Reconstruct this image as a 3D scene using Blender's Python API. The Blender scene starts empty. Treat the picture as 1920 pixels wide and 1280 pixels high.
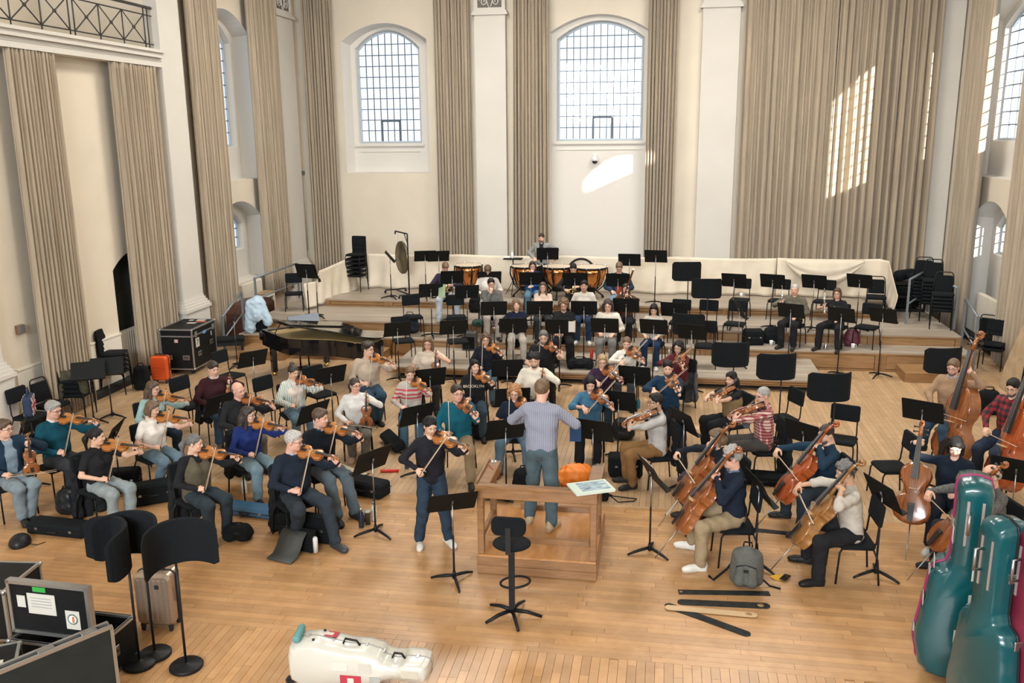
import bpy, bmesh, math, random
import numpy as np
from mathutils import Matrix, Vector, Euler
random.seed(7); rng = np.random.default_rng(7)
scene = bpy.context.scene
COL = scene.collection
PI = math.pi

# ------------------------------------------------------------------ camera
F_PX = 1665.0; CAM_H = 5.0
_v = np.array([68.0, 7230.0, F_PX]); _v /= np.linalg.norm(_v)          # straight down, in camera axes
_d = np.array([292.0, -388.0, F_PX]); _d -= _v * _d.dot(_v); _d /= np.linalg.norm(_d)   # towards the back wall
_r = np.cross(_v, _d)                                                  # along the back wall
cam_data = bpy.data.cameras.new('camera'); cam = bpy.data.objects.new('camera', cam_data); COL.objects.link(cam)
cam_data.sensor_width = 36.0; cam_data.lens = F_PX / 1920 * 36.0; cam_data.clip_end = 300
cam.matrix_world = Matrix(((_r[0], -_r[1], -_r[2], 0), (_d[0], -_d[1], -_d[2], 0), (-_v[0], _v[1], _v[2], CAM_H), (0, 0, 0, 1)))
scene.camera = cam
EYE = np.array([0, 0, CAM_H])
def ray(px, py):
    c = np.array([px - 960.0, py - 640.0, F_PX]); return np.array([c.dot(_r), c.dot(_d), -c.dot(_v)])
def G(px, py, z=0.0):                # the point at height z seen at a pixel of the 1920x1280 frame
    w = ray(px, py); return EYE + w * ((z - CAM_H) / w[2])
def onX(px, py, X):
    w = ray(px, py); return EYE + w * (X / w[0])
def onY(px, py, Y):
    w = ray(px, py); return EYE + w * (Y / w[1])

# ------------------------------------------------------------------ sky, sun, fill lights, exposure
XL, XR, YB, YF, ZC = -11.15, 7.64, 26.4, -9.0, 11.0
scene.view_settings.view_transform = 'Standard'; scene.view_settings.look = 'None'
scene.view_settings.gamma = 1.0; scene.view_settings.use_curve_mapping = False
scene.view_settings.exposure = -0.25
world = bpy.data.worlds.new('sky'); scene.world = world; world.use_nodes = True
wn = world.node_tree.nodes; wl = world.node_tree.links; wn.clear()
wo = wn.new('ShaderNodeOutputWorld'); wb = wn.new('ShaderNodeBackground')
wb.inputs['Color'].default_value = (0.86, 0.94, 1.0, 1); wb.inputs['Strength'].default_value = 1.9
wl.new(wb.outputs[0], wo.inputs[0])
scene.cycles.max_bounces = 7; scene.cycles.diffuse_bounces = 4; scene.cycles.glossy_bounces = 3
scene.cycles.transmission_bounces = 4; scene.cycles.transparent_max_bounces = 8
scene.cycles.caustics_reflective = False; scene.cycles.caustics_refractive = False
scene.cycles.sample_clamp_indirect = 6.0
def area(name, loc, size, power, color, target=None, portal=False):
    d = bpy.data.lights.new(name, 'AREA'); d.shape = 'RECTANGLE'; d.size, d.size_y = size; d.energy = power; d.color = color
    if portal: d.cycles.is_portal = True
    o = bpy.data.objects.new(name, d); COL.objects.link(o); o.location = loc
    if target is not None:
        o.rotation_euler = (Vector(target) - Vector(loc)).to_track_quat('-Z', 'Y').to_euler()
    o['kind'] = 'structure'
    return o
# overhead area lights added to brighten the hall, in rows high over the floor
for yy, pw in ((13.5, 320), (20.0, 700)):
    for xx in (-5.4, 2.0):
        area('ceiling_lamp', (xx, yy, 10.4), (2.6, 2.6), pw, (1.0, 0.95, 0.87), (xx, yy, 0))
# added area lights for unseen-window daylight behind the camera and along the right side
area('window_daylight', (-3.0, -8.7, 7.8), (9.0, 3.8), 5200, (0.86, 0.93, 1.0), (-1.0, 26.0, 5.4))
area('window_daylight', (7.2, 14.0, 6.6), (3.0, 4.2), 260, (0.82, 0.91, 1.0), (-1.0, 18.0, 0.5))
sun_d = bpy.data.lights.new('sun', 'SUN'); sun = bpy.data.objects.new('sun', sun_d); COL.objects.link(sun)
sun_d.energy = 22.0; sun_d.angle = 0.012; sun_d.color = (1.0, 0.95, 0.86)

# ------------------------------------------------------------------ materials
MATS = {}
def nodes_of(m):
    m.use_nodes = True; nt = m.node_tree; return nt, nt.nodes['Principled BSDF'], nt.nodes.new, nt.links.new
def mat(name, col, rough=0.6, metal=0.0, var=0.0, scale=8.0, bump=0.0, bscale=60.0, coat=0.0, sheen=0.0, stretch=None, spec=None, bdist=.01):
    if name in MATS: return MATS[name]
    m = bpy.data.materials.new(name); nt, p, N, L = nodes_of(m)
    c = (*col, 1)
    p.inputs['Base Color'].default_value = c; p.inputs['Roughness'].default_value = rough; p.inputs['Metallic'].default_value = metal
    if coat: p.inputs['Coat Weight'].default_value = coat; p.inputs['Coat Roughness'].default_value = 0.08
    if sheen: p.inputs['Sheen Weight'].default_value = sheen
    if spec is None and max(col) < .03 and rough > .3: spec = .22
    if spec is not None: p.inputs['Specular IOR Level'].default_value = spec
    if var or bump: tc = N('ShaderNodeTexCoord')
    if var:
        n = N('ShaderNodeTexNoise'); n.inputs['Scale'].default_value = scale; n.inputs['Detail'].default_value = 4
        if stretch:
            mp = N('ShaderNodeMapping'); mp.inputs['Scale'].default_value = stretch; L(tc.outputs['Object'], mp.inputs['Vector']); L(mp.outputs[0], n.inputs['Vector'])
        else: L(tc.outputs['Object'], n.inputs['Vector'])
        r = N('ShaderNodeValToRGB'); r.color_ramp.elements[0].position = 0.3; r.color_ramp.elements[1].position = 0.72
        r.color_ramp.elements[0].color = (*[x * (1 - var) for x in col], 1); r.color_ramp.elements[1].color = (*[min(1, x * (1 + var)) for x in col], 1)
        L(n.outputs['Fac'], r.inputs['Fac']); L(r.outputs['Color'], p.inputs['Base Color'])
    if bump:
        n2 = N('ShaderNodeTexNoise'); n2.inputs['Scale'].default_value = bscale; L(tc.outputs['Object'], n2.inputs['Vector'])
        b = N('ShaderNodeBump'); b.inputs['Strength'].default_value = bump; b.inputs['Distance'].default_value = bdist
        L(n2.outputs['Fac'], b.inputs['Height']); L(b.outputs['Normal'], p.inputs['Normal'])
    MATS[name] = m; return m
def wood(name, c1, c2, rough=0.45, axis=(1, 12, 12), scale=1.5, attr=None, coat=0.0, spread=0.35, croat=0.12):
    if name in MATS: return MATS[name]
    m = bpy.data.materials.new(name); nt, p, N, L = nodes_of(m)
    tc = N('ShaderNodeTexCoord'); mp = N('ShaderNodeMapping'); mp.inputs['Scale'].default_value = axis
    L(tc.outputs['Object'], mp.inputs['Vector'])
    n = N('ShaderNodeTexNoise'); n.inputs['Scale'].default_value = scale; n.inputs['Detail'].default_value = 5; n.inputs['Distortion'].default_value = 0.6
    L(mp.outputs[0], n.inputs['Vector'])
    r = N('ShaderNodeValToRGB'); r.color_ramp.elements[0].position = 0.3; r.color_ramp.elements[1].position = 0.75
    r.color_ramp.elements[0].color = (*c1, 1); r.color_ramp.elements[1].color = (*c2, 1)
    L(n.outputs['Fac'], r.inputs['Fac']); out = r.outputs['Color']
    if attr:
        a = N('ShaderNodeAttribute'); a.attribute_name = attr
        hsv = N('ShaderNodeHueSaturation'); mr = N('ShaderNodeMapRange'); mr.inputs[3].default_value = 1 - spread; mr.inputs[4].default_value = 1 + spread
        L(a.outputs['Fac'], mr.inputs[0]); L(mr.outputs[0], hsv.inputs['Value']); L(out, hsv.inputs['Color']); out = hsv.outputs['Color']
    L(out, p.inputs['Base Color']); p.inputs['Roughness'].default_value = rough
    if coat: p.inputs['Coat Weight'].default_value = coat; p.inputs['Coat Roughness'].default_value = croat
    MATS[name] = m; return m
def stripes(name, ca, cb, scale, axis='X', rough=0.85, thin=0.5, cc=None, box=None):
    """woven stripes (one axis) or a plaid (axis 'XZ')"""
    if name in MATS: return MATS[name]
    m = bpy.data.materials.new(name); nt, p, N, L = nodes_of(m)
    tc = N('ShaderNodeTexCoord'); sep = N('ShaderNodeSeparateXYZ'); L(tc.outputs['Object'], sep.inputs[0])
    def band(a):
        mu = N('ShaderNodeMath'); mu.operation = 'MULTIPLY'; mu.inputs[1].default_value = scale; L(sep.outputs[a], mu.inputs[0])
        fr = N('ShaderNodeMath'); fr.operation = 'FRACT'; L(mu.outputs[0], fr.inputs[0])
        lt = N('ShaderNodeMath'); lt.operation = 'LESS_THAN'; lt.inputs[1].default_value = thin; L(fr.outputs[0], lt.inputs[0]); return lt.outputs[0]
    f = band(axis[0])
    if len(axis) > 1:
        g = band(axis[1]); ad = N('ShaderNodeMath'); ad.operation = 'ADD'; L(f, ad.inputs[0]); L(g, ad.inputs[1])
        hf = N('ShaderNodeMath'); hf.operation = 'MULTIPLY'; hf.inputs[1].default_value = 0.5; L(ad.outputs[0], hf.inputs[0]); f = hf.outputs[0]
    if box:                          # stripes only between two heights
        a = N('ShaderNodeMath'); a.operation = 'GREATER_THAN'; a.inputs[1].default_value = box[0]; L(sep.outputs['Z'], a.inputs[0])
        b = N('ShaderNodeMath'); b.operation = 'LESS_THAN'; b.inputs[1].default_value = box[1]; L(sep.outputs['Z'], b.inputs[0])
        for q in (a, b):
            mm = N('ShaderNodeMath'); mm.operation = 'MULTIPLY'; L(f, mm.inputs[0]); L(q.outputs[0], mm.inputs[1]); f = mm.outputs[0]
    r = N('ShaderNodeValToRGB'); r.color_ramp.elements[0].color = (*ca, 1); r.color_ramp.elements[1].color = (*cb, 1)
    if cc: e = r.color_ramp.elements.new(0.5); e.color = (*cc, 1)
    L(f, r.inputs['Fac']); L(r.outputs['Color'], p.inputs['Base Color']); p.inputs['Roughness'].default_value = rough
    MATS[name] = m; return m
BLACK = mat('black_metal', (0.008, 0.009, 0.010), 0.45)
BLACKF = mat('black_fabric', (0.006, 0.0075, 0.009), 0.95, bump=0.15, bscale=300)
BLACKP = mat('black_plastic', (0.015, 0.015, 0.016), 0.38)
RUBBER = mat('dark_rubber', (0.02, 0.02, 0.02), 0.7)
CHROME = mat('chrome', (0.75, 0.75, 0.76), 0.18, 1.0)
STEEL = mat('dull_steel', (0.42, 0.42, 0.42), 0.38, 1.0, var=0.15)
BRASS = mat('brass', (0.72, 0.50, 0.18), 0.22, 1.0)
PAPER = mat('white_paper', (0.82, 0.80, 0.74), 0.8)

# ------------------------------------------------------------------ object helpers
def np_mesh(name, verts, faces, mats=(), mi=None, smooth=False, attr=None):
    me = bpy.data.meshes.new(name)
    if isinstance(faces, np.ndarray) and len(faces):
        n, k = faces.shape
        me.vertices.add(len(verts)); me.vertices.foreach_set('co', np.asarray(verts, np.float32).ravel())
        me.loops.add(n * k); me.loops.foreach_set('vertex_index', faces.astype(np.int32).ravel())
        me.polygons.add(n); me.polygons.foreach_set('loop_start', np.arange(0, n * k, k, dtype=np.int32))
        me.polygons.foreach_set('loop_total', np.full(n, k, np.int32)); me.update(calc_edges=True)
    else:
        me.from_pydata([tuple(map(float, v)) for v in verts], [], [tuple(map(int, f)) for f in faces]); me.update()
    for m in mats: me.materials.append(m)
    if mi is not None: me.polygons.foreach_set('material_index', np.asarray(mi, np.int32))
    me.polygons.foreach_set('use_smooth', np.full(len(me.polygons), bool(smooth)))
    if attr is not None:
        a = me.attributes.new('rnd', 'FLOAT', 'FACE'); a.data.foreach_set('value', np.asarray(attr, np.float32))
    return me
KIDS = {}
def link(name, data, parent=None, loc=None, rot=None, mw=None):
    o = bpy.data.objects.new(name, data); COL.objects.link(o)
    if parent is not None: o.parent = parent; KIDS.setdefault(parent.name, []).append(o)
    if loc is not None: o.location = loc
    if rot is not None: o.rotation_euler = rot
    if mw is not None: o.matrix_local = mw
    return o
def tag(o, label=None, cat=None, group=None, kind=None):
    if label: o['label'] = label
    if cat: o['category'] = cat
    if group: o['group'] = group
    if kind: o['kind'] = kind
    return o
def thing(name, label, cat, loc=(0, 0, 0), rz=0.0, group=None):
    o = link(name, None, None, loc, (0, 0, rz)); o.empty_display_size = 0.1
    return tag(o, label, cat, group)
def copy_tree(o, parent=None):
    kids = list(KIDS.get(o.name, ()))
    c = o.copy(); COL.objects.link(c); c.parent = parent
    if parent is not None: KIDS.setdefault(parent.name, []).append(c)
    for k in kids: copy_tree(k, c)
    return c
class MB:
    """collects shapes into one mesh"""
    def __init__(s): s.v = []; s.f = []; s.sm = []
    def add(s, v, f, smooth=False, M=None):
        n = len(s.v)
        for p in v:
            s.v.append(tuple(M @ Vector(p)) if M is not None else tuple(p))
        for q in f: s.f.append(tuple(i + n for i in q)); s.sm.append(smooth)
        return s
    def box(s, c, size, M=None, bev=0.0, rot=None):
        x, y, z = [q / 2 for q in size]
        if rot is not None:
            R = Euler(rot).to_matrix().to_4x4(); T = Matrix.Translation(c) @ R; M = T if M is None else M @ T; c = (0, 0, 0)
        if bev <= 0:
            v = [(c[0] + a * x, c[1] + b * y, c[2] + d * z) for d in (-1, 1) for a, b in ((-1, -1), (1, -1), (1, 1), (-1, 1))]
            f = [(3, 2, 1, 0), (4, 5, 6, 7), (0, 1, 5, 4), (1, 2, 6, 5), (2, 3, 7, 6), (3, 0, 4, 7)]
            return s.add(v, f, False, M)
        b = min(bev, x * .98, y * .98, z * .98); v = []; f = []
        rings = [(-z, x - b, y - b), (-z + b, x, y), (z - b, x, y), (z, x - b, y - b)]
        for zz, xx, yy in rings:
            xb, yb = xx - b * (xx == x), yy - b * (yy == y)
            for a, q in ((-xb, -yy), (xb, -yy), (xx, -yb), (xx, yb), (xb, yy), (-xb, yy), (-xx, yb), (-xx, -yb)):
                v.append((c[0] + a, c[1] + q, c[2] + zz))
        for k in range(3):
            for i in range(8): f.append((k * 8 + i, k * 8 + (i + 1) % 8, k * 8 + 8 + (i + 1) % 8, k * 8 + 8 + i))
        f.append(tuple(range(7, -1, -1))); f.append(tuple(range(24, 32)))
        return s.add(v, f, False, M)
    def tube(s, pts, r, n=8, M=None, caps=True):
        P = [np.array(p, float) for p in pts]; R = r if hasattr(r, '__len__') else [r] * len(P)
        v = []; f = []; up = None
        for i, p in enumerate(P):
            t = (P[min(i + 1, len(P) - 1)] - P[max(i - 1, 0)]); t /= np.linalg.norm(t) + 1e-9
            if up is None:
                a = np.array([0, 0, 1.0]) if abs(t[2]) < .9 else np.array([1.0, 0, 0]); up = np.cross(t, a)
            up = up - t * up.dot(t); up /= np.linalg.norm(up) + 1e-9; w = np.cross(t, up)
            for k in range(n):
                an = 2 * PI * k / n; v.append(tuple(p + (up * math.cos(an) + w * math.sin(an)) * R[i]))
        for i in range(len(P) - 1):
            for k in range(n): f.append((i * n + k, i * n + (k + 1) % n, (i + 1) * n + (k + 1) % n, (i + 1) * n + k))
        s.add(v, f, True, M)
        if caps:
            b = len(s.v) - len(v); s.f.append(tuple(b + k for k in range(n - 1, -1, -1))); s.sm.append(False)
            b2 = b + (len(P) - 1) * n; s.f.append(tuple(b2 + k for k in range(n))); s.sm.append(False)
        return s
    def lathe(s, prof, n=16, M=None, c=(0, 0, 0)):
        v = []; f = []
        for (r, z) in prof:
            for k in range(n):
                a = 2 * PI * k / n; v.append((c[0] + r * math.cos(a), c[1] + r * math.sin(a), c[2] + z))
        for i in range(len(prof) - 1):
            for k in range(n): f.append((i * n + k, i * n + (k + 1) % n, (i + 1) * n + (k + 1) % n, (i + 1) * n + k))
        s.add(v, f, True, M); b = len(s.v) - len(v)
        if prof[0][0] > 1e-4: s.f.append(tuple(b + k for k in range(n - 1, -1, -1))); s.sm.append(False)
        if prof[-1][0] > 1e-4: s.f.append(tuple(b + (len(prof) - 1) * n + k for k in range(n))); s.sm.append(False)
        return s
    def prism(s, poly, z0, z1, M=None, smooth=False):
        n = len(poly)
        v = [(x, y, z0) for x, y in poly] + [(x, y, z1) for x, y in poly]
        f = [tuple(range(n - 1, -1, -1)), tuple(range(n, 2 * n))]
        s.add(v, f, False, M); b = len(s.v) - 2 * n
        for i in range(n): s.f.append((b + i, b + (i + 1) % n, b + n + (i + 1) % n, b + n + i)); s.sm.append(smooth)
        return s
    def quad(s, a, b, c, d): return s.add([a, b, c, d], [(0, 1, 2, 3)])
    def mesh(s, name, m):
        me = bpy.data.meshes.new(name); me.from_pydata([tuple(map(float, p)) for p in s.v], [], s.f); me.update()
        me.polygons.foreach_set('use_smooth', np.array(s.sm, bool)); me.materials.append(m); return me
    def build(s, name, m, parent=None, loc=None, rot=None):
        return link(name, s.mesh(name, m), parent, loc, rot)
def rrect(w, h, r, n=5, cx=0, cy=0):
    out = []
    for (sx, sy, a0) in ((1, 1, 0), (-1, 1, 90), (-1, -1, 180), (1, -1, 270)):
        for k in range(n + 1):
            a = math.radians(a0 + 90 * k / n); out.append((cx + sx * (w / 2 - r) + r * math.cos(a), cy + sy * (h / 2 - r) + r * math.sin(a)))
    return out
def dir_yaw(dx, dy):                 # rotation about z that turns local +Y into (dx, dy)
    return math.atan2(-dx, dy)
def frame(loc, fwd, up):             # matrix whose +Y is fwd and whose +Z leans to up
    y = Vector(fwd).normalized(); z = Vector(up); z = (z - y * z.dot(y)).normalized(); x = y.cross(z)
    return Matrix(((x.x, y.x, z.x, loc[0]), (x.y, y.y, z.y, loc[1]), (x.z, y.z, z.z, loc[2]), (0, 0, 0, 1)))

# ------------------------------------------------------------------ soft bodies: blended distance fields meshed by surface nets
def cap(a, b, ra, rb=None, k=0.03, sub=False): return ('c', np.array(a, float), np.array(b, float), ra, ra if rb is None else rb, k, sub)
def ell(c, r, k=0.03, sub=False, R=None): return ('e', np.array(c, float), np.array(r, float), R, 0, k, sub)
def sdf_mesh(prims, h, wrinkle=0.0, wfreq=22.0, seed=0):
    lo = np.full(3, 1e9); hi = -lo
    for p in prims:
        if p[6]: continue
        if p[0] == 'c': r = max(p[3], p[4]); a = np.minimum(p[1], p[2]) - r; b = np.maximum(p[1], p[2]) + r
        else: r = p[2].max() if p[3] is not None else p[2]; a = p[1] - r; b = p[1] + r
        lo = np.minimum(lo, a); hi = np.maximum(hi, b)
    lo = lo - 3 * h; n = np.ceil((hi + 3 * h - lo) / h).astype(int) + 1
    ax = [lo[i] + h * np.arange(n[i]) for i in range(3)]
    D = np.full(n, 0.5, np.float32)
    for p in prims:
        k = p[5]
        if p[0] == 'c': r = max(p[3], p[4]); a = np.minimum(p[1], p[2]) - r; b = np.maximum(p[1], p[2]) + r
        else: r = p[2].max() if p[3] is not None else p[2]; a = p[1] - r; b = p[1] + r
        i0 = np.clip(((a - k - 2 * h - lo) / h).astype(int), 0, n - 1); i1 = np.clip(((b + k + 2 * h - lo) / h).astype(int) + 2, 1, n)
        if (i1 <= i0).any(): continue
        X = ax[0][i0[0]:i1[0], None, None]; Y = ax[1][None, i0[1]:i1[1], None]; Z = ax[2][None, None, i0[2]:i1[2]]
        if p[0] == 'c':
            a, b = p[1], p[2]; ab = b - a; l2 = ab.dot(ab) + 1e-12
            t = np.clip(((X - a[0]) * ab[0] + (Y - a[1]) * ab[1] + (Z - a[2]) * ab[2]) / l2, 0, 1)
            d = np.sqrt((X - a[0] - t * ab[0]) ** 2 + (Y - a[1] - t * ab[1]) ** 2 + (Z - a[2] - t * ab[2]) ** 2) - (p[3] + t * (p[4] - p[3]))
        else:
            c, rr = p[1], p[2]; x, y, z = X - c[0], Y - c[1], Z - c[2]
            if p[3] is not None:
                Q = p[3]; x, y, z = (Q[0, 0] * x + Q[1, 0] * y + Q[2, 0] * z, Q[0, 1] * x + Q[1, 1] * y + Q[2, 1] * z, Q[0, 2] * x + Q[1, 2] * y + Q[2, 2] * z)
            k0 = np.sqrt((x / rr[0]) ** 2 + (y / rr[1]) ** 2 + (z / rr[2]) ** 2)
            k1 = np.sqrt((x / rr[0] ** 2) ** 2 + (y / rr[1] ** 2) ** 2 + (z / rr[2] ** 2) ** 2) + 1e-9
            d = k0 * (k0 - 1) / k1
        S = D[i0[0]:i1[0], i0[1]:i1[1], i0[2]:i1[2]]
        if p[6]:
            hh = np.maximum(k - np.abs(S + d), 0) / k; S[...] = np.maximum(S, -d) + hh * hh * k * 0.25
        else:
            hh = np.maximum(k - np.abs(S - d), 0) / k; S[...] = np.minimum(S, d) - hh * hh * k * 0.25
    if wrinkle:
        X, Y, Z = ax[0][:, None, None], ax[1][None, :, None], ax[2][None, None, :]; s = seed * 1.7
        D += (wrinkle * (np.sin(wfreq * (X + .6 * Z) + s + 2.2 * np.sin(9 * Y + s)) * np.sin(wfreq * 1.3 * (Y - .5 * Z) + 2 * s + 1.7 * np.sin(11 * X))
              + .5 * np.sin(wfreq * 1.9 * (Z + .3 * X) + s) * np.sin(wfreq * .8 * (X - Y) + s))).astype(np.float32)
    ins = D < 0
    cs = [ins[a:n[0] - 1 + a, b:n[1] - 1 + b, c:n[2] - 1 + c] for a in (0, 1) for b in (0, 1) for c in (0, 1)]
    sm = sum(c.astype(np.int8) for c in cs); act = (sm > 0) & (sm < 8)
    I = np.argwhere(act); idx = np.full(act.shape, -1, np.int32); idx[act] = np.arange(len(I), dtype=np.int32)
    off = np.array([(a, b, c) for a in (0, 1) for b in (0, 1) for c in (0, 1)])
    V = np.stack([D[I[:, 0] + o[0], I[:, 1] + o[1], I[:, 2] + o[2]] for o in off], 1)
    P = np.zeros((len(I), 3)); cnt = np.zeros(len(I))
    for i in range(8):
        for j in range(i + 1, 8):
            if np.abs(off[i] - off[j]).sum() != 1: continue
            a, b = V[:, i], V[:, j]; m = (a < 0) != (b < 0)
            t = np.where(m, a / np.where(m, a - b, 1), 0)
            P += np.where(m[:, None], off[i] + t[:, None] * (off[j] - off[i]), 0); cnt += m
    P = lo + h * (I + P / cnt[:, None]); Fs = []
    for axn in range(3):
        u, w = (axn + 1) % 3, (axn + 2) % 3
        sl = [slice(1, -1)] * 3; sl[axn] = slice(0, -1); A = ins[tuple(sl)]
        sl2 = list(sl); sl2[axn] = slice(1, None); B = ins[tuple(sl2)]
        E = np.argwhere(A != B)
        if not len(E): continue
        flag = A[A != B]
        base = E.copy(); base[:, u] += 1; base[:, w] += 1
        def cell(du, dw):
            q = base.copy(); q[:, u] -= du; q[:, w] -= dw
            q = np.minimum(q, np.array(idx.shape) - 1); return idx[q[:, 0], q[:, 1], q[:, 2]]
        q = np.stack([cell(1, 1), cell(0, 1), cell(0, 0), cell(1, 0)], 1); q[~flag] = q[~flag][:, ::-1]; Fs.append(q)
    Fa = np.concatenate(Fs); Fa = Fa[(Fa >= 0).all(1)]
    return P, Fa
def sdf_obj(name, prims, h, m, parent=None, loc=None, rot=None, wrinkle=0.0, wfreq=22.0, seed=0):
    V, Fc = sdf_mesh(prims, h, wrinkle, wfreq, seed)
    return link(name, np_mesh(name, V, Fc, (m,), smooth=True), parent, loc, rot)
# ================================================================== THE HALL
WALL = mat('cream_wall', (0.70, 0.625, 0.51), 0.85, var=0.05, scale=0.9, bump=0.05, bscale=40)
WALLW = mat('pale_pilaster', (0.63, 0.60, 0.545), 0.8, var=0.04, scale=0.8)
DADO = mat('pale_dado', (0.78, 0.73, 0.64), 0.75, var=0.04, scale=1.0)
REVEAL = mat('reveal_paint', (0.70, 0.67, 0.62), 0.8)
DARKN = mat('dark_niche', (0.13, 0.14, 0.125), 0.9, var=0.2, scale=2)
FLOORM = wood('floor_wood', (0.40, 0.21, 0.082), (0.50, 0.285, 0.128), 0.36, (2.2, 2.2, 1), 2.0, attr='rnd', coat=0.35, croat=.28, spread=0.15)
FLOORP = wood('floor_wood_worn', (0.42, 0.262, 0.138), (0.51, 0.35, 0.20), 0.36, (2.2, 2.2, 1), 2.0, attr='rnd', coat=0.35, croat=.28, spread=0.13)  # paler, greyer tone for the planks of the far field
DECK = wood('deck_wood', (0.29, 0.24, 0.185), (0.42, 0.365, 0.30), 0.50, (0.6, 7, 7), 1.6, attr='rnd', spread=0.10)
FASCIA = wood('fascia_wood', (0.20, 0.105, 0.042), (0.32, 0.175, 0.072), 0.4, (1.2, 8, 9), 1.6)
FASCIA2 = wood('fascia_panel', (0.24, 0.13, 0.052), (0.38, 0.215, 0.095), 0.4, (1.2, 8, 9), 1.6)
CURT = mat('velvet_curtain', (0.37, 0.30, 0.215), 0.85, var=0.18, scale=3.0, stretch=(5, 5, .25), bump=0.12, bscale=30, sheen=0.25)
LINEN = mat('linen_cloth', (0.68, 0.60, 0.48), 0.9, var=0.08, scale=2.5, bump=0.15, bscale=18)
IRON = mat('iron_rail', (0.035, 0.035, 0.035), 0.5)
FRAMEB = mat('window_bar', (0.10, 0.13, 0.17), 0.5)
GLASS = bpy.data.materials.new('window_glass'); _nt, _p, _N, _L = nodes_of(GLASS)
_t = _N('ShaderNodeBsdfTransparent'); _t.inputs[0].default_value = (0.95, 0.97, 1.0, 1); _g = _N('ShaderNodeBsdfGlossy'); _g.inputs['Roughness'].default_value = 0.05
_mx = _N('ShaderNodeMixShader'); _mx.inputs[0].default_value = 0.05; _L(_t.outputs[0], _mx.inputs[1]); _L(_g.outputs[0], _mx.inputs[2])
_L(_mx.outputs[0], _nt.nodes['Material Output'].inputs['Surface'])

# sun: low winter sun through the window and added openings of the right wall
SUN = Vector((-0.665, 1.0, -0.285)).normalized()
sun.rotation_euler = SUN.to_track_quat('-Z', 'Y').to_euler(); sun.location = (12, -8, 12)

# ---- floor: planks, each with its own edges; the nearest ones are parts, the rest one stuff part
floor = link('floor', np_mesh('floor', [(XL - .1, YF, -.03), (XR + .1, YF, -.03), (XR + .1, YB, -.03), (XL - .1, YB, -.03)], [(0, 1, 2, 3)], (mat('subfloor', (0.05, 0.03, 0.02), 0.9),)))
tag(floor, 'worn honey-coloured strip wood floor of the hall', None, kind='structure')
planks = []
PWD = 0.088
def lay(x0, x1, y0, y1, along):
    a0, a1, b0, b1 = (x0, x1, y0, y1) if along == 'x' else (y0, y1, x0, x1)
    row = 0; b = b0
    while b < b1 - 1e-6:
        bb = min(b + PWD, b1); a = a0 - random.random() * 1.3
        while a < a1:
            ln = random.uniform(0.8, 1.7); s, e = max(a, a0), min(a + ln, a1)
            if e - s > .05: planks.append((s, e, b, bb) if along == 'x' else (b, bb, s, e))
            a += ln
        b = bb
lay(XL, XR, 4.2, 7.85, 'y'); lay(XL, XR, 7.85, 11.6, 'x'); lay(XL, XR, 11.6, 19.7, 'y'); lay(XL, -9.9, 19.7, YB, 'y'); lay(6.4, XR, 19.7, YB, 'y')
def plank_geo(p, g=.0016, bv=.0):
    x0, x1, y0, y1 = p; dz = 0.0
    A = [(x0 + g, y0 + g, -.03), (x1 - g, y0 + g, -.03), (x1 - g, y1 - g, -.03), (x0 + g, y1 - g, -.03)]
    B = [(x0 + g + bv, y0 + g + bv, dz), (x1 - g - bv, y0 + g + bv, dz), (x1 - g - bv, y1 - g - bv, dz), (x0 + g + bv, y1 - g - bv, dz)]
    return A + B, [(4, 5, 6, 7), (0, 1, 5, 4), (1, 2, 6, 5), (2, 3, 7, 6), (3, 0, 4, 7)]
def seen(p):                          # how large a plank shows: distance to the lens, only where the lens can see
    cx, cy = (p[0] + p[1]) / 2, (p[2] + p[3]) / 2
    if abs(cx - 0.08 * 0 + 0.175 * cy) > 0.62 * cy or cy < 7.2: return 1e9
    return cx * cx + cy * cy
planks.sort(key=seen)
for i, p in enumerate(planks[:300]):
    v, f = plank_geo(p); link('plank', np_mesh('plank', v, f, (FLOORM,), attr=[random.random()] * 5), floor)
VV = []; FF = []; AA = []; MW_ = []
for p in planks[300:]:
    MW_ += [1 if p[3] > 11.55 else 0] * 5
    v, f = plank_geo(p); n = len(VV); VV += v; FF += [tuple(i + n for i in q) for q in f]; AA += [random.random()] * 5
o = link('planks_beyond', np_mesh('planks_beyond', np.array(VV), np.array(FF), (FLOORM, FLOORP), MW_, attr=AA), floor); tag(o, kind='stuff')

# ---- walls with arched openings
def arch_top(u, ua, ub, zs, za):      # height of a flat arch over ua..ub, springing zs, crown za
    t = (2 * u - ua - ub) / (ub - ua); return zs + (za - zs) * math.sqrt(max(0, 1 - 0.93 * t * t)) - (za - zs) * math.sqrt(0.07) * (1 - abs(t)) * 0
def arch_pts(o, n=14):
    ua, ub, zb, zs, za = o; P = [(ua, zb)]
    for i in range(n + 1):
        u = ua + (ub - ua) * i / n; t = 2 * i / n - 1; P.append((u, zs + (za - zs) * (1 - t * t)))
    P.append((ub, zb)); return P
def panel(mb, u0, u1, z0, z1, ops, place, w=0.0, n=14):
    """a flat wall in (u, z) at depth w with arched holes; place(u, z, w) gives the world point"""
    ops = sorted(ops); q = lambda a, b, c, d: mb.quad(place(*a, w), place(*b, w), place(*c, w), place(*d, w))
    cur = u0
    for o in ops:
        ua, ub, zb, zs, za = o
        if ua > cur: q((cur, z0), (ua, z0), (ua, z1), (cur, z1))
        if zb > z0: q((ua, z0), (ub, z0), (ub, zb), (ua, zb))
        P = arch_pts(o, n)[1:-1]
        for (a, b) in zip(P[:-1], P[1:]): q(a, b, (b[0], z1), (a[0], z1))
        cur = ub
    if cur < u1: q((cur, z0), (u1, z0), (u1, z1), (cur, z1))
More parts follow.
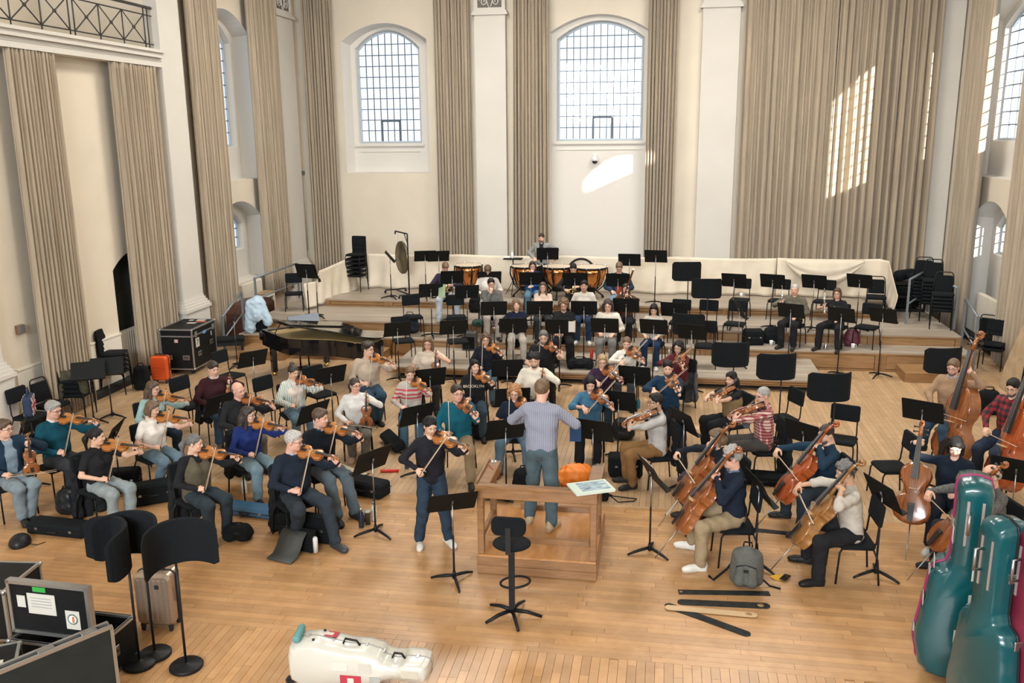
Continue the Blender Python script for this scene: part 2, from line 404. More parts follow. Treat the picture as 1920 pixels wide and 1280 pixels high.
def reveal(mb, o, o2, w, w2, place, n=14):
    A, B = arch_pts(o, n), arch_pts(o2, n); m = len(A)
    for i in range(m):
        j = (i + 1) % m; mb.quad(place(*A[i], w), place(*A[j], w), place(*B[j], w2), place(*B[i], w2))
wpl = {'back': lambda u, z, w: (u, YB + w, z), 'left': lambda u, z, w: (XL - w, u, z), 'right': lambda u, z, w: (XR + w, u, z)}
def niche(mbw, mbr, o, oin, oglass, d1, d2, place):
    """recess from o to oin at depth d1, a plate there with the window hole oglass, reveals to the glass at d2"""
    reveal(mbr, o, oin, 0, d1, place)
    panel(mbr, oin[0] - .02, oin[1] + .02, oin[2] - .02, oin[4] + .05, [oglass], place, d1)
    og2 = (oglass[0] + .03, oglass[1] - .03, oglass[2] + .02, oglass[3] - .02, oglass[4] - .03)
    reveal(mbr, oglass, og2, d1, d2, place); return og2
win_n = [0]
def window(og, w, place, cols, rows, vent, label, portal_dir, panes=True):
    win_n[0] += 1
    ua, ub, zb, zs, za = og
    root = link('window_%d' % win_n[0], None); tag(root, label, None, kind='structure')
    def slab(mb, poly, t0, t1):
        n = len(poly); v = [place(u, z, t0) for u, z in poly] + [place(u, z, t1) for u, z in poly]
        f = [tuple(range(n)), tuple(range(2 * n - 1, n - 1, -1))] + [(i, n + i, n + (i + 1) % n, (i + 1) % n) for i in range(n)]
        mb.add(v, f)
    fr = MB(); A = arch_pts(og); B = arch_pts((ua + .05, ub - .05, zb + .05, zs - .03, za - .05))
    for i in range(len(A)):
        j = (i + 1) % len(A); slab(fr, [A[i], A[j], B[j], B[i]], w - .03, w + .03)
    fr.build('window_frame', mat('frame_blue', (0.42, 0.50, 0.58), 0.5), root)
    ua, ub, zb = ua + .05, ub - .05, zb + .05; za -= .05; zs -= .03
    top = lambda u: zs + (za - zs) * (1 - ((2 * u - ua - ub) / (ub - ua)) ** 2)
    rh = (za - zb) / rows; cw = (ub - ua) / cols
    for i in range(1, cols):
        u = ua + i * cw; m = MB(); slab(m, [(u - .012, zb), (u + .012, zb), (u + .012, top(u)), (u - .012, top(u))], w - .016, w + .016); m.build('glazing_bar', FRAMEB, root)
    for j in range(1, rows):
        z = zb + j * rh; s = 0
        if z > zs: s = (ub - ua) / 2 * (1 - math.sqrt(max(0, (za - z) / (za - zs))))
        m = MB(); slab(m, [(ua + s, z - .013), (ub - s, z - .013), (ub - s, z + .013), (ua + s, z + .013)], w - .014, w + .014); m.build('glazing_bar', FRAMEB, root)
    if vent:
        a, b, c = ua + vent[0] * cw, ua + vent[1] * cw, zb + vent[2] * rh; m = MB()
        for P in ([(a - .03, zb), (a + .03, zb), (a + .03, c), (a - .03, c)], [(b - .03, zb), (b + .03, zb), (b + .03, c), (b - .03, c)], [(a, c - .03), (b, c - .03), (b, c + .03), (a, c + .03)]): slab(m, P, w - .035, w + .02)
        m.build('vent_casement', FRAMEB, root)
    if panes:
        for i in range(cols):
            for j in range(rows):
                u0, u1, z0, z1 = ua + i * cw + .006, ua + (i + 1) * cw - .006, zb + j * rh + .006, zb + (j + 1) * rh - .006
                P = [(u0, z0), (u1, z0)] + [(u, min(z1, top(u))) for u in (u1, (u0 + u1) / 2, u0)]
                if top((u0 + u1) / 2) < z0 + .03: continue
                P = [(u, max(z, z0 + .004)) for u, z in P]; m = MB(); slab(m, P, w - .003, w + .003); m.build('pane', GLASS, root)
    else:
        m = MB(); slab(m, arch_pts((ua, ub, zb, zs, za)), w - .003, w + .003); m.build('pane', GLASS, root)
    c = place((ua + ub) / 2, (zb + za) / 2, w + .15); t = place((ua + ub) / 2, (zb + za) / 2, w - 3)
    area('window_portal', c, (ub - ua + .1, za - zb + .1), 1, (1, 1, 1), t, portal=True)
    return root

# back wall
pl = wpl['back']; mb = MB(); mr = MB()
oL = (-9.63, -7.02, 3.96, 7.80, 8.28); oLi = (-9.50, -7.12, 3.98, 7.72, 8.22); oLg = (-9.36, -7.36, 4.84, 7.62, 8.14)
oC = (-3.40, -0.58, 0.0, 7.88, 8.34); oCi = (-3.36, -0.62, 0.0, 7.86, 8.31); oCg = (-3.22, -0.72, 4.86, 7.72, 8.20)
panel(mb, XL - .6, XR + .6, 0, ZC, [oL, oC], pl)
gL = niche(mb, mr, oL, oLi, oLg, .42, .58, pl); gC = niche(mb, mr, oC, oCi, oCg, .22, .42, pl)
# sill boards and panel mouldings under the windows
for (g, d) in ((oLg, .42), (oCg, .22)):
    mr.box(((g[0] + g[1]) / 2, YB + d - .03, g[2] - .05), (g[1] - g[0] + .16, .08, .07)); mr.box(((g[0] + g[1]) / 2, YB + d - .012, g[2] - .24), (g[1] - g[0] - .1, .03, .025))
wb_ = mb.build('wall_back', WALL); tag(wb_, 'cream plaster back wall with tall arched windows', None, kind='structure')
mr.build('window_reveal', REVEAL, wb_)
window(gL, .58, pl, 9, 10, (3.1, 5.9, 1.9), 'arched leaded window above the white panel, left of the pale pilaster', None)
window(gC, .42, pl, 12, 10, (5, 7.8, 1.9), 'wider arched leaded window above the wall camera', None)

# left wall: gallery opening above the near bay, two windows in the far bay, a dark niche in the near bay
pl = wpl['left']; mb = MB(); mr = MB(); md = MB()
lu = (20.9, 23.46, 3.95, 7.72, 8.22); lui = (21.05, 23.36, 3.97, 7.66, 8.16); lug = (21.2, 23.2, 4.80, 7.5, 8.05)
ll = (21.0, 23.46, 1.25, 2.95, 3.40); lli = (21.1, 23.40, 1.27, 2.92, 3.36); llg = (21.3, 23.1, 2.05, 2.75, 3.18)
nn = (16.45, 18.0, 0.0, 2.40, 2.72); nni = (16.5, 17.95, 0.02, 2.38, 2.70)
panel(mb, YF, 18.5, 0, 6.55, [nn], pl); panel(mb, 18.5, YB + .6, 0, 3.7, [ll], pl); panel(mb, 18.5, YB + .6, 3.7, ZC, [lu], pl)
mb.quad(pl(YF, 9.6, 0), pl(18.5, 9.6, 0), pl(18.5, ZC, 0), pl(YF, ZC, 0))
mb.quad(pl(YF, 6.55, 0), pl(18.5, 6.55, 0), pl(18.5, 6.55, 2.4), pl(YF, 6.55, 2.4)); mb.quad(pl(YF, 6.55, 2.4), pl(18.5, 6.55, 2.4), pl(18.5, 9.6, 2.4), pl(YF, 9.6, 2.4))
mb.quad(pl(18.5, 6.55, 0), pl(18.5, 6.55, 2.4), pl(18.5, 9.6, 2.4), pl(18.5, 9.6, 0)); mb.quad(pl(YF, 9.6, 0), pl(18.5, 9.6, 0), pl(18.5, 9.6, 2.4), pl(YF, 9.6, 2.4))
gU = niche(mb, mr, lu, lui, lug, .42, .6, pl); gW = niche(mb, mr, ll, lli, llg, .40, .55, pl)
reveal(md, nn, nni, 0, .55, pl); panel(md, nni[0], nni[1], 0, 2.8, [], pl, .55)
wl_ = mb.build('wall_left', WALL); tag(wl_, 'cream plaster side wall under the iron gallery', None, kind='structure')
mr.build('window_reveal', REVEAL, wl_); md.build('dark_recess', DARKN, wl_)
window(gU, .6, pl, 8, 10, None, 'tall arched window in the side wall between two curtains', None, panes=False)
window(gW, .55, pl, 8, 4, None, 'small arched window low in the side wall between two curtains', None, panes=False)
mb = MB()
for (a, b) in ((13.35, 16.42), (18.05, 18.5), (19.45, 20.9)): mb.box((XL + .02, (a + b) / 2, .55), (.04, b - a, 1.06)); mb.box((XL + .03, (a + b) / 2, 1.09), (.06, b - a, .03))
tag(mb.build('trim_1', DADO), 'pale dado panel along the side wall', None, kind='structure')
mb = MB(); mb.box((XL + .10, 9.5, .07), (.2, 18.0, .14), bev=.02); tag(mb.build('baseboard_left', RUBBER), 'black skirting step along the side wall', None, kind='structure')
# right wall
pl = wpl['right']; mb = MB(); mr = MB()
ru = (19.9, 24.7, 3.95, 7.72, 8.22); rui = (20.0, 24.55, 3.97, 7.66, 8.16); rug = (20.2, 24.35, 4.80, 7.5, 8.05)
rl = (21.7, 24.1, 0.0, 2.95, 3.40); rli = (21.75, 24.0, 0.02, 2.92, 3.36); rlg = (21.9, 23.75, 2.05, 2.75, 3.18)
rt = (11.6, 13.9, 7.72, 7.95, 8.25); rg = (4.40, 4.95, 2.95, 3.40, 3.45)  # unseen openings added so sun lands on the back wall and a cellist
panel(mb, YF, 20.5, 0, 3.7, [rg], pl); panel(mb, 20.5, YB + .6, 0, 3.7, [rl], pl); panel(mb, YF, YB + .6, 3.7, ZC, [rt, ru], pl)
gR = niche(mb, mr, ru, rui, rug, .35, .5, pl); gRl = niche(mb, mr, rl, rli, rlg, .45, .6, pl)
wr_ = mb.build('wall_right', WALL); tag(wr_, 'cream plaster side wall behind the stacked chairs', None, kind='structure')
mr.build('window_reveal', REVEAL, wr_)
window(gR, .5, pl, 9, 10, None, 'tall sunlit arched window high in the side wall beside the curtain', None)
window(gRl, .6, pl, 8, 4, None, 'small arched window low in the side wall above the radiator', None, panes=False)
mb = MB(); mb.box((XR - .1, 21.5, .09), (.2, 9.5, .18), bev=.02); tag(mb.build('baseboard_right', RUBBER), 'black skirting along the side wall by the handrails', None, kind='structure')
# wall behind the camera and ceiling, closing the hall
mb = MB(); mb.quad((XL - .6, YF, 0), (XR + .6, YF, 0), (XR + .6, YF, ZC), (XL - .6, YF, ZC)); tag(mb.build('wall_front', WALL), 'cream wall on the camera side of the hall', None, kind='structure')
mb = MB(); mb.quad((XL - 2.6, YF, ZC), (XR + .6, YF, ZC), (XR + .6, YB + .6, ZC), (XL - 2.6, YB + .6, ZC)); tag(mb.build('ceiling', mat('ceiling_paint', (0.72, 0.66, 0.55), 0.9)), 'plain pale ceiling of the hall', None, kind='structure')

# ---- pilasters with capitals
def pilaster(place, u0, u1, proj, label, z_cap=8.38, base=True):
    """place(u, z, w): w < 0 comes into the room"""
    n = link('pilaster', None); tag(n, label, None, kind='structure')
    def bx(mb, a, b, z0, z1, w):
        v = [place(u, z, ww) for ww in (0.0, -w) for (u, z) in ((a, z0), (b, z0), (b, z1), (a, z1))]
        mb.add(v, [(4, 5, 6, 7), (0, 1, 5, 4), (1, 2, 6, 5), (2, 3, 7, 6), (3, 0, 4, 7)])
    m = MB(); bx(m, u0, u1, 0 if not base else 1.42, z_cap, proj); m.build('shaft', WALLW, n)
    if base:
        m = MB(); bx(m, u0 - .09, u1 + .09, 0, 1.12, proj + .09); bx(m, u0 - .13, u1 + .13, 1.12, 1.19, proj + .13)
        for k in range(4): bx(m, u0 - .10 + .03 * k, u1 + .10 - .03 * k, 1.19 + .06 * k, 1.25 + .06 * k, proj + .10 - .03 * k)
        m.build('pedestal', WALLW, n)
    m = MB(); bx(m, u0 - .07, u1 + .07, z_cap, z_cap + .06, proj + .07); bx(m, u0 - .04, u1 + .04, z_cap + .06, z_cap + .12, proj + .04); bx(m, u0, u1, z_cap + .12, z_cap + .2, proj)
    bx(m, u0, u0 + .10, z_cap + .2, z_cap + .95, proj); bx(m, u1 - .10, u1, z_cap + .2, z_cap + .95, proj); m.build('capital', WALLW, n)
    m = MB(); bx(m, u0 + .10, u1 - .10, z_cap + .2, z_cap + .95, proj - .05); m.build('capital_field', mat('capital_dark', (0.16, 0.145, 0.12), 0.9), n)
    m = MB(); uc = (u0 + u1) / 2; hw = (u1 - u0) / 2 - .12
    for s in (-1, 1):
        for (cu, cz, r0, turn, st) in ((.55, .38, .16, 1.7, 0), (.5, .72, .14, 1.6, 2.5)):
            pts = []
            for k in range(15):
                a = st + turn * 2 * PI * k / 14; r = r0 * (1 - .062 * k); pts.append(place(uc + s * (cu * hw + r * math.cos(a) * hw / .33 * .8), z_cap + cz + r * math.sin(a), -proj + .03))
            m.tube(pts, .018, 5)
        m.tube([place(uc + s * .02, z_cap + .2, -proj + .03), place(uc + s * .10, z_cap + .42, -proj + .02), place(uc + s * .06, z_cap + .7, -proj + .02), place(uc, z_cap + .92, -proj + .02)], .022, 5)
        m.tube([place(uc + s * (hw + .10), z_cap + .62, -proj - .02), place(uc + s * (hw + .2), z_cap + .72, -proj - .02), place(uc + s * (hw + .14), z_cap + .84, -proj - .02), place(uc + s * (hw + .06), z_cap + .76, -proj - .02)], .035, 6)
    m.build('capital_scrolls', WALLW, n)
pilaster(wpl['back'], -5.54, -4.64, .22, 'pale pilaster with carved capital between the two arched windows', base=False)
pilaster(wpl['back'], 0.86, 1.86, .22, 'pale pilaster with carved capital beside the wide drawn curtain', base=False)
pilaster(wpl['back'], 6.98, 7.60, .20, 'chipped pale pilaster in the corner beside the wide drawn curtain', base=False)
pilaster(wpl['left'], 24.75, 25.9, .25, 'pale pilaster with carved capital in the far corner of the side wall')
pilaster(wpl['left'], 18.5, 19.38, .32, 'broad pale pilaster at the end of the iron gallery', z_cap=9.4)
pilaster(wpl['left'], 11.7, 12.85, .22, 'broad pale pilaster at the near end of the side wall', z_cap=6.5)

# ---- gallery: moulded beam, iron railing
g = link('gallery_beam', None); tag(g, 'pale moulded gallery beam along the side wall', None, kind='structure')
for k, (z, h, w) in enumerate(((6.58, .10, .34), (6.68, .07, .28), (6.77, .10, .38), (6.85, .06, .44))):
    m = MB(); m.box((XL + w / 2 - .1, 11.5, z), (w + .2, 13.98, h)); m.build('beam_moulding', WALLW, g)
r = thing('gallery_railing', 'black iron gallery railing with crossed bars along the beam', 'railing', (XL + .2, 0, 6.88))
def bar(name, pts, rad, n=6): MB().tube(pts, rad, n).build(name, IRON, r)
bar('handrail', [(0, 5, .86), (0, 18.45, .86)], .032, 8); bar('rail', [(0, 5, .70), (0, 18.45, .70)], .014); bar('rail', [(0, 5, .12), (0, 18.45, .12)], .014)
y = 18.3; k = 0
while y > 11.4:
    bar('upright', [(0, y, 0), (0, y, .86)], .014); bar('upright', [(0, y - .14, 0), (0, y - .14, .86)], .014)
    y -= .14
    for q in range(3):
        w = .78 if q else .78; bar('cross_bar', [(0, y, .12), (0, y - w, .70)], .012); bar('cross_bar', [(0, y, .70), (0, y - w, .12)], .012)
        MB().lathe([(0, -.035), (.03, -.02), (.035, 0), (.03, .02), (0, .035)], 8).build('boss', IRON, r, (0, y - w / 2, .41))
        y -= w
        if q < 2: bar('upright', [(0, y, 0), (0, y, .70)], .013)

# ---- curtains
def curtain(label, plan, z0, z1, folds, amp, flare=0.0, gather=None, group='beige velvet curtains', seed=0, base=0.0):
    """plan: (x0,y0,x1,y1) of the rail, the room side on its left hand; folds run down it"""
    rg = random.Random(seed); x0, y0, x1, y1 = plan; L_ = math.hypot(x1 - x0, y1 - y0); tx, ty = (x1 - x0) / L_, (y1 - y0) / L_; nx, ny = -ty, tx
    N = folds * 10; zs = np.concatenate([np.linspace(z1, z1 - .5, 5), np.linspace(z1 - .5, z0, 14)[1:]])
    ph = np.cumsum([rg.uniform(.7, 1.35) for _ in range(N + 1)]); ph = ph / ph[-1] * folds * 2 * PI
    ampv = np.interp(np.arange(N + 1), np.arange(0, N + 11, 10), [rg.uniform(.55, 1.25) for _ in range(N // 10 + 2)])
    V = []
    for i, z in enumerate(zs):
        t = (z1 - z) / (z1 - z0)
        for j in range(N + 1):
            s = j / N; u = (s - .5) * L_ * (1 + flare * t) + L_ / 2
            dep = 1.4 * amp * ampv[j] * (math.sin(ph[j] + .25 * math.sin(3 * t + j * .05)) * (.75 + .4 * t) + .45 * math.sin(2.3 * ph[j] + 5 * t * .3 + seed) * (1.1 - .5 * t)) + base
            V.append((x0 + tx * u + nx * dep, y0 + ty * u + ny * dep, z))
    Fq = [(i * (N + 1) + j, (i + 1) * (N + 1) + j, (i + 1) * (N + 1) + j + 1, i * (N + 1) + j + 1) for i in range(len(zs) - 1) for j in range(N)]
    o = link('curtain', np_mesh('curtain', np.array(V), np.array(Fq), (CURT,), smooth=True)); so = o.modifiers.new('thickness', 'SOLIDIFY'); so.thickness = .012
    return tag(o, label, 'curtain', group)
xl, xr, yb = XL + .28, XR - .28, YB - .34
curtain('beige curtain hanging from the gallery beam behind the left chairs', (xl, 13.78, xl, 14.98), .06, 6.52, 13, .055, .06, seed=1)
curtain('beige curtain hanging from the gallery beam beside the big flight case', (xl, 16.7, xl, 18.2), .3, 6.52, 14, .055, .0, seed=2)
curtain('beige curtain right behind the broad pilaster of the side wall', (xl, 19.85, xl, 21.15), .1, 9.2, 13, .06, -.05, seed=3)
curtain('beige curtain beside the corner pilaster of the side wall', (xl, 23.0, xl, 24.62), .7, 9.2, 14, .06, -.1, seed=4)
curtain('beige curtain in the far left corner of the back wall', (-9.78, yb, -10.7, yb), .7, 9.4, 10, .065, seed=5)
curtain('beige curtain between the first arched window and the pilaster', (-5.66, yb, -6.7, yb), .7, 9.4, 11, .065, seed=6)
curtain('beige curtain left of the wider arched window', (-3.40, yb, -4.38, yb), .7, 9.4, 10, .07, .12, seed=7)
curtain('beige curtain right of the wider arched window', (.22, yb, -.62, yb), .7, 9.4, 9, .07, -.06, seed=8)
curtain('left half of the wide drawn curtain on the back wall', (4.40, yb, 1.98, yb), .7, 9.4, 13, .07, .0, seed=9)
curtain('sunlit right half of the wide drawn curtain on the back wall', (7.0, yb - .05, 4.42, yb - .05), .7, 9.4, 13, .07, .02, seed=10)
curtain('beige curtain on the side wall next to the chipped corner pilaster', (xr, 24.85, xr, 23.1), .05, 9.2, 14, .065, seed=11)
curtain('beige curtain on the side wall behind the leaning wooden board', (xr, 20.95, xr, 18.4), .05, 9.2, 17, .065, seed=12)

# ---- stage risers: decks of boards, fronts of framed panels
def riser(label, x0, x1, y0, y1, z0, z1, npan, board=.14, seams=3):
    g = link('stage_riser', None); tag(g, label, None, kind='structure')
    y = y0 - .02
    nb = max(1, round((y1 - y0) / board)) if (y1 - y0) < 2.5 else max(1, round((y1 - y0) / .2)); bw = (y1 - y + 0.0) / nb
    for i in range(nb):
        v, f = plank_geo((x0, x1, y + i * bw, y + (i + 1) * bw)); v = [(a, b, c + z1) for a, b, c in v]
        link('deck_board', np_mesh('deck_board', v, f, (DECK,), attr=[random.random()] * 5), g)
    m = MB(); m.box(((x0 + x1) / 2, (y0 + y1) / 2 + .03, (z0 + z1) / 2 - .016), (x1 - x0 - .01, y1 - y0 - .06, z1 - z0 - .034)); m.build('riser_core', FASCIA, g)
    pw = (x1 - x0) / npan; h = z1 - z0 - .03
    for i in range(npan):
        a = x0 + i * pw; m = MB(); e = .035 if h > .15 else .022
        m.box((a + pw / 2, y0 - .005, z0 + e / 2 + .004), (pw - .006, .03, e)); m.box((a + pw / 2, y0 - .005, z0 + h - e / 2), (pw - .006, .03, e))
        m.box((a + .06, y0 - .005, z0 + h / 2), (.112, .03, h - 2 * e)); m.box((a + pw - .06, y0 - .005, z0 + h / 2), (.112, .03, h - 2 * e))
        fr = m.build('front_frame', FASCIA, g)
        m = MB(); m.box((a + pw / 2, y0 + .006, z0 + h / 2), (pw - .24, .02, h - 2 * e - .02), bev=.008); m.build('front_panel', FASCIA2, fr)
    return g
riser('low front platform under the woodwind chairs', -5.7, 3.2, 17.72, 19.56, .10, .24, 5)
m = MB(); m.box((-1.25, 18.7, .05), (8.6, 1.6, .10)); tag(m.build('platform_plinth', RUBBER), 'dark recessed plinth under the low front platform', None, kind='structure')
riser('first stage riser with panelled wooden front', -10.1, 6.5, 19.6, 20.35, 0.0, .42, 9)
riser('second stage riser with panelled wooden front', -10.0, 6.47, 20.37, YB - .6, .0, .65, 9)
riser('topmost stage riser with panelled wooden front', -8.87, 5.05, 22.16, YB - .62, .652, .84, 8)
def step_box(label, x0, x1, y0, y1, h):
    g = thing('step_box', label, 'step', ((x0 + x1) / 2, (y0 + y1) / 2, 0)); w, d = x1 - x0, y1 - y0
    MB().box((0, 0, h - .015), (w, d, .03), bev=.006).build('tread', FASCIA2, g); MB().box((0, -d / 2 + .02, (h - .03) / 2), (w - .02, .03, h - .03)).build('front_board', FASCIA, g)
    for s in (-1, 1): MB().box((s * (w / 2 - .02), .01, (h - .03) / 2), (.03, d - .05, h - .03)).build('side_board', FASCIA, g)
    MB().box((0, d / 2 - .02, (h - .03) / 2), (w - .02, .03, h - .03)).build('back_board', FASCIA, g)
step_box('low wooden step box in front of the first riser near the double basses', 4.95, 6.3, 18.75, 19.5, .21)
step_box('low wooden step box at the riser end behind the grand piano', -9.75, -8.6, 18.75, 19.55, .21)
step_box('low wooden step box beside the piano leg under the riser', -8.5, -6.3, 19.0, 19.55, .21)

# ---- linen sheet pinned round the top riser
def sheet(label, pts, tops, zb, seed):
    rg = random.Random(seed); V = []; P = []
    for (a, b, ta, tb) in zip(pts[:-1], pts[1:], tops[:-1], tops[1:]):
        n = max(4, int(math.hypot(b[0] - a[0], b[1] - a[1]) / .07))
        for i in range(n): t = i / n; P.append((a[0] + (b[0] - a[0]) * t, a[1] + (b[1] - a[1]) * t, ta + (tb - ta) * t))
    P.append((*pts[-1], tops[-1])); rows = 14; M_ = len(P)
    for r in range(rows + 1):
        t = r / rows
        for j, (x, y, zt) in enumerate(P):
            a = P[max(0, j - 1)]; b = P[min(M_ - 1, j + 1)]; dx, dy = b[0] - a[0], b[1] - a[1]; l = math.hypot(dx, dy) + 1e-6
            pin = .03 * abs(math.sin(j * .075)); w = t * (.05 * math.sin(j * .42 + 2 * math.sin(j * .07)) + .03 * math.sin(j * 1.1 + 3 * t)) + .05 * t * t
            V.append((x + dy / l * w, y - dx / l * w, zt - pin * (1 - t) + (zb + .015 * math.sin(j * .3) - zt + .01) * t))
    Fq = [(i * M_ + j, (i + 1) * M_ + j, (i + 1) * M_ + j + 1, i * M_ + j + 1) for i in range(rows) for j in range(M_ - 1)]
    o = link('linen_sheet', np_mesh('linen_sheet', np.array(V), np.array(Fq), (LINEN,), smooth=True)); so = o.modifiers.new('thickness', 'SOLIDIFY'); so.thickness = .01
    return tag(o, label, 'sheet', 'off-white sheets round the top riser')
sheet('off-white sheet hung along the left end of the top riser', [(-9.15, 21.45), (-9.0, 21.95), (-8.98, 22.1), (-8.55, 23.9)], [1.36, 1.36, 1.62, 1.84], .70, 1)
sheet('long off-white sheet hung along the back of the top riser', [(-8.5, 23.92), (2.9, 23.92)], [1.84, 1.86], .86, 2)
sheet('off-white sheet with sagging drape at the right end of the top riser', [(2.92, 23.92), (5.45, 23.92), (5.60, 23.6), (5.42, 21.75)], [1.86, 1.88, 1.86, 1.32], .86, 3)
for x in np.arange(-8.4, 5.5, 1.35):
    pass
s = link('sagging_drape', None)
V = []; n = 22
for i in range(n + 1):
    for j in range(11):
        u, t = i / n, j / 10; x = 3.1 + 1.95 * u; sag = .62 * (1 - (2 * u - 1) ** 2) * (t ** .8) + .02; V.append((x, 23.80 - .10 * math.sin(t * PI) * (1 + .4 * math.sin(9 * t)) - .02 * math.sin(6 * PI * t), 1.88 - sag - .10 * t))
Fq = [(i * 11 + j, i * 11 + j + 1, (i + 1) * 11 + j + 1, (i + 1) * 11 + j) for i in range(n) for j in range(10)]
bpy.data.objects.remove(s); o = link('sagging_drape', np_mesh('sagging_drape', np.array(V), np.array(Fq), (LINEN,), smooth=True)); so = o.modifiers.new('thickness', 'SOLIDIFY'); so.thickness = .01
tag(o, 'loose cream drape sagging over the end of the long sheet', 'drape')

# ---- handrails of the riser ends, radiators, small fittings
RAIL = mat('grey_handrail', (0.20, 0.23, 0.25), 0.45, 0.4)
def handrail(label, a, b, h=.85):
    o = thing('handrail', label, 'handrail', a); v = Vector(b) - Vector(a)
    for q in (0, 1): MB().box((v.x * q, v.y * q, v.z * q + h / 2), (.045, .045, h)).build('post', RAIL, o)
    MB().tube([(0, 0, h), tuple(v + Vector((0, 0, h)))], .028, 8).build('top_rail', RAIL, o)
    MB().tube([(0, 0, h * .45), tuple(v + Vector((0, 0, h * .45)))], .02, 8).build('middle_rail', RAIL, o)
handrail('lower grey handrail at the left riser end beside the blue jacket', (-10.16, 18.95, .0), (-10.16, 20.0, .42), .95)
handrail('upper grey handrail at the left riser end behind the music stands', (-10.06, 20.55, .65), (-10.06, 23.2, .65), .98)
handrail('lower grey handrail at the right riser end beside the wall skirting', (6.6, 19.85, .0), (6.6, 20.75, .24), 1.18)
handrail('upper grey handrail at the right riser end behind the chair stacks', (6.52, 21.1, .65), (6.52, 23.2, .65), .95)
handrail('dark end rail beside the black equipment at the top riser', (5.62, 21.6, .65), (6.5, 23.35, .65), 1.05)
def radiator(label, x, y, rz, n, h, m):
    o = thing('radiator', label, 'radiator', (x, y, .0), rz)
    for i in range(n): MB().box((0, (i - n / 2) * .075, h / 2), (.14, .058, h), bev=.025).build('section', m, o)
RADM = mat('radiator_paint', (0.62, 0.56, 0.46), 0.5)
radiator('cast radiator in the dark niche of the side wall', XL - .2, 17.2, 0, 18, 1.05, RADM)
radiator('cast radiator under the small window of the far left bay', XL + .12, 22.3, 0, 16, 1.25, RADM)
radiator('cast radiator on the side wall by the right handrail', XR + .1, 22.7, 0, 18, 1.15, RADM)
def small(name, label, cat, parts, loc, rz=0, group=None):
    o = thing(name, label, cat, loc, rz, group)
    for (pn, mbx, m) in parts: mbx.build(pn, m, o)
    return o
small('wall_camera', 'white dome security camera below the wider arched window', 'camera', [('mount', MB().box((0, -.03, .16), (.10, .06, .06), bev=.01).box((0, -.09, .15), (.05, .1, .04)), mat('white_plastic', (0.8, 0.8, 0.78), 0.4)), ('housing', MB().lathe([(.0, .13), (.07, .12), (.085, .05), (.085, .0)], 14, c=(0, -.14, 0)), MATS['white_plastic']), ('dome', MB().lathe([(.08, 0), (.07, -.05), (.035, -.08), (0, -.085)], 14, c=(0, -.14, 0)), BLACKP)], (*onY(1116, 300, YB + .2)[:2], onY(1116, 300, YB + .2)[2] - .02))
p = onX(34, 617, XL); small('wall_socket', 'grey metal socket box on the side wall by the near pilaster', 'socket box', [('box', MB().box((.04, 0, 0), (.08, .16, .16), bev=.01), mat('socket_side', (0.22, 0.12, 0.07), 0.6)), ('cover', MB().box((.085, 0, 0), (.012, .15, .15), bev=.004), mat('socket_cover', (0.20, 0.21, 0.22), 0.4, .5))], (XL, p[1], p[2]))
p = onY(569, 324, YB); small('conduit_box', 'small grey junction box with conduit in the far corner', 'junction box', [('box', MB().box((0, -.03, 0), (.1, .06, .12), bev=.01), RAIL), ('conduit', MB().tube([(0, -.02, -.06), (0, -.02, -2.4)], .015, 6), WALLW)], (p[0], YB, p[2]))
b = thing('wooden_board', 'large curved plywood board leaning on the side wall curtain', 'board', (0, 0, 0))
bd = MB(); pts = [(18.7, .0), (15.9, .0), (15.9, 3.2), (16.7, 3.0), (17.4, 2.55), (17.9, 1.9), (18.35, 1.1), (18.65, .4)]
v = [(XR - .90 + .10 * z, y, z + .01) for y, z in pts] + [(XR - .86 + .10 * z, y, z + .01) for y, z in pts]; n = len(pts)
bd.add(v, [tuple(range(n)), tuple(range(2 * n - 1, n - 1, -1))] + [(i, n + i, n + (i + 1) % n, (i + 1) % n) for i in range(n)])
bd.build('panel', wood('plywood', (0.36, 0.26, 0.16), (0.48, 0.36, 0.23), 0.6, (9, 2, 2), 2), b)
MB().tube([(XR - .92, 17.6, .02), (XR - .79, 17.7, 1.3)], .02, 6).build('edge_strip', BLACKF, b)
# ================================================================== FURNITURE AND INSTRUMENT KINDS (one of each, copied below)
CON = Vector((-1.38, 10.25, 0))       # where the conductor stands
def tmpl(o):                          # templates live far below the floor until their first use
    TPL.append(o); return o
TPL = []
def place(t, loc, rz, label, cat, group=None, mw=None):
    if t in TPL: TPL.remove(t); o = t
    else: o = copy_tree(t)
    if mw is not None: o.matrix_world = mw
    else: o.location = loc; o.rotation_euler = (0, 0, rz)
    tag(o, label, cat, group); return o
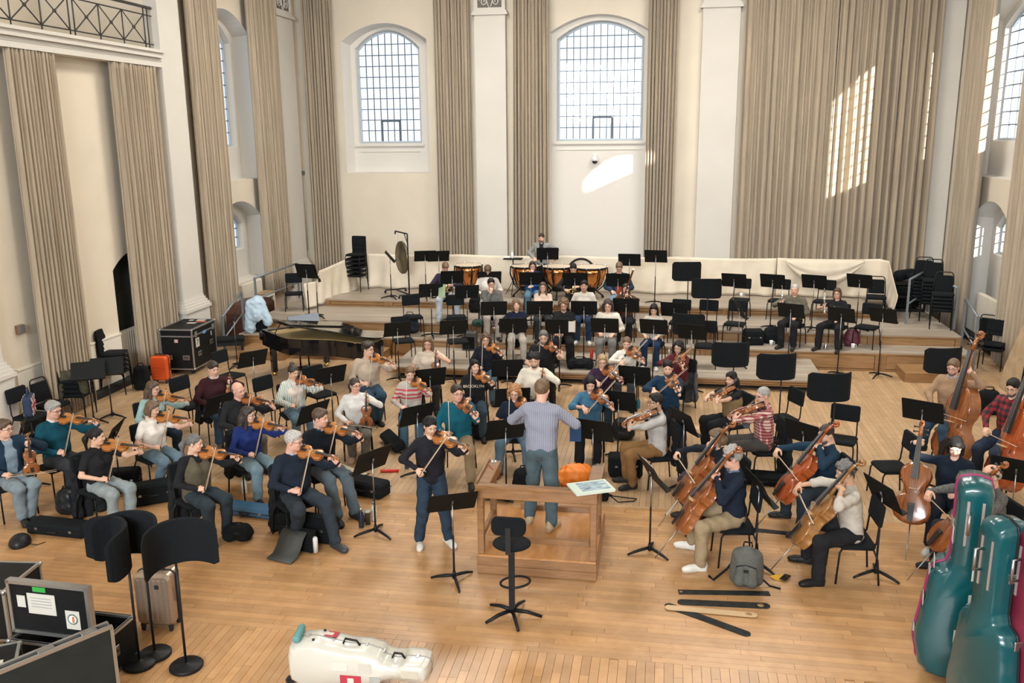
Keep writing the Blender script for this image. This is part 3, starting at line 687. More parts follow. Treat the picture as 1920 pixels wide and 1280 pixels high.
# --- stacking chair: facing +Y
def mk_chair():
    t = thing('chair', 'x', 'chair'); m = MB(); P = rrect(.45, .43, .07)
    n = len(P); rings = [(.92, .425), (1.0, .435), (1.0, .452), (.95, .468), (.55, .474)]
    v = [(x * s, y * s + .01, z) for s, z in rings for x, y in P]; f = [tuple(range(n - 1, -1, -1)), tuple(range(4 * n, 5 * n))]
    for k in range(4): f += [(k * n + i, k * n + (i + 1) % n, (k + 1) * n + (i + 1) % n, (k + 1) * n + i) for i in range(n)]
    m.add(v, f, True); m.build('seat', BLACKF, t)
    m = MB(); P = rrect(.43, .25, .035); v = []; 
    for dy in (0, -.014, -.034, -.042):
        s = 1 if dy in (-.014, -.034) else .95
        v += [(x * s, -.215 + dy - .10 * (z + .12) + .35 * x * x, .81 + z * s) for x, z in P]
    n = len(P); f = [tuple(range(n - 1, -1, -1))[::-1], tuple(range(3 * n, 4 * n))[::-1]] + [((k + 1) * n + i, (k + 1) * n + (i + 1) % n, k * n + (i + 1) % n, k * n + i)[::-1] for k in range(3) for i in range(n)]
    m.add(v, f); m.build('backrest', BLACKF, t)
    for s in (-1, 1):
        MB().tube([(s * .20, .17, .425), (s * .215, .20, .38), (s * .225, .225, 0)], .0115, 7).build('leg', BLACK, t)
        MB().tube([(s * .195, -.17, .425), (s * .215, -.22, .30), (s * .225, -.25, 0)], .0115, 7).build('leg', BLACK, t)
        MB().tube([(s * .19, -.16, .43), (s * .19, -.20, .50), (s * .185, -.215, .70), (s * .18, -.232, .84)], .0115, 7).build('back_upright', BLACK, t)
    MB().tube([(-.20, .17, .42), (.20, .17, .42), (.20, -.17, .42), (-.20, -.17, .42), (-.20, .17, .42)], .011, 6).build('seat_frame', BLACK, t)
    return tmpl(t)
def mk_hoop_chair():
    t = thing('hoop_chair', 'x', 'chair'); m = MB(); P = rrect(.46, .44, .08)
    n = len(P); rings = [(.94, .42), (1.0, .435), (1.0, .455), (.94, .48), (.5, .488)]
    v = [(x * s, y * s + .01, z) for s, z in rings for x, y in P]; f = [tuple(range(n - 1, -1, -1)), tuple(range(4 * n, 5 * n))]
    for k in range(4): f += [(k * n + i, k * n + (i + 1) % n, (k + 1) * n + (i + 1) % n, (k + 1) * n + i) for i in range(n)]
    m.add(v, f, True); m.build('seat', BLACKF, t)
    m = MB(); v = []; Q = [(-.19, .50), (.19, .50), (.175, .80), (.16, .84), (-.16, .84), (-.175, .80)]
    for dy in (.018, -.018): v += [(x, -.205 + dy - .13 * (z - .45), z) for x, z in Q]
    m.add(v, [tuple(range(6)), tuple(range(11, 5, -1))] + [(i, 6 + i, 6 + (i + 1) % 6, (i + 1) % 6) for i in range(6)]); m.build('backrest', BLACKF, t)
    MB().tube([(-.21, -.19, .43), (-.205, -.21, .60), (-.185, -.25, .84), (-.16, -.262, .90), (-.12, -.266, .915), (.12, -.266, .915), (.16, -.262, .90), (.185, -.25, .84), (.205, -.21, .60), (.21, -.19, .43)], .013, 7).build('hoop_frame', BLACK, t)
    for s in (-1, 1):
        MB().tube([(s * .20, .18, .43), (s * .215, .205, .34), (s * .22, .215, 0)], [.012, .016, .012], 7).build('leg', BLACK, t)
        MB().tube([(s * .20, -.18, .43), (s * .215, -.215, .34), (s * .22, -.25, 0)], [.012, .016, .012], 7).build('leg', BLACK, t)
    MB().tube([(-.20, .17, .415), (.20, .17, .415), (.20, -.17, .415), (-.20, -.17, .415), (-.20, .17, .415)], .011, 6).build('seat_frame', BLACK, t)
    return tmpl(t)
CHAIR = mk_chair(); HOOP = mk_hoop_chair()
chairs = 0
def chair(x, y, z, rz, label, group='black stacking chairs', t=None): return place(t or CHAIR, (x, y, z), rz, label, 'chair', group)
# --- music stand: the reader sits at -Y and looks towards +Y; origin on the floor
DESKM = mat('stand_desk', (0.005, 0.006, 0.006), 0.6)
def mk_stand(h, tilt, w=.56, d=.36, sheet=None, name='music_stand'):
    t = thing(name, 'x', 'music stand')
    for k in range(3):
        a = math.radians(90 + 120 * k); c, s = math.cos(a), math.sin(a)
        MB().tube([(c * .015, s * .015, .075), (c * .10, s * .10, .062), (c * .20, s * .20, .040), (c * .285, s * .285, .012)], [.018, .020, .017, .012], 6).build('leg', BLACK, t)
    MB().lathe([(.02, .035), (.024, .05), (.022, .10), (.017, .13)], 10).build('hub', BLACK, t)
    MB().tube([(0, 0, .06), (0, 0, h * .58)], .0125, 8).build('lower_pole', BLACK, t)
    MB().tube([(0, 0, h * .55), (0, 0, h - .03)], .0085, 8).build('upper_pole', STEEL, t)
    ca, sa = math.cos(tilt), math.sin(tilt)       # tilt: 0 = upright desk
    R = lambda x, u, w_: (x, u * sa - w_ * ca + .0, h + u * ca + w_ * sa)
    m = MB(); P = rrect(w, d, .015, 2)
    v = [R(x, u, .003) for x, u in P] + [R(x, u, -.003) for x, u in P]; n = len(P)
    m.add(v, [tuple(range(n)), tuple(range(2 * n - 1, n - 1, -1))] + [(i, n + i, n + (i + 1) % n, (i + 1) % n) for i in range(n)])
    dk = m.build('desk', DESKM, t)
    m = MB(); v = [R(x, u, ww) for (u, ww) in ((-d / 2, .0), (-d / 2, .062), (-d / 2 + .012, .062), (-d / 2 + .006, .006)) for x in (-w / 2, w / 2)]
    m.add(v, [(0, 1, 3, 2), (2, 3, 5, 4), (4, 5, 7, 6), (6, 7, 1, 0), (0, 2, 4, 6), (1, 7, 5, 3)]); m.build('ledge', DESKM, dk)
    m = MB(); m.tube([R(0, -.035, -.016), R(0, .035, -.016)], .014, 8); m.tube([R(0, 0, -.014), (0, .012, h - .03)], .010, 6); m.build('tilt_joint', mat('joint_grey', (.10, .10, .10), .4, .6), t)
    if sheet:
        m = MB(); a, b = (.21, .145)
        for s in (-1, 1):
            v = [R(s * q * a, u, .006 + .012 * math.sin(q * PI)) for q in (0, .25, .5, .75, 1.0) for u in (-.15, .15)]
            m.add(v, [(2 * i, 2 * i + 2, 2 * i + 3, 2 * i + 1)[::(1 if s < 0 else -1)] for i in range(4)], True)
        o = m.build('open_music', sheet, t); sm = o.modifiers.new('t', 'SOLIDIFY'); sm.thickness = .004
    return tmpl(t)
MUSIC = stripes('printed_music', (0.80, 0.78, 0.71), (0.62, 0.60, 0.55), 34, 'Z', 0.8, 0.35)
def settle(p, z0, m):                 # keep a thing's feet on the level it stands on
    x, y = p[0], p[1]
    rng = {.24: (17.72, 19.56), .42: (19.6, 20.35), .65: (20.38, 22.14 if -8.9 < x < 5.07 else 25.7), .84: (22.18, 23.8)}.get(round(z0, 2))
    if rng: y = min(max(y, rng[0] + m), rng[1] - m) if rng[1] - rng[0] > 2 * m else (rng[0] + rng[1]) / 2
    elif z0 == 0 and -5.75 < x < 3.25: y = min(y, 17.70 - m) if y < 19 else y
    elif z0 == 0 and -10.1 < x < 6.5: y = min(y, 19.55 - m) if y < 20 else y
    return (x, y)
STANDS = {}
def stand(px, py, z0, label, h=1.08, tilt=.45, face=None, yaw=None, sheet=False, group='black music stands', X=None, Y=None, w=.56):
    """placed by where its desk centre is seen; face = a point it turns its back to"""
    key = (h, tilt, sheet, w)
    if key not in STANDS: STANDS[key] = mk_stand(h, tilt, w=w, sheet=MUSIC if sheet else None)
    p = settle(G(px, py, z0 + h), z0, .22)
    if yaw is None:
        d = Vector((CON.x - p[0], CON.y - p[1])); yaw = dir_yaw(d.x, d.y)
    else: yaw = math.radians(yaw)
    return place(STANDS[key], (p[0], p[1], z0), yaw, label, 'music stand', group)
# --- curved acoustic screen on a pole
def mk_screen(h):
    t = thing('acoustic_screen', 'x', 'screen')
    m = MB(); W, H_, T = .74, .44, .045; P = rrect(W, H_, .05, 4); n = len(P); bend = lambda x: .26 * (abs(x) / .37) ** 2.4
    # outline resampled so that the bend shows
    Q = []
    for i in range(n):
        a, b = P[i], P[(i + 1) % n]; k = max(1, int(math.hypot(b[0] - a[0], b[1] - a[1]) / .05))
        Q += [(a[0] + (b[0] - a[0]) * j / k, a[1] + (b[1] - a[1]) * j / k) for j in range(k)]
    xs = np.linspace(-W / 2, W / 2, 17); v = []; f = []
    for y0 in (0, T):
        for i, x in enumerate(xs):
            e = W / 2 - abs(x); r = .05; hh = H_ / 2 - (r - math.sqrt(max(0, r * r - (r - min(e, r)) ** 2)))
            dip = .05 * (1 - (abs(x) / .37) ** 2)
            for zz in (-hh + dip * .5, hh + dip * .6): v.append((x * (1 - .10 * (abs(x) / .37) ** 2), bend(x) + y0, h + zz))
    K = len(xs)
    for i in range(K - 1):
        a, b = 2 * i, 2 * i + 2; o_ = 2 * K
        f += [(a, b, b + 1, a + 1), (o_ + a, o_ + a + 1, o_ + b + 1, o_ + b), (a, o_ + a, o_ + b, b), (a + 1, b + 1, o_ + b + 1, o_ + a + 1)]
    f += [(0, 1, 2 * K + 1, 2 * K), (2 * K - 2, 4 * K - 2, 4 * K - 1, 2 * K - 1)]
    m.add(v, f, False); o = m.build('padded_panel', BLACKF, t); bv = o.modifiers.new('b', 'BEVEL'); bv.width = .012; bv.segments = 2; bv.limit_method = 'ANGLE'
    MB().tube([(0, .02, .02), (0, .02, h - .12)], .0125, 8).build('pole', BLACK, t)
    MB().lathe([(.155, 0), (.16, .01), (.16, .028), (.15, .038), (.03, .042), (.02, .06)], 24, c=(0, .02, 0)).build('round_base', BLACK, t)
    return tmpl(t)
SCREENS = {}
def screen(px, py, z0, label, h=1.25, yaw=0):
    if h not in SCREENS: SCREENS[h] = mk_screen(h)
    p = settle(G(px, py, z0 + h), z0, .18); return place(SCREENS[h], (p[0], p[1], z0), math.radians(yaw), label, 'screen', 'curved black acoustic screens')
# --- violin family
VARN = {}
def varnish(name, c1, c2):
    m = wood(name, c1, c2, 0.22, (14, 2, 2), 2.2, coat=0.6); return m
VIO = varnish('violin_varnish', (0.24, 0.072, 0.014), (0.52, 0.20, 0.042)); VIO2 = varnish('violin_varnish_dark', (0.17, 0.045, 0.011), (0.38, 0.125, 0.028))
CEL = varnish('cello_varnish', (0.17, 0.045, 0.012), (0.36, 0.12, 0.03)); CELR = varnish('cello_red_varnish', (0.26, 0.045, 0.012), (0.44, 0.10, 0.022)); CELB = varnish('cello_brown_varnish', (0.20, 0.085, 0.025), (0.36, 0.17, 0.05))
EBONY = mat('ebony', (0.018, 0.016, 0.016), 0.3); MAPLE = mat('maple', (0.55, 0.36, 0.17), 0.5)
OUTL = [(0, 0), (.001, .018), (.004, .036), (.012, .060), (.033, .087), (.072, .1035), (.108, .101), (.135, .091), (.147, .080), (.151, .078), (.158, .065), (.175, .057), (.195, .0545), (.215, .0575), (.230, .065), (.236, .071), (.241, .070), (.260, .079), (.287, .0835), (.316, .075), (.337, .056), (.348, .032), (.353, .014)]
def mk_violin(name, k, ribs, var, neck=.13, endpin=0.0, slope=False, cat='violin'):
    t = thing(name, 'x', cat); O = [(y * k, x * k) for y, x in OUTL]
    if slope: O = [(y + (max(0, y / k - .27) * .35 * k), x * (1 - max(0, (y / k - .255)) * 4.2)) for y, x in O]
    Lb = O[-1][0]; yc = Lb * .48
    loop = [(x, y) for y, x in O] + [(-x, y) for y, x in O[:0:-1]]; n = len(loop)
    rings = [(.0, -ribs - .010 * k), (.55, -ribs - .012 * k), (.88, -ribs - .005 * k), (1.0, -ribs), (.975, -ribs + .004 * k), (.975, -.004 * k), (1.0, 0), (.90, .004 * k), (.6, .012 * k), (.25, .0155 * k)]
    v = []; f = []
    for s, z in rings: v += [(x * s, yc + (y - yc) * s, z) for x, y in loop]
    for i in range(len(rings) - 1): f += [(i * n + j, i * n + (j + 1) % n, (i + 1) * n + (j + 1) % n, (i + 1) * n + j) for j in range(n)]
    f.append(tuple((len(rings) - 1) * n + j for j in range(n)))
    MB().add(v, f, True).build('body', var, t)
    yb_ = .195 * k
    m = MB(); m.box((0, yb_, .030 * k), (.042 * k, .004 * k, .026 * k)); m.box((0, yb_, .018 * k), (.03 * k, .005 * k, .012 * k)); m.build('bridge', MAPLE, t)
    m = MB(); m.prism([(-.021 * k, .255 * k), (.021 * k, .255 * k), (.012 * k, Lb + neck * k), (-.012 * k, Lb + neck * k)], .026 * k, .032 * k); m.build('fingerboard', EBONY, t)
    m = MB(); m.tube([(0, Lb - .01 * k, .008 * k), (0, Lb + .03 * k, .012 * k), (0, Lb + neck * k, .018 * k)], [.016 * k, .012 * k, .010 * k], 8); m.build('neck', var, t)
    m = MB(); y0 = Lb + neck * k
    m.tube([(0, y0, .016 * k), (0, y0 + .045 * k, .012 * k), (0, y0 + .075 * k, .0)], [.0125 * k, .010 * k, .008 * k], 8)
    sp = [(0, y0 + .082 * k + r_ * k * math.cos(a), -.004 * k + r_ * k * math.sin(a)) for r_, a in [(.018 - .0015 * q, 2.0 + q * .75) for q in range(9)]]
    m.tube([(0, y0 + .07 * k, .0)] + sp, [.009 * k] + [.011 * k] * 9, 8); m.build('scroll', var, t)
    for q in range(4):
        s = -1 if q % 2 else 1; yy = y0 + (.014 + .014 * q) * k
        MB().tube([(-s * .012 * k, yy, .010 * k), (s * .030 * k, yy, .010 * k), (s * .040 * k, yy, .010 * k)], [.004 * k, .0035 * k, .009 * k], 6).build('peg', EBONY, t)
    MB().prism([(-.012 * k, .01 * k), (.012 * k, .01 * k), (.021 * k, .115 * k), (-.021 * k, .115 * k)], .017 * k, .026 * k).build('tailpiece', EBONY, t)
    if endpin:
        MB().tube([(0, .004, -ribs / 2), (0, -endpin, -ribs / 2)], [.008, .005], 6).build('endpin', STEEL, t)
    else:
        m = MB(); m.lathe([(.0, .0), (.026 * k, 0), (.034 * k, .006 * k), (.03 * k, .012 * k), (0, .007 * k)], 12, c=(-.055 * k, .035 * k, .018 * k)); m.box((-.04 * k, .004 * k, .0), (.035 * k, .012 * k, .045 * k)); m.build('chin_rest', EBONY, t)
        m = MB()
        for s in (-1, 1): m.box((s * .065 * k, .03 * k, -ribs - .018 * k), (.012 * k, .012 * k, .035 * k))
        m.box((0, .035 * k, -ribs - .03 * k), (.19 * k, .035 * k, .012 * k), bev=.005 * k); m.build('shoulder_rest', BLACKP, t)
    for s in (-1, 1):
        m = MB(); pts = [(s * (.030 + .012 * math.sin(q)) * k, (.165 + .010 * q / .6) * k, .0125 * k) for q in np.linspace(-1.8, 1.8, 7)]; m.tube(pts, .0022 * k, 4); m.build('f_hole', EBONY, t)
    m = MB()
    for q in range(4): m.tube([((q - 1.5) * .011 * k, .10 * k, .026 * k), ((q - 1.5) * .010 * k, yb_, .043 * k), ((q - 1.5) * .0055 * k, y0, .034 * k)], .0007 * k, 3, caps=False)
    m.build('strings', STEEL, t)
    return tmpl(t)
VIOLIN = mk_violin('violin', 1.0, .032, VIO); VIOLIN2 = mk_violin('violin', 1.0, .032, VIO2); VIOLA = mk_violin('viola', 1.14, .038, VIO2, cat='viola')
CELLO = mk_violin('cello', 2.12, .115, CEL, neck=.15, endpin=.52, cat='cello'); CELLO_R = mk_violin('cello', 2.12, .115, CELR, neck=.15, endpin=.52, cat='cello'); CELLO_B = mk_violin('cello', 2.12, .115, CELB, neck=.15, endpin=.52, cat='cello')
BASS = mk_violin('double_bass', 3.1, .20, CEL, neck=.17, endpin=.16, slope=True, cat='double bass'); BASS_R = mk_violin('double_bass', 3.1, .20, CELR, neck=.17, endpin=.16, slope=True, cat='double bass')
def mk_bow(L_, name='bow'):           # held at the origin (frog), tip towards +Y, hair at -Z
    t = thing(name, 'x', 'bow')
    MB().tube([(0, -.05, 0), (0, L_ * .3, -.006), (0, L_ * .6, -.010), (0, L_ - .06, 0)], [.0045, .0042, .0038, .0032], 6).build('stick', mat('bow_wood', (0.36, 0.20, 0.09), 0.35), t)
    MB().box((0, .0, -.012), (.012, .05, .022)).build('frog', EBONY, t); MB().box((0, L_ - .06, -.012), (.008, .012, .026)).build('tip', EBONY, t)
    MB().box((0, L_ / 2 - .03, -.023), (.009, L_ - .07, .0016)).build('bow_hair', mat('horsehair', (0.78, 0.72, 0.60), 0.6), t)
    return tmpl(t)
BOW = mk_bow(.74); CBOW = mk_bow(.72)
# ================================================================== PEOPLE
def skin_m(tone):
    c = {'fair': (0.66, 0.40, 0.29), 'pink': (0.66, 0.37, 0.27), 'light': (0.62, 0.38, 0.26), 'olive': (0.50, 0.29, 0.18), 'tan': (0.44, 0.25, 0.16)}[tone]
    m = mat('skin_' + tone, c, 0.55, var=0.06, scale=14)
    m.node_tree.nodes['Principled BSDF'].inputs['Subsurface Weight'].default_value = 0.0
    return m, mat('lip_' + tone, (c[0] * .80, c[1] * .58, c[2] * .58), 0.5)
HAIRC = {'black': (0.012, 0.011, 0.012), 'dark': (0.030, 0.020, 0.015), 'brown': (0.085, 0.048, 0.026), 'mid': (0.14, 0.082, 0.042), 'blond': (0.36, 0.235, 0.115), 'red': (0.36, 0.165, 0.065), 'grey': (0.30, 0.285, 0.265), 'dgrey': (0.12, 0.115, 0.11), 'lgrey': (0.42, 0.40, 0.37)}
def hair_m(c): return mat('hair_' + c, HAIRC[c], 0.5, var=0.45, scale=60, bump=0.5, bscale=110)
def head_geo(h, female=False):
    j = .92 if female else 1.0
    P = [ell((0, -.014, .032), (.075, .094, .086), .02), ell((0, .022, -.030), (.062 * j, .068, .080), .03), ell((0, .060, -.088), (.030 * j, .026, .024), .03),
         ell((0, .012, -.070), (.056 * j, .055, .042), .03), cap((0, .080, .012), (0, .101, -.024), .008, .0125, .012), ell((.012, .092, -.030), (.010, .010, .008), .008), ell((-.012, .092, -.030), (.010, .010, .008), .008),
         cap((-.045, .074, .022), (.045, .074, .022), .010, .010, .02), cap((-.022, .080, -.058), (.022, .080, -.058), .009, .009, .012), cap((-.02, .079, -.069), (.02, .079, -.069), .009, .009, .010),
         ell((.030, .098, .003), (.017, .016, .011), .012, True), ell((-.030, .098, .003), (.017, .016, .011), .012, True), cap((-.026, .092, -.0635), (.026, .092, -.0635), .0028, .0028, .006, True),
         ell((.036, .066, -.030), (.022, .018, .020), .02), ell((-.036, .066, -.030), (.022, .018, .020), .02),
         ell((.076, -.006, -.008), (.011, .020, .032), .008), ell((-.076, -.006, -.008), (.011, .020, .032), .008),
         cap((0, -.020, -.06), (0, -.034, -.17), .056 * j, .056 * j, .03)]
    V, Fc = sdf_mesh(P, h); mi = np.zeros(len(Fc), int); c = V[Fc].mean(1)
    lip = (np.abs(c[:, 0]) < .025) & (np.abs(c[:, 2] + .0635) < .0125) & (c[:, 1] > .075); mi[lip] = 1
    VV, FF, MI = [V], [Fc], [mi]; n = len(V)
    def add(prims, hh, m):
        nonlocal n
        v, f = sdf_mesh(prims, hh); VV.append(v); FF.append(f + n); MI.append(np.full(len(f), m)); n += len(v)
    for s in (-1, 1):
        add([ell((s * .030, .0805, .001), (.012, .0095, .0052), .001)], .004, 2); add([ell((s * .030, .0878, .001), (.0058, .0035, .0050), .001)], .0027, 3)
        add([cap((s * .014, .0875, .0235), (s * .030, .0885, .0285), .0042, .0042, .006), cap((s * .030, .0885, .0285), (s * .050, .0765, .0235), .0042, .003, .006)], .0042, 4)
    return np.concatenate(VV), np.concatenate(FF), np.concatenate(MI)
HEADS = {(f, far): head_geo(.0125 if far else .0085, f) for f in (0, 1) for far in (0, 1)}
FACE_CUT = [ell((0, .126, -.030), (.076, .088, .122), .010, True), ell((.072, .062, -.035), (.030, .042, .075), .01, True), ell((-.072, .062, -.035), (.030, .042, .075), .01, True)]
def hair_geo(style):
    cp = [ell((0, -.018, .036), (.084, .104, .096), .02), ell((0, .045, .088), (.055, .045, .036), .03)]; w = .0022; fr = 120
    if style == 'short': P = cp + FACE_CUT + [cap((-.2, -.06, -.135), (.2, -.06, -.135), .085, .085, .01, True), cap((-.2, .05, -.10), (.2, .05, -.10), .085, .085, .01, True)]
    elif style == 'crop': P = [ell((0, -.016, .034), (.081, .100, .090), .02)] + FACE_CUT + [cap((-.2, -.06, -.125), (.2, -.06, -.125), .09, .09, .01, True), cap((-.2, .05, -.10), (.2, .05, -.10), .09, .09, .01, True)]; w = .001
    elif style == 'wavy': P = cp + [ell((s * .05, .03 - .03 * q, .085 + .012 * q), (.045, .05, .035), .02) for s in (-1, 1) for q in (0, 1, 2)] + FACE_CUT + [cap((-.2, -.06, -.14), (.2, -.06, -.14), .08, .08, .01, True), cap((-.2, .06, -.105), (.2, .06, -.105), .09, .09, .01, True)]; w = .006; fr = 75
    elif style == 'curly': P = [ell((0, -.022, .040), (.108, .122, .108), .02), ell((.085, -.01, -.01), (.035, .05, .07), .02), ell((-.085, -.01, -.01), (.035, .05, .07), .02)] + FACE_CUT + [cap((-.2, -.05, -.17), (.2, -.05, -.17), .085, .085, .01, True)]; w = .011; fr = 60
    elif style == 'bald_rim': P = [ell((0, -.030, .000), (.083, .088, .065), .02), ell((0, .06, .06), (.09, .11, .09), .01, True), ell((0, -.02, .11), (.12, .14, .075), .01, True), cap((-.2, -.06, -.125), (.2, -.06, -.125), .085, .085, .01, True), cap((-.2, .06, -.06), (.2, .06, -.06), .075, .075, .01, True)]; w = .001
    elif style == 'bob': P = cp + [ell((0, -.05, -.05), (.092, .075, .085), .03), cap((.080, .012, .02), (.078, .020, -.095), .024, .022, .03), cap((-.080, .012, .02), (-.078, .020, -.095), .024, .022, .03)] + FACE_CUT; w = .003
    elif style == 'bobcurl': P = [ell((0, -.02, .04), (.097, .112, .100), .02), ell((0, -.055, -.05), (.105, .08, .095), .03), cap((.088, .010, .02), (.092, .018, -.10), .034, .030, .03), cap((-.088, .010, .02), (-.092, .018, -.10), .034, .030, .03)] + FACE_CUT; w = .008; fr = 70
    elif style == 'long': P = cp + [ell((0, -.06, -.06), (.088, .062, .10), .03), cap((0, -.085, -.08), (0, -.115, -.26), .070, .050, .04), cap((.076, .008, .02), (.085, .018, -.20), .022, .026, .03), cap((-.076, .008, .02), (-.085, .018, -.20), .022, .026, .03), cap((.05, -.08, -.06), (.08, -.07, -.27), .045, .035, .03), cap((-.05, -.08, -.06), (-.08, -.07, -.27), .045, .035, .03)] + FACE_CUT; w = .004
    elif style == 'pony': P = [ell((0, -.018, .034), (.084, .103, .092), .02), ell((0, -.115, .030), (.030, .030, .030), .02), cap((0, -.125, .02), (0, -.165, -.06), .030, .036, .03), cap((0, -.165, -.06), (0, -.140, -.20), .036, .018, .03)] + FACE_CUT + [cap((-.2, -.05, -.14), (.2, -.05, -.14), .085, .085, .01, True), cap((-.2, .05, -.10), (.2, .05, -.10), .085, .085, .01, True)]; w = .002
    elif style == 'bun': P = [ell((0, -.018, .034), (.086, .105, .094), .02), ell((0, -.07, .125), (.042, .042, .038), .02)] + FACE_CUT + [cap((-.2, -.05, -.14), (.2, -.05, -.14), .085, .085, .01, True), cap((-.2, .05, -.10), (.2, .05, -.10), .085, .085, .01, True)]; w = .003
    elif style == 'beard': P = [ell((0, .022, -.056), (.0625, .067, .064), .02), ell((0, .061, -.090), (.034, .030, .031), .03), cap((0, .0875, -.0465), (.024, .0765, -.050), .0055, .0045, .006), cap((0, .0875, -.0465), (-.024, .0765, -.050), .0055, .0045, .006), ell((0, .06, .035), (.1, .1, .060), .012, True), ell((0, .104, -.062), (.026, .022, .0095), .004, True), ell((.036, .092, -.028), (.030, .034, .032), .008, True), ell((-.036, .092, -.028), (.030, .034, .032), .008, True), ell((0, .102, -.02), (.014, .03, .023), .004, True), cap((-.2, -.06, -.07), (.2, -.06, -.07), .08, .08, .01, True)]; w = .0006
    return sdf_mesh(P, .0095, w, fr, 3)
HAIRG = {}
def hair_mesh(style, colour):
    if style not in HAIRG: HAIRG[style] = hair_geo(style)
    k = ('hair', style, colour)
    if k not in HAIRG: HAIRG[k] = np_mesh('beard' if style == 'beard' else 'hair', *HAIRG[style], (mat('beard_' + colour, tuple(.55 * c + .06 for c in HAIRC[colour]), .7) if style == 'beard' else hair_m(colour),), smooth=True)
    return HAIRG[k]
def hand_geo(curl, spread=.0):        # right hand: wrist at origin, fingers +Y, palm -Z, thumb at -X
    P = [ell((0, .048, 0), (.040, .050, .016), .012), cap((0, -.03, 0), (0, .015, 0), .026, .027, .02)]
    for i, (x, L_) in enumerate(((-.030, .070), (-.010, .080), (.011, .074), (.030, .058))):
        a = curl; p = np.array([x, .085, 0.0]); l = L_ * .45; r = .0095 if i < 3 else .0082; ang = 0
        for q, ln in enumerate((L_ * .46, L_ * .32, L_ * .26)):
            ang += a * (1.0, 1.15, .8)[q]; d = np.array([x * spread, math.cos(ang), -math.sin(ang)]); e = p + d * ln
            P.append(cap(p, e, r, r * .93, .005)); p = e; r *= .93
    p = np.array([-.030, .020, -.006]); 
    for (d, ln, r) in (((-.75, .62, -.25), .040, .013), ((-.35, .85, -.45 - .3 * curl), .032, .011), ((-.05, .9, -.4 - .4 * curl), .024, .0095)):
        d = np.array(d); d /= np.linalg.norm(d); e = p + d * ln; P.append(cap(p, e, r, r * .92, .008)); p = e
    return sdf_mesh(P, .0072)
HANDS = {k: hand_geo(c, s) for k, (c, s) in {'relaxed': (.36, .5), 'grip': (1.05, .0), 'curl': (.72, .2), 'flat': (.12, 1.2)}.items()}
def shoe_geo():
    return sdf_mesh([cap((0, -.055, .045), (0, .10, .038), .042, .040, .03), ell((0, .135, .032), (.044, .065, .032), .03), cap((0, -.055, .06), (0, -.045, .105), .042, .040, .03), cap((-.01, -.06, .012), (.01, .15, .012), .036, .038, .015), cap((-.1, -.1, -.06), (.1, .25, -.06), .061, .061, .003, True)], .009)
SHOEG = shoe_geo(); SHOES = {}
def shoe_mesh(c):
    if c not in SHOES: SHOES[c] = np_mesh('shoe', *SHOEG, (mat('shoe_%.2f_%.2f_%.2f' % c, c, 0.5),), smooth=True)
    return SHOES[c]
def ik(S, W, a, b, pole):
    S, W = np.array(S, float), np.array(W, float); d = W - S; L_ = np.linalg.norm(d)
    if L_ > (a + b) * .995: W = S + d / L_ * (a + b) * .995; d = W - S; L_ = np.linalg.norm(d)
    u = d / L_; x = (a * a - b * b + L_ * L_) / (2 * L_); hgt = math.sqrt(max(1e-6, a * a - x * x))
    p = np.array(pole, float); p = p - u * p.dot(u); p /= np.linalg.norm(p) + 1e-9
    return S + u * x + p * hgt, W
def M4(R, t): M = np.eye(4); M[:3, :3] = R; M[:3, 3] = t; return M
def rotz(a): c, s = math.cos(a), math.sin(a); return np.array([[c, -s, 0], [s, c, 0], [0, 0, 1.0]])
def rotx(a): c, s = math.cos(a), math.sin(a); return np.array([[1.0, 0, 0], [0, c, -s], [0, s, c]])
def roty(a): c, s = math.cos(a), math.sin(a); return np.array([[c, 0, s], [0, 1.0, 0], [-s, 0, c]])
def hand_frame(w, fdir, palm):        # matrix whose +Y = fdir, -Z = palm
    y = np.array(fdir, float); y /= np.linalg.norm(y); z = -np.array(palm, float); z = z - y * z.dot(y); z /= np.linalg.norm(z) + 1e-9; x = np.cross(y, z)
    return M4(np.stack([x, y, z], 1), w)
def nz(v): v = np.array(v, float); return v / (np.linalg.norm(v) + 1e-9)
TROUSERS = {}
def cloth(c, name=None): return mat(name or 'cloth_%.3f_%.3f_%.3f' % tuple(c), c, 0.92, var=0.12, scale=9, bump=0.55, bscale=11, bdist=.03, spec=.2)
JEANS = (0.075, 0.118, 0.160); LJEANS = (0.19, 0.235, 0.26); DJEANS = (0.022, 0.040, 0.064); BLK = (0.014, 0.014, 0.016); CHAR = (0.032, 0.034, 0.038); NAVY = (0.014, 0.020, 0.036); KHAKI = (0.30, 0.225, 0.135); GREYT = (0.15, 0.145, 0.135)
PEOPLE = {}
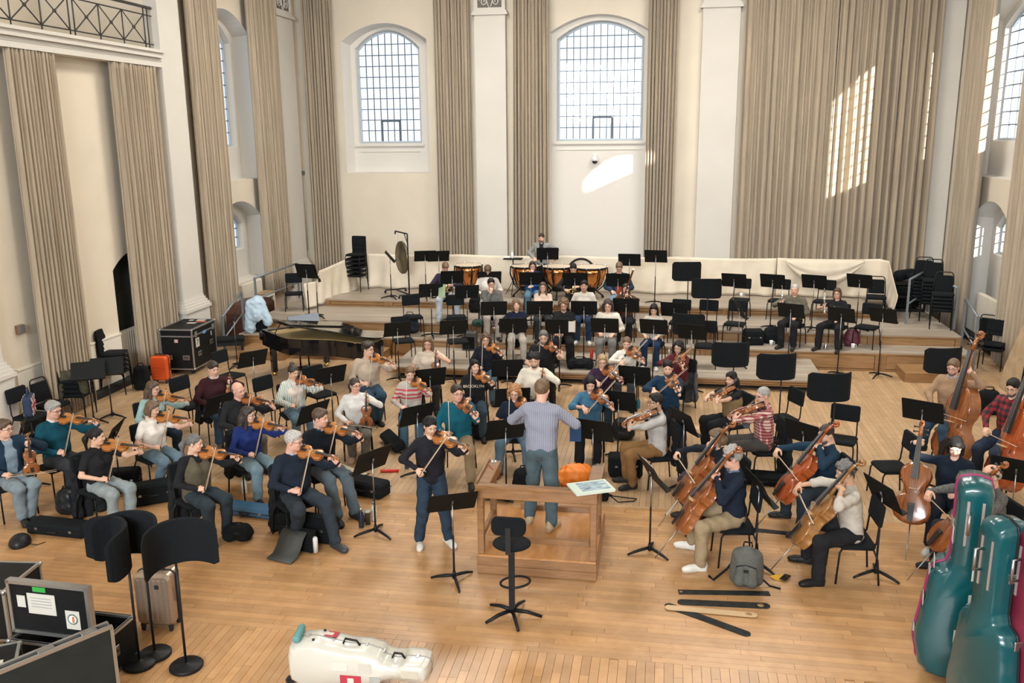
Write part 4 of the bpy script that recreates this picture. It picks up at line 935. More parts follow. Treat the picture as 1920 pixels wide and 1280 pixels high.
def person(key, desc, px, py, pose='violin_rest', z0=0.0, face=None, yaw=None, female=False, size=1.0, hair=('short', 'brown'), skin='fair', top=None, topm=None, sleeve='long', legs=JEANS, shoes=(0.02, 0.02, 0.02), glasses=False, beard=None, head=(0, .12, 0), lean=.0, leg='normal', collar=None, vest=None, inst=None, skirt=False, belly=0.0, seat=True, twist=0.0, bowdir=None, hz=None, chair_label=None, bow=True, action='', root=None, lapel=None, idx=0.0):
    """desc: 'man in teal sweater'; px,py: where the middle of the head is seen; head = (turn left, nod down, tilt)"""
    s = 1.035 * size * (.955 if female else 1.0); wd = .90 if female else 1.0
    stnd = pose.startswith('stand'); perch = pose == 'bass'
    # -- skeleton, facing +Y, floor at z 0
    lift = .40 if stnd else (.24 if perch else 0.0)
    hipz = .545 + lift; ly = lean
    pel = np.array([0, 0, hipz]); chest = np.array([0, .02 + ly * .55, hipz + .30]); upch = np.array([0, .015 + ly * .85, hipz + .44]); neck = np.array([0, .02 + ly, hipz + .525]); hd = np.array([0, .055 + ly * 1.15, hipz + .672])
    if 'hdoff' in (bowdir or {}): hd = hd + np.array(bowdir['hdoff'])
    shL = np.array([-.175 * wd, .015 + ly * .85, hipz + .455]); shR = shL * [-1, 1, 1]
    ct, st_ = math.cos(twist), math.sin(twist)
    def tw(p): return np.array([p[0] * ct - p[1] * st_, p[0] * st_ + p[1] * ct, p[2]])
    if twist: shL, shR, neck, hd, upch = tw(shL), tw(shR), tw(neck), tw(hd), tw(upch)
    hipL = np.array([-.085, 0, hipz - .01]); hipR = hipL * [-1, 1, 1]
    if stnd:
        anL = np.array([-.11, .0, .09]); anR = np.array([.11, .0, .09])
        if leg == 'stride': anL, anR = np.array([-.16, .06, .09]), np.array([.14, -.10, .09])
        if leg == 'apart': anL, anR = np.array([-.19, .05, .09]), np.array([.17, -.04, .09])
        knL, _ = ik(hipL, anL, .43, .435, (0, 1, 0)); knR, _ = ik(hipR, anR, .43, .435, (0, 1, 0))
    else:
        kx, ax_, ay, ky = {'normal': (.13, .13, .40, .44), 'wide': (.27, .27, .40, .40), 'tuck': (.12, .10, .18, .44), 'fwd': (.12, .12, .60, .44), 'apart': (.20, .22, .45, .44), 'cross': (.10, .05, .35, .45), 'split': (.17, .15, .38, .44)}[leg]
        knL = np.array([-kx, ky, .515 + lift * .4]); knR = np.array([kx, ky, .515 + lift * .4]); anL = np.array([-ax_, ay, .09]); anR = np.array([ax_, ay, .09])
        if leg == 'split': anL, anR = np.array([-.19, .58, .09]), np.array([.13, .20, .09])
        if perch: anL, anR = np.array([-.20, .42, .09]), np.array([.22, .30, .25])
    # -- instrument and hands (grip point, finger direction, palm direction, hand shape, elbow pole)
    insts = []; B = None
    vk = {'viola': 1.14}.get(inst, 1.0)
    lap_R = (np.array([.115, .30, .66 + lift]), (-.35, .8, -.2), (0, -.1, -1), 'grip', (.7, -.5, -.5)); lap_L = (np.array([-.115, .30, .66 + lift]), (.35, .8, -.2), (0, -.1, -1), 'relaxed', (-.7, -.5, -.5))
    hL, hR = lap_L, lap_R
    bowM = None
    if pose in ('violin_rest', 'violin_play', 'stand_violin'):
        axis = nz((-.50, .86, -.10)); B = neck + np.array([-.045, .055, .035]); up = nz((.55, -.05, .85)); insts.append((B, axis, up))
        g = B + axis * .455 * vk + np.array([0, 0, -.012]); hL = (g, nz((.55, -.15, .8)), nz((.6, -.75, .1)), 'curl', (-.35, -.1, -1))
        if pose == 'violin_play':
            up2 = nz(up - axis * up.dot(axis)); side = nz(np.cross(axis, up2)); c = B + axis * .25 * vk + up2 * .045; bd = nz(-side * 1.0 + axis * -.10 + up2 * .22)
            fr_ = c - bd * .34; bowM = (fr_, bd, up2); hR = (fr_ + up2 * .02, nz(bd * -.15 + np.array([-.5, .75, -.25])), nz((-.1, -.3, -1)), 'curl', (1, -.3, -.35))
        elif pose == 'violin_rest':
            fr_ = np.array([.10, .31, .69 + lift]); hR = (fr_, (-.75, .55, -.1), (-.3, -.4, -.85), 'grip', (.7, -.5, -.5)); bowM = (fr_ + np.array([-.02, .0, .0]), nz((-.06, .42, 1)), (0, -1, .1))
        else:
            fr_ = np.array([.20, .26, hipz + .14]); hR = (fr_, (-.25, .75, -.45), (-.5, -.2, -.75), 'curl', (.8, -.5, -.3)); bowM = (fr_, nz((-.38, .40, .78)), (0, -1, .3))
    elif pose == 'violin_down':
        axis = nz((-.05, -.10, 1)); B = np.array([-.13, .38, .60]); insts.append((B, axis, nz((.15, 1, .1)))); g = B + axis * .43
        hL = (g, (.3, .9, .1), (.8, -.3, .2), 'grip', (-.8, -.3, -.5)); fr_ = np.array([.14, .30, .67]); hR = (fr_, (-.4, .85, 0), (-.2, -.2, -1), 'grip', (.7, -.5, -.5)); bowM = (fr_, nz((-.55, .75, .12)), (0, 0, 1))
    elif pose in ('cello_play', 'cello_think', 'cello_read'):
        axis = nz((-.10, -.55, .83)) if not idx else nz((.02, -.45, .88)); B = np.array([-.01 + idx, .66, .40]); up = nz((.05, .83, .55)); insts.append((B, axis, up)); up2 = nz(up - axis * up.dot(axis)); side = nz(np.cross(axis, up2))
        g = B + axis * (.84 if pose == 'cello_play' else .76) + up2 * .03; hL = (g, nz((.75, .35, .2)), nz((.45, -.2, -.6)), 'curl', (-.8, -.2, -.9)); c = B + axis * .40 + up2 * .11; bd = nz(-side + np.array([0, .15, .12])) * np.array([1, 1, 1])
        if bd[0] > 0: bd = -bd
        fr_ = c - bd * .36; bowM = (fr_, bd, up2); hR = (fr_ + up2 * .02, nz(bd * .3 + np.array([-.35, .7, -.4])), nz((-.2, -.5, -.8)), 'curl', (1, -.3, .1))
        if pose == 'cello_think': hL = (hd + np.array([-.01, .12, -.085]), (.35, .1, .9), (.1, -1, .1), 'curl', (-.5, .2, -1))
        if pose == 'cello_read': hR = (np.array([.17, .30, .64]), (-.2, .9, -.2), (0, -.1, -1), 'relaxed', (.7, -.5, -.4)); bowM = (np.array([.05, .62, .72]), nz((-.9, .35, .1)), (0, 0, 1))
        if idx: hR = (B + axis * .95 + up2 * .03, nz((-.6, .5, .3)), nz((-.5, -.3, -.5)), 'curl', (1, -.2, -.6)); hL = (np.array([-.05, .28, .70]), (.5, .8, -.1), (0, -.3, -1), 'relaxed', (-.8, -.4, -.4))
    elif pose == 'bass':
        axis = nz((-.06, -.26, .96)); B = np.array([-.20, .52, .17]); up = nz((.35, .90, .30)); insts.append((B, axis, up)); up2 = nz(up - axis * up.dot(axis)); side = nz(np.cross(axis, up2))
        g = B + axis * 1.36 + up2 * .05; hL = (g, nz((.7, .35, .3)), nz((.3, -.6, -.3)), 'curl', (-1, -.1, -.5)); c = B + axis * .66 + up2 * .16; bd = nz(-side); bd = -bd if bd[0] > 0 else bd
        fr_ = c - bd * .30; bowM = (fr_, bd, up2); hR = (fr_, nz((-.3, .7, -.6)), nz((-.3, -.3, -.8)), 'curl', (1, -.4, 0))
    elif pose == 'stand_conduct':
        hR = (np.array([.16, .36, hipz + .26]), (-.3, .9, .15), (-.4, .1, -.9), 'curl', (1, -.3, -.35)); hL = (np.array([-.18, .36, hipz + .22]), (.3, .9, .1), (.4, .1, -.9), 'relaxed', (-1, -.3, -.35))
    elif pose == 'stand_idle':
        hR = (np.array([.16, .24, hipz + .10]), (-.5, .8, -.2), (-.2, -.2, -1), 'relaxed', (1, -.5, -.2)); hL = (np.array([-.32, .04, hipz + .02]), (.5, .2, -.8), (1, 0, 0), 'relaxed', (-1, -.5, 0))
    elif pose == 'chin':
        hR = (hd + np.array([.01, .12, -.115]), (-.15, .1, 1), (-.1, -1, .1), 'curl', (.5, .1, -1)); hL = (np.array([.05, .26, .72]), (.8, .4, 0), (0, -.6, -.8), 'relaxed', (-.8, -.3, -.4))
    elif pose in ('wind', 'wind_low'):
        a = np.array([0, .155, -.075]) + hd if pose == 'wind' else np.array([.02, .30, .95]); b_ = a + nz((.05, .55, -.85)) * .62; insts.append((a, nz(b_ - a), (0, 1, .5)))
        hL = (a + (b_ - a) * .35, (.8, .4, .1), (.3, -.9, 0), 'curl', (-1, -.2, -.8)); hR = (a + (b_ - a) * .66, (-.8, .4, .1), (-.3, -.9, 0), 'curl', (1, -.2, -.8))
    elif pose == 'trumpet':
        hR = (np.array([.20, .28, .98]), (-.3, .5, .8), (-1, 0, 0), 'grip', (1, -.2, -.6)); insts.append((np.array([.17, .30, .80]), nz((.05, -.05, 1)), (0, 1, 0)))
    elif pose == 'bassoon':
        a = np.array([.20, .10, .45]); ax2 = nz((-.32, .16, 1)); insts.append((a, ax2, (0, 1, 0))); hL = (a + ax2 * .68, (.8, .5, 0), (.2, -.9, 0), 'curl', (-1, -.2, -.6)); hR = (a + ax2 * .34, (-.7, .6, 0), (-.2, -.9, 0), 'curl', (1, -.2, -.6))
    elif pose == 'horn':
        hR = (np.array([.13, .30, .72]), (-.6, .6, -.2), (-.3, -.3, -.8), 'curl', (.9, -.4, -.4)); hL = (np.array([-.08, .32, .82]), (.6, .6, .1), (.3, -.3, -.8), 'curl', (-.9, -.4, -.4)); insts.append((np.array([.0, .34, .72]), (1, 0, 0), (0, .3, 1)))
    elif pose == 'flute':
        a = np.array([-.12, .33, .76]); insts.append((a, nz((.95, .12, .05)), (0, 0, 1))); hL = (a + np.array([.14, -.01, 0]), (.3, .9, 0), (0, -.2, -1), 'curl', (-.8, -.4, -.4)); hR = (a + np.array([.34, .03, 0]), (-.3, .9, 0), (0, -.2, -1), 'curl', (.8, -.4, -.4))
    hands = {}
    for sd, S, (g, fd, pn, shape, pole) in (('L', shL, hL), ('R', shR, hR)):
        fd = nz(fd); w = np.array(g) - fd * .075 - nz(pn) * .012; E_, w = ik(S, w, .285, .255, pole); hands[sd] = (S, E_, w, fd, pn, shape)
    # -- body mesh: trunk and limbs, head, hands
    far = 1 if (z0 > 0.05 or py < 655) else 0
    core = [cap(pel + [-.05, 0, 0], pel + [.05, 0, 0], .10, .10, .05), cap(pel, chest, .095, .105, .05), cap(chest, upch, .105, .085, .05), cap(shL + [.03, 0, -.01], shR + [-.03, 0, -.01], .055, .055, .05), cap(neck + [0, -.012, -.04], hd + [0, -.022, -.06], .056 * wd, .053 * wd, .03)]
    for sd in 'LR':
        S, E_, w, *_ = hands[sd]; core += [cap(S, E_, .047 * wd, .040 * wd, .03), cap(E_, w, .040 * wd, .027, .02)]
    for hp, kn, an in ((hipL, knL, anL), (hipR, knR, anR)): core += [cap(hp, kn, .078, .054, .03), cap(kn, an, .053, .038, .02), cap(an, an + np.array([0, .05, -.05]), .037, .030, .02)]
    cv, cf = sdf_mesh(core, .018 if sleeve == 'short' and not far else .027)
    VV, FF, MI = [cv], [cf], [np.zeros(len(cf), int)]; n = len(cv)
    HR = rotz(head[0] + twist) @ rotx(-head[1]) @ roty(head[2]); hs = .97 if female else 1.0
    hv, hf, hm = HEADS[(int(female), far)]; VV.append((hv * hs) @ HR.T + hd); FF.append(hf + n); MI.append(hm); n += len(hv)
    for sd in 'LR':
        S, E_, w, fd, pn, shape = hands[sd]; v, f = HANDS[shape]
        if sd == 'L': v = v * [-1, 1, 1]; f = f[:, ::-1]
        Mx = hand_frame(w, fd, pn); VV.append((v * (.92 if female else 1.0)) @ Mx[:3, :3].T + w); FF.append(f + n); MI.append(np.zeros(len(f), int)); n += len(v)
    # -- place so that the head is where it is seen
    hwz = z0 + hd[2] * s
    if root is None:
        p = G(px, py, hwz)
        if yaw is None:
            t_ = Vector(face) if face is not None else CON; yw = dir_yaw(t_.x - p[0], t_.y - p[1])
        else: yw = math.radians(yaw)
        Rz = rotz(yw); rp = p - Rz @ (hd * [s, s, 0]); rp[:2] = settle(rp, z0, .27) if not stnd else rp[:2]; rp[2] = z0
    else: rp = np.array(root, float); yw = math.radians(yaw); Rz = rotz(yw)
    sm, lm = skin_m(skin); hc = hair[1] if hair else 'grey'
    body = link('person', np_mesh('person', np.concatenate(VV), np.concatenate(FF), (sm, lm, mat('eye_white', (0.48, 0.44, 0.40), 0.3), mat('iris', (0.03, 0.02, 0.015), 0.2), hair_m(hc)), np.concatenate(MI), smooth=True), None, rp, (0, 0, yw)); body.scale = (s, s, s)
    tag(body, desc + (', ' + action if action else ''), 'person', 'orchestra musicians')
    # -- clothes
    hh = .022 if far else .0165; sd_ = sum(map(ord, key))
    bulge = .008
    T = [cap(pel + [-.075 * wd, 0, -.015], chest + [-.080 * wd, 0, 0], .108, .108, .05), cap(pel + [.075 * wd, 0, -.015], chest + [.080 * wd, 0, 0], .108, .108, .05), cap(chest + [-.08 * wd, 0, 0], upch + [-.085 * wd, -.005, -.02], .108, .088, .05), cap(chest + [.08 * wd, 0, 0], upch + [.085 * wd, -.005, -.02], .108, .088, .05), cap(shL + [.02, 0, -.005], shR + [-.02, 0, -.005], .066 * wd, .066 * wd, .05), cap(neck + [0, -.015, -.06], neck + [0, -.012, .0], .085, .066, .04), cap(pel + [0, .005, -.015], chest + [0, .010, 0], .118, .122, .05), cap(chest + [0, .010, 0], upch + [0, .0, -.01], .122, .095, .05)]
    if female: T += [ell(chest + [-.072, .095 - .0, .045], (.066, .062, .066), .04), ell(chest + [.072, .095, .045], (.066, .062, .066), .04)]
    if belly: T.append(ell(pel + [0, .06, .13], (.15, .10 + belly, .14), .06))
    for sd in 'LR':
        S, E_, w, fd, *_ = hands[sd]
        if sleeve == 'short': T += [cap(S, S + (E_ - S) * .62, .066 * wd, .064 * wd, .035)]
        elif sleeve == 'rolled': T += [cap(S, E_, .064 * wd, .056 * wd, .035), cap(E_, E_ + (w - E_) * .35, .055, .050, .02)]
        elif sleeve == 'none': T += [cap(S, S + (E_ - S) * .08, .062, .060, .03)]
        else: T += [cap(S, E_, .064 * wd, .055 * wd, .035), cap(E_, w - nz(w - E_) * .005, .054 * wd, .036, .02)]
    cut = ell(hd + [0, .01, -.02], (.072, .09, .11), .012, True); T.append(cut)
    T.append(cap(neck + [0, .0, .04], neck + [0, .06, .02], .056, .045, .015, True))
    tv, tf = sdf_mesh(T, hh, .0065, 23, sd_)
    tm = topm or cloth(top or NAVY); link({'knit': 'sweater'}.get('knit', 'sweater'), np_mesh('sweater', tv, tf, (tm,), smooth=True), body)
    if vest or lapel:
        vc = vest or lapel
        if vest: Pv = [cap(a + [0, -.002, 0] * 1, b, ra + .013, rb + .013, k) for (_, a, b, ra, rb, k, sub) in T[:4] + T[6:8]]; Pv += [ell(q_[1], q_[2] + .013, .04) for q_ in T if q_[0] == 'e' and not q_[6]]; nm = 'vest'
        else:
            Pv = [cap(p_[1], p_[2], p_[3] + .009, p_[4] + .009, p_[5]) for p_ in T if p_[0] == 'c' and not p_[6]] + [ell(chest + [0, .16, -.02], (.075, .12, .34), .01, True)]; nm = 'jacket'
        Pv.append(cap(neck + [0, .02, .03], neck + [0, .12, -.06], .066, .045, .015, True)); v, f = sdf_mesh(Pv, hh, .003, 26, sd_); link(nm, np_mesh(nm, v, f, (vc if hasattr(vc, 'node_tree') else cloth(vc),), smooth=True), body)
    if collar: 
        q = neck + np.array([0, .005, .012]); m = MB(); R0, R1 = .070 * wd, .066 * wd
        for a0 in (0,):
            pts = []
            for k in range(21):
                a = math.radians(-250 + 320 * k / 20); pts.append((q[0] + R0 * math.cos(a), q[1] + R0 * math.sin(a) * .95, q[2] - .018 * (math.sin(a) > .4)))
            m.tube(pts, .013, 6)
        m.build('collar', cloth(collar), body)
    Lg = [ell(pel + [0, -.01, -.02], (.155, .125, .10), .04)]
    if skirt: Lg += [cap(hipL, knL, .125, .13, .06), cap(hipR, knR, .125, .13, .06), cap(knL, knL + (anL - knL) * .55, .12, .13, .06), cap(knR, knR + (anR - knR) * .55, .12, .13, .06)]
    for hp, kn, an in ((hipL, knL, anL), (hipR, knR, anR)): Lg += [cap(hp, kn, .102, .082, .04), cap(kn, an + [0, 0, .01], .080, .070, .03)]
    lv, lf = sdf_mesh(Lg, hh + .001, .0075, 21, sd_ + 5); lmx = legs if hasattr(legs, 'node_tree') else cloth(legs); link('skirt' if skirt else 'trousers', np_mesh('trousers', lv, lf, (lmx,), smooth=True), body)
    for an, kn, sg in ((anL, knL, 1), (anR, knR, -1)):
        o = link('shoe', shoe_mesh(tuple(shoes)), body, (an[0], an[1] + .02, an[2] - .09), (0, 0, sg * .22))
    HM = Matrix([[*(HR[i] * hs), hd[i]] for i in range(3)] + [[0, 0, 0, 1]])
    if hair: o = link('hair', hair_mesh(*hair), body); o.matrix_local = HM
    if beard: o = link('beard', hair_mesh('beard', beard), body); o.matrix_local = HM
    if glasses:
        m = MB()
        for sg in (-1, 1):
            m.tube([(sg * (.032 + .021 * math.cos(a)), .103 - .006 * abs(math.cos(a)), .003 + .017 * math.sin(a)) for a in np.linspace(0, 2 * PI, 13)], .0022, 5, caps=False); m.tube([(sg * .053, .098, .006), (sg * .074, .06, .006), (sg * .080, -.005, .004)], .002, 4)
        m.tube([(-.011, .104, .006), (.011, .104, .006)], .0022, 4); o = m.build('glasses', BLACKP, body); o.matrix_local = HM
    # -- instrument in hand, bow, chair
    MWm = body.matrix_basis.copy() if hasattr(body, 'matrix_basis') else body.matrix_world
    MW = Matrix.Translation(Vector(rp)) @ Matrix.Rotation(yw, 4, 'Z') @ Matrix.Scale(s, 4)
    short = action_name(desc)
    if insts and inst:
        a, ax_, up = insts[0]; t = {'violin': VIOLIN, 'violin2': VIOLIN2, 'viola': VIOLA, 'cello': CELLO, 'cello_r': CELLO_R, 'cello_b': CELLO_B, 'bass': BASS, 'bass_r': BASS_R}.get(inst) or WINDS[inst]
        fm = MW @ frame(a, ax_, up); fm = fm.to_quaternion().to_matrix().to_4x4(); fm.translation = (MW @ Vector(a))
        nm = {'violin2': 'violin', 'cello_r': 'cello', 'cello_b': 'cello', 'bass': 'double bass', 'bass_r': 'double bass'}.get(inst, inst)
        place(t, None, 0, nm + ' held by the ' + short, nm, 'instruments in the players\' hands', mw=fm)
    if bowM is not None and bow:
        a, ax_, up = bowM; fm = MW @ frame(a, ax_, up); q = fm.to_quaternion().to_matrix().to_4x4(); q.translation = MW @ Vector(a)
        place(BOW if not pose.startswith('cello') else CBOW, None, 0, 'bow in the right hand of the ' + short, 'bow', 'bows in the players\' hands', mw=q)
    if seat and not stnd:
        if perch:
            o = thing('high_stool', 'high black stool under the ' + short, 'stool', (rp[0], rp[1], z0), yw); m = MB().lathe([(.0, .0), (.16, 0), (.175, .02), (.17, .05), (0, .06)], 20, c=(0, 0, .62)); m.build('seat', BLACKF, o)
            for k in range(4):
                a = PI / 4 + k * PI / 2; MB().tube([(.11 * math.cos(a), .11 * math.sin(a), .62), (.22 * math.cos(a), .22 * math.sin(a), 0)], .012, 6).build('leg', BLACK, o)
            MB().tube([(.18 * math.cos(a), .18 * math.sin(a), .24) for a in np.linspace(0, 2 * PI, 21)], .009, 6).build('foot_ring', BLACK, o)
        else: chair(rp[0] - Rz[0, 1] * .02, rp[1] - Rz[1, 1] * .02, z0, yw, chair_label or ('black chair under the ' + short), 'black chairs under the musicians')
    PEOPLE[key] = (rp, yw, s, MW); return body
def action_name(d): return d
# wind instruments: origin at the mouthpiece end, tube along +Y
WINDS = {}
def mk_wind(name, L_, r, m, bell=None, keys=True):
    t = thing(name, 'x', name.replace('_', ' ')); b = MB(); b.tube([(0, 0, 0), (0, L_ * .25, 0), (0, L_ * .9, 0), (0, L_, 0)], [r * .5, r, r * 1.1, bell or r * 1.1], 10); b.build('tube', m, t)
    if keys:
        for q in range(8): MB().box((0, L_ * (.25 + .07 * q), r * 1.1), (r * 1.2, r * .9, r * .5), bev=r * .15).build('key', CHROME, t)
    return tmpl(t)
WINDS['oboe'] = mk_wind('oboe', .62, .012, EBONY, .022); WINDS['clarinet'] = mk_wind('clarinet', .66, .014, EBONY, .032); WINDS['flute'] = mk_wind('flute', .66, .0095, CHROME)
t = thing('bassoon', 'x', 'bassoon'); RB = mat('bassoon_wood', (0.14, 0.028, 0.012), 0.3, coat=.4)
MB().tube([(-.018, 0, 0), (-.018, 1.24, 0), (-.018, 1.30, 0)], [.026, .021, .026], 10).build('long_joint', RB, t); MB().tube([(.022, 0, 0), (.022, .62, 0)], [.026, .018], 10).build('wing_joint', RB, t)
MB().tube([(-.018, 1.29, 0), (-.018, 1.325, 0)], .026, 12).build('bell_ring', mat('ivory', (0.75, 0.70, 0.58), .4), t)
MB().tube([(.022, .62, 0), (.03, .70, .03), (.10, .74, .10), (.16, .72, .16)], .004, 6).build('crook', CHROME, t)
for q in range(8): MB().box((0, .2 + .1 * q, .024), (.03, .02, .008), bev=.003).build('key', CHROME, t)
WINDS['bassoon'] = tmpl(t)
t = thing('trumpet', 'x', 'trumpet')
MB().tube([(0, .0, 0), (0, .05, 0), (0, .30, 0), (0, .46, 0)], [.06, .022, .008, .006], 12).build('bell', CHROME, t)
MB().tube([(0, .46, 0), (0, .50, .03), (0, .46, .06), (0, .12, .06), (0, .08, .04), (0, .12, .015), (0, .3, .015)], .006, 6).build('tubing', CHROME, t); MB().tube([(0, .30, .06), (0, .52, .06), (0, .54, .06)], [.005, .005, .012], 6).build('mouthpipe', CHROME, t)
for q in range(3): MB().tube([(0, .22 + .03 * q, -.02), (0, .22 + .03 * q, .09)], .010, 8).build('valve', CHROME, t)
WINDS['trumpet'] = tmpl(t)
t = thing('french_horn', 'x', 'french horn')
MB().tube([(.12 * math.cos(a), .12 * math.sin(a), .01 * math.sin(3 * a)) for a in np.linspace(0, 4 * PI, 36)], .010, 6).build('coil', BRASS, t)
MB().lathe([(.012, .0), (.018, .06), (.035, .12), (.075, .16), (.14, .185), (.145, .188)], 20, M=Matrix.Translation((.12, 0, 0)) @ Matrix.Rotation(math.radians(75), 4, 'Y')).build('bell', BRASS, t)
MB().tube([(-.11, .03, 0), (-.16, .12, .06), (-.12, .22, .14)], .005, 6).build('mouthpipe', BRASS, t)
for q in range(3): MB().lathe([(.018, -.02), (.02, 0), (.018, .03)], 10, c=(-.04 + .04 * q, .0, .0)).build('valve', BRASS, t)
WINDS['french horn'] = tmpl(t)
# ================================================================== WHO SITS WHERE
FL = (-1.1, 7.9, 0)                   # the first violins look past the conductor's left hand
def P(key, desc, px, py, **k): return person(key, desc, px, py, **k)
GREY = (0.33, 0.32, 0.30)
# first violins
P('v1', 'man in denim jacket at the left edge', 8, 803, pose='violin_down', face=(-3, 7, 0), inst='violin2', top=(0.19, 0.25, 0.30), lapel=(0.012, 0.028, 0.050), legs=LJEANS, hair=('short', 'brown'), glasses=True, action='violin upright on his knee', head=(0.47, .1, 0), leg='cross')
P('v2', 'grey-haired man in teal sweater with glasses', 100, 768, face=FL, inst='violin', top=(0.006, 0.060, 0.088), hair=('short', 'grey'), glasses=True, legs=CHAR, shoes=(0.16, 0.06, 0.03), collar=(0.7, 0.7, 0.68), belly=.03, skin='pink', action='violin under his chin', head=(0.27, .2, 0), size=1.03, leg='cross')
P('v3', 'woman in black T-shirt and pale jeans', 182, 818, face=(-1.2, 7.6, 0), inst='violin', top=BLK, sleeve='short', female=True, hair=('pony', 'black'), legs=(0.24, 0.275, 0.28), shoes=(0.55, 0.52, 0.46), skin='light', action='violin under her chin', head=(0.57, .12, 0))
P('v4', 'woman in white short-sleeved shirt and jeans', 286, 766, face=FL, inst='violin', top=(0.74, 0.68, 0.60), sleeve='short', female=True, hair=('bob', 'mid'), legs=(0.125, 0.185, 0.225), shoes=(0.6, 0.58, 0.52), action='violin under her chin', head=(0.47, .3, 0), leg='tuck')
P('v5', 'woman in pale teal jacket with long brown hair', 287, 728, face=FL, inst='violin', top=(0.27, 0.39, 0.37), female=True, hair=('long', 'brown'), glasses=True, legs=DJEANS, action='violin under her chin', head=(0.52, .15, 0))
P('v6', 'man in maroon sweater with dark hair', 400, 691, face=FL, pose='violin_down', inst='violin2', top=(0.035, 0.010, 0.012), hair=('short', 'dark'), legs=DJEANS, collar=(0.5, 0.5, 0.52), shoes=(0.06, 0.03, 0.02), action='violin resting on his leg', head=(0.12, .25, 0))
P('v7', 'bald man in black sweater', 447, 731, face=FL, inst='violin2', top=(0.016, 0.016, 0.018), hair=('bald_rim', 'dgrey'), skin='pink', legs=(0.14, 0.13, 0.11), action='violin under his chin', head=(0.32, .2, .2))
P('v8', 'woman in royal blue sweater with glasses', 465, 777, face=FL, inst='violin', top=(0.014, 0.028, 0.135), female=True, hair=('long', 'dark'), glasses=True, legs=(0.17, 0.25, 0.29), action='violin under her chin', head=(0.62, .12, 0))
P('v9', 'woman in khaki vest with grey ponytail', 365, 830, face=(-1.2, 7.4, 0), inst='violin', top=BLK, vest=(0.10, 0.085, 0.055), female=True, hair=('pony', 'dgrey'), legs=(0.028, 0.040, 0.050), action='violin under her chin', head=(0.62, .15, 0), size=1.03)
P('v10', 'grey-haired man in navy cardigan', 551, 826, face=(-1.6, 7.4, 0), inst='violin', top=(0.012, 0.018, 0.030), hair=('short', 'lgrey'), glasses=True, legs=(0.030, 0.040, 0.052), shoes=(0.03, 0.035, 0.04), collar=(0.35, 0.4, 0.48), skin='pink', belly=.03, action='violin under his chin', head=(0.67, .15, 0), leg='split', size=1.04)
P('v11', 'brown-haired man in dark navy sweater', 601, 783, face=FL, inst='violin', top=(0.010, 0.014, 0.020), hair=('short', 'brown'), legs=(0.085, 0.11, 0.125), collar=(0.03, 0.06, 0.08), skin='pink', action='violin under his chin', head=(0.57, .1, 0), belly=.03, leg='fwd', size=1.03)
P('v12', 'woman in striped open shirt with hair up', 550, 697, face=FL, inst='violin2', top=(0.66, 0.58, 0.50), lapel=stripes('green_stripes', (0.62, 0.64, 0.58), (0.25, 0.32, 0.29), 34, 'X', thin=.35), female=True, hair=('bun', 'dark'), legs=(0.10, 0.16, 0.21), skin='light', action='violin under her chin', head=(0.32, .3, 0))
P('v13', 'woman in fluffy white sweater', 666, 722, pose='violin_down', face=(-2.6, 7.5, 0), inst='violin2', top=(0.62, 0.60, 0.57), female=True, hair=('pony', 'dark'), glasses=True, legs=GREYT, shoes=(0.48, 0.33, 0.25), skin='pink', action='violin upright on her lap', head=(0.47, .05, 0), leg='tuck')
P('v14', 'man in beige quarter-zip sweater', 690, 655, face=(-1.6, 9.0, 0), inst='violin', top=(0.46, 0.37, 0.285), hair=('wavy', 'dark'), glasses=True, legs=(0.035, 0.07, 0.11), action='violin under his chin', head=(0.72, .0, 0), leg='cross', size=1.04)
P('v15', 'woman in red-striped grey sweater', 769, 700, face=(-2.4, 7.5, 0), inst='violin', topm=stripes('red_stripes', (0.42, 0.38, 0.33), (0.48, 0.045, 0.06), 15, 'Z', thin=.45, box=(.76, .96)), female=True, hair=('short', 'mid'), legs=(0.05, 0.11, 0.16), action='violin under her chin', head=(.05, .3, 0))
P('v16', 'woman in beige blouse with long fair hair', 802, 643, pose='violin_down', face=(-2.2, 6, 0), inst='violin2', top=(0.52, 0.44, 0.35), sleeve='short', female=True, hair=('long', 'mid'), glasses=True, legs=CHAR, skin='pink', action='violin upright in her hand', head=(-.05, .2, 0), size=1.05, seat=True)
P('v18', 'man in teal pullover with glasses', 857, 737, face=(-2.3, 5, 0), inst='violin2', top=(0.007, 0.095, 0.135), hair=('short', 'dark'), glasses=True, legs=KHAKI, skin='pink', collar=(0.05, 0.07, 0.1), action='violin under his chin', head=(.5, .0, 0), size=1.03, leg='apart')
P('v19', 'dark-haired woman in lettered black sweatshirt', 890, 687, face=(-1.6, 6, 0), inst='violin', top=BLK, female=True, hair=('long', 'black'), legs=(0.04, 0.07, 0.10), action='violin under her chin', head=(.35, -.02, 0))
P('v20', 'curly-haired woman in dark lace top', 911, 636, face=(-1.6, 6, 0), inst='violin', top=(0.012, 0.014, 0.022), female=True, hair=('bobcurl', 'brown'), glasses=True, legs=(0.08, 0.135, 0.19), action='violin under her chin', head=(.05, .15, 0))
P('v21', 'red-haired woman in navy sleeveless sweater', 965, 735, face=(-1.5, 6, 0), inst='violin2', top=(0.010, 0.016, 0.032), sleeve='short', female=True, hair=('bobcurl', 'red'), glasses=True, legs=(0.09, 0.15, 0.20), shoes=(0.10, 0.04, 0.025), action='violin under her chin', head=(-.05, .3, 0), leg='apart')
P('v22', 'bearded man in cream hoodie', 1002, 675, face=(-1.5, 6, 0), inst='violin', top=(0.68, 0.62, 0.52), hair=('wavy', 'black'), beard='dark', legs=DJEANS, skin='light', pose='violin_down', action='violin on his lap', head=(-.1, .25, 0))
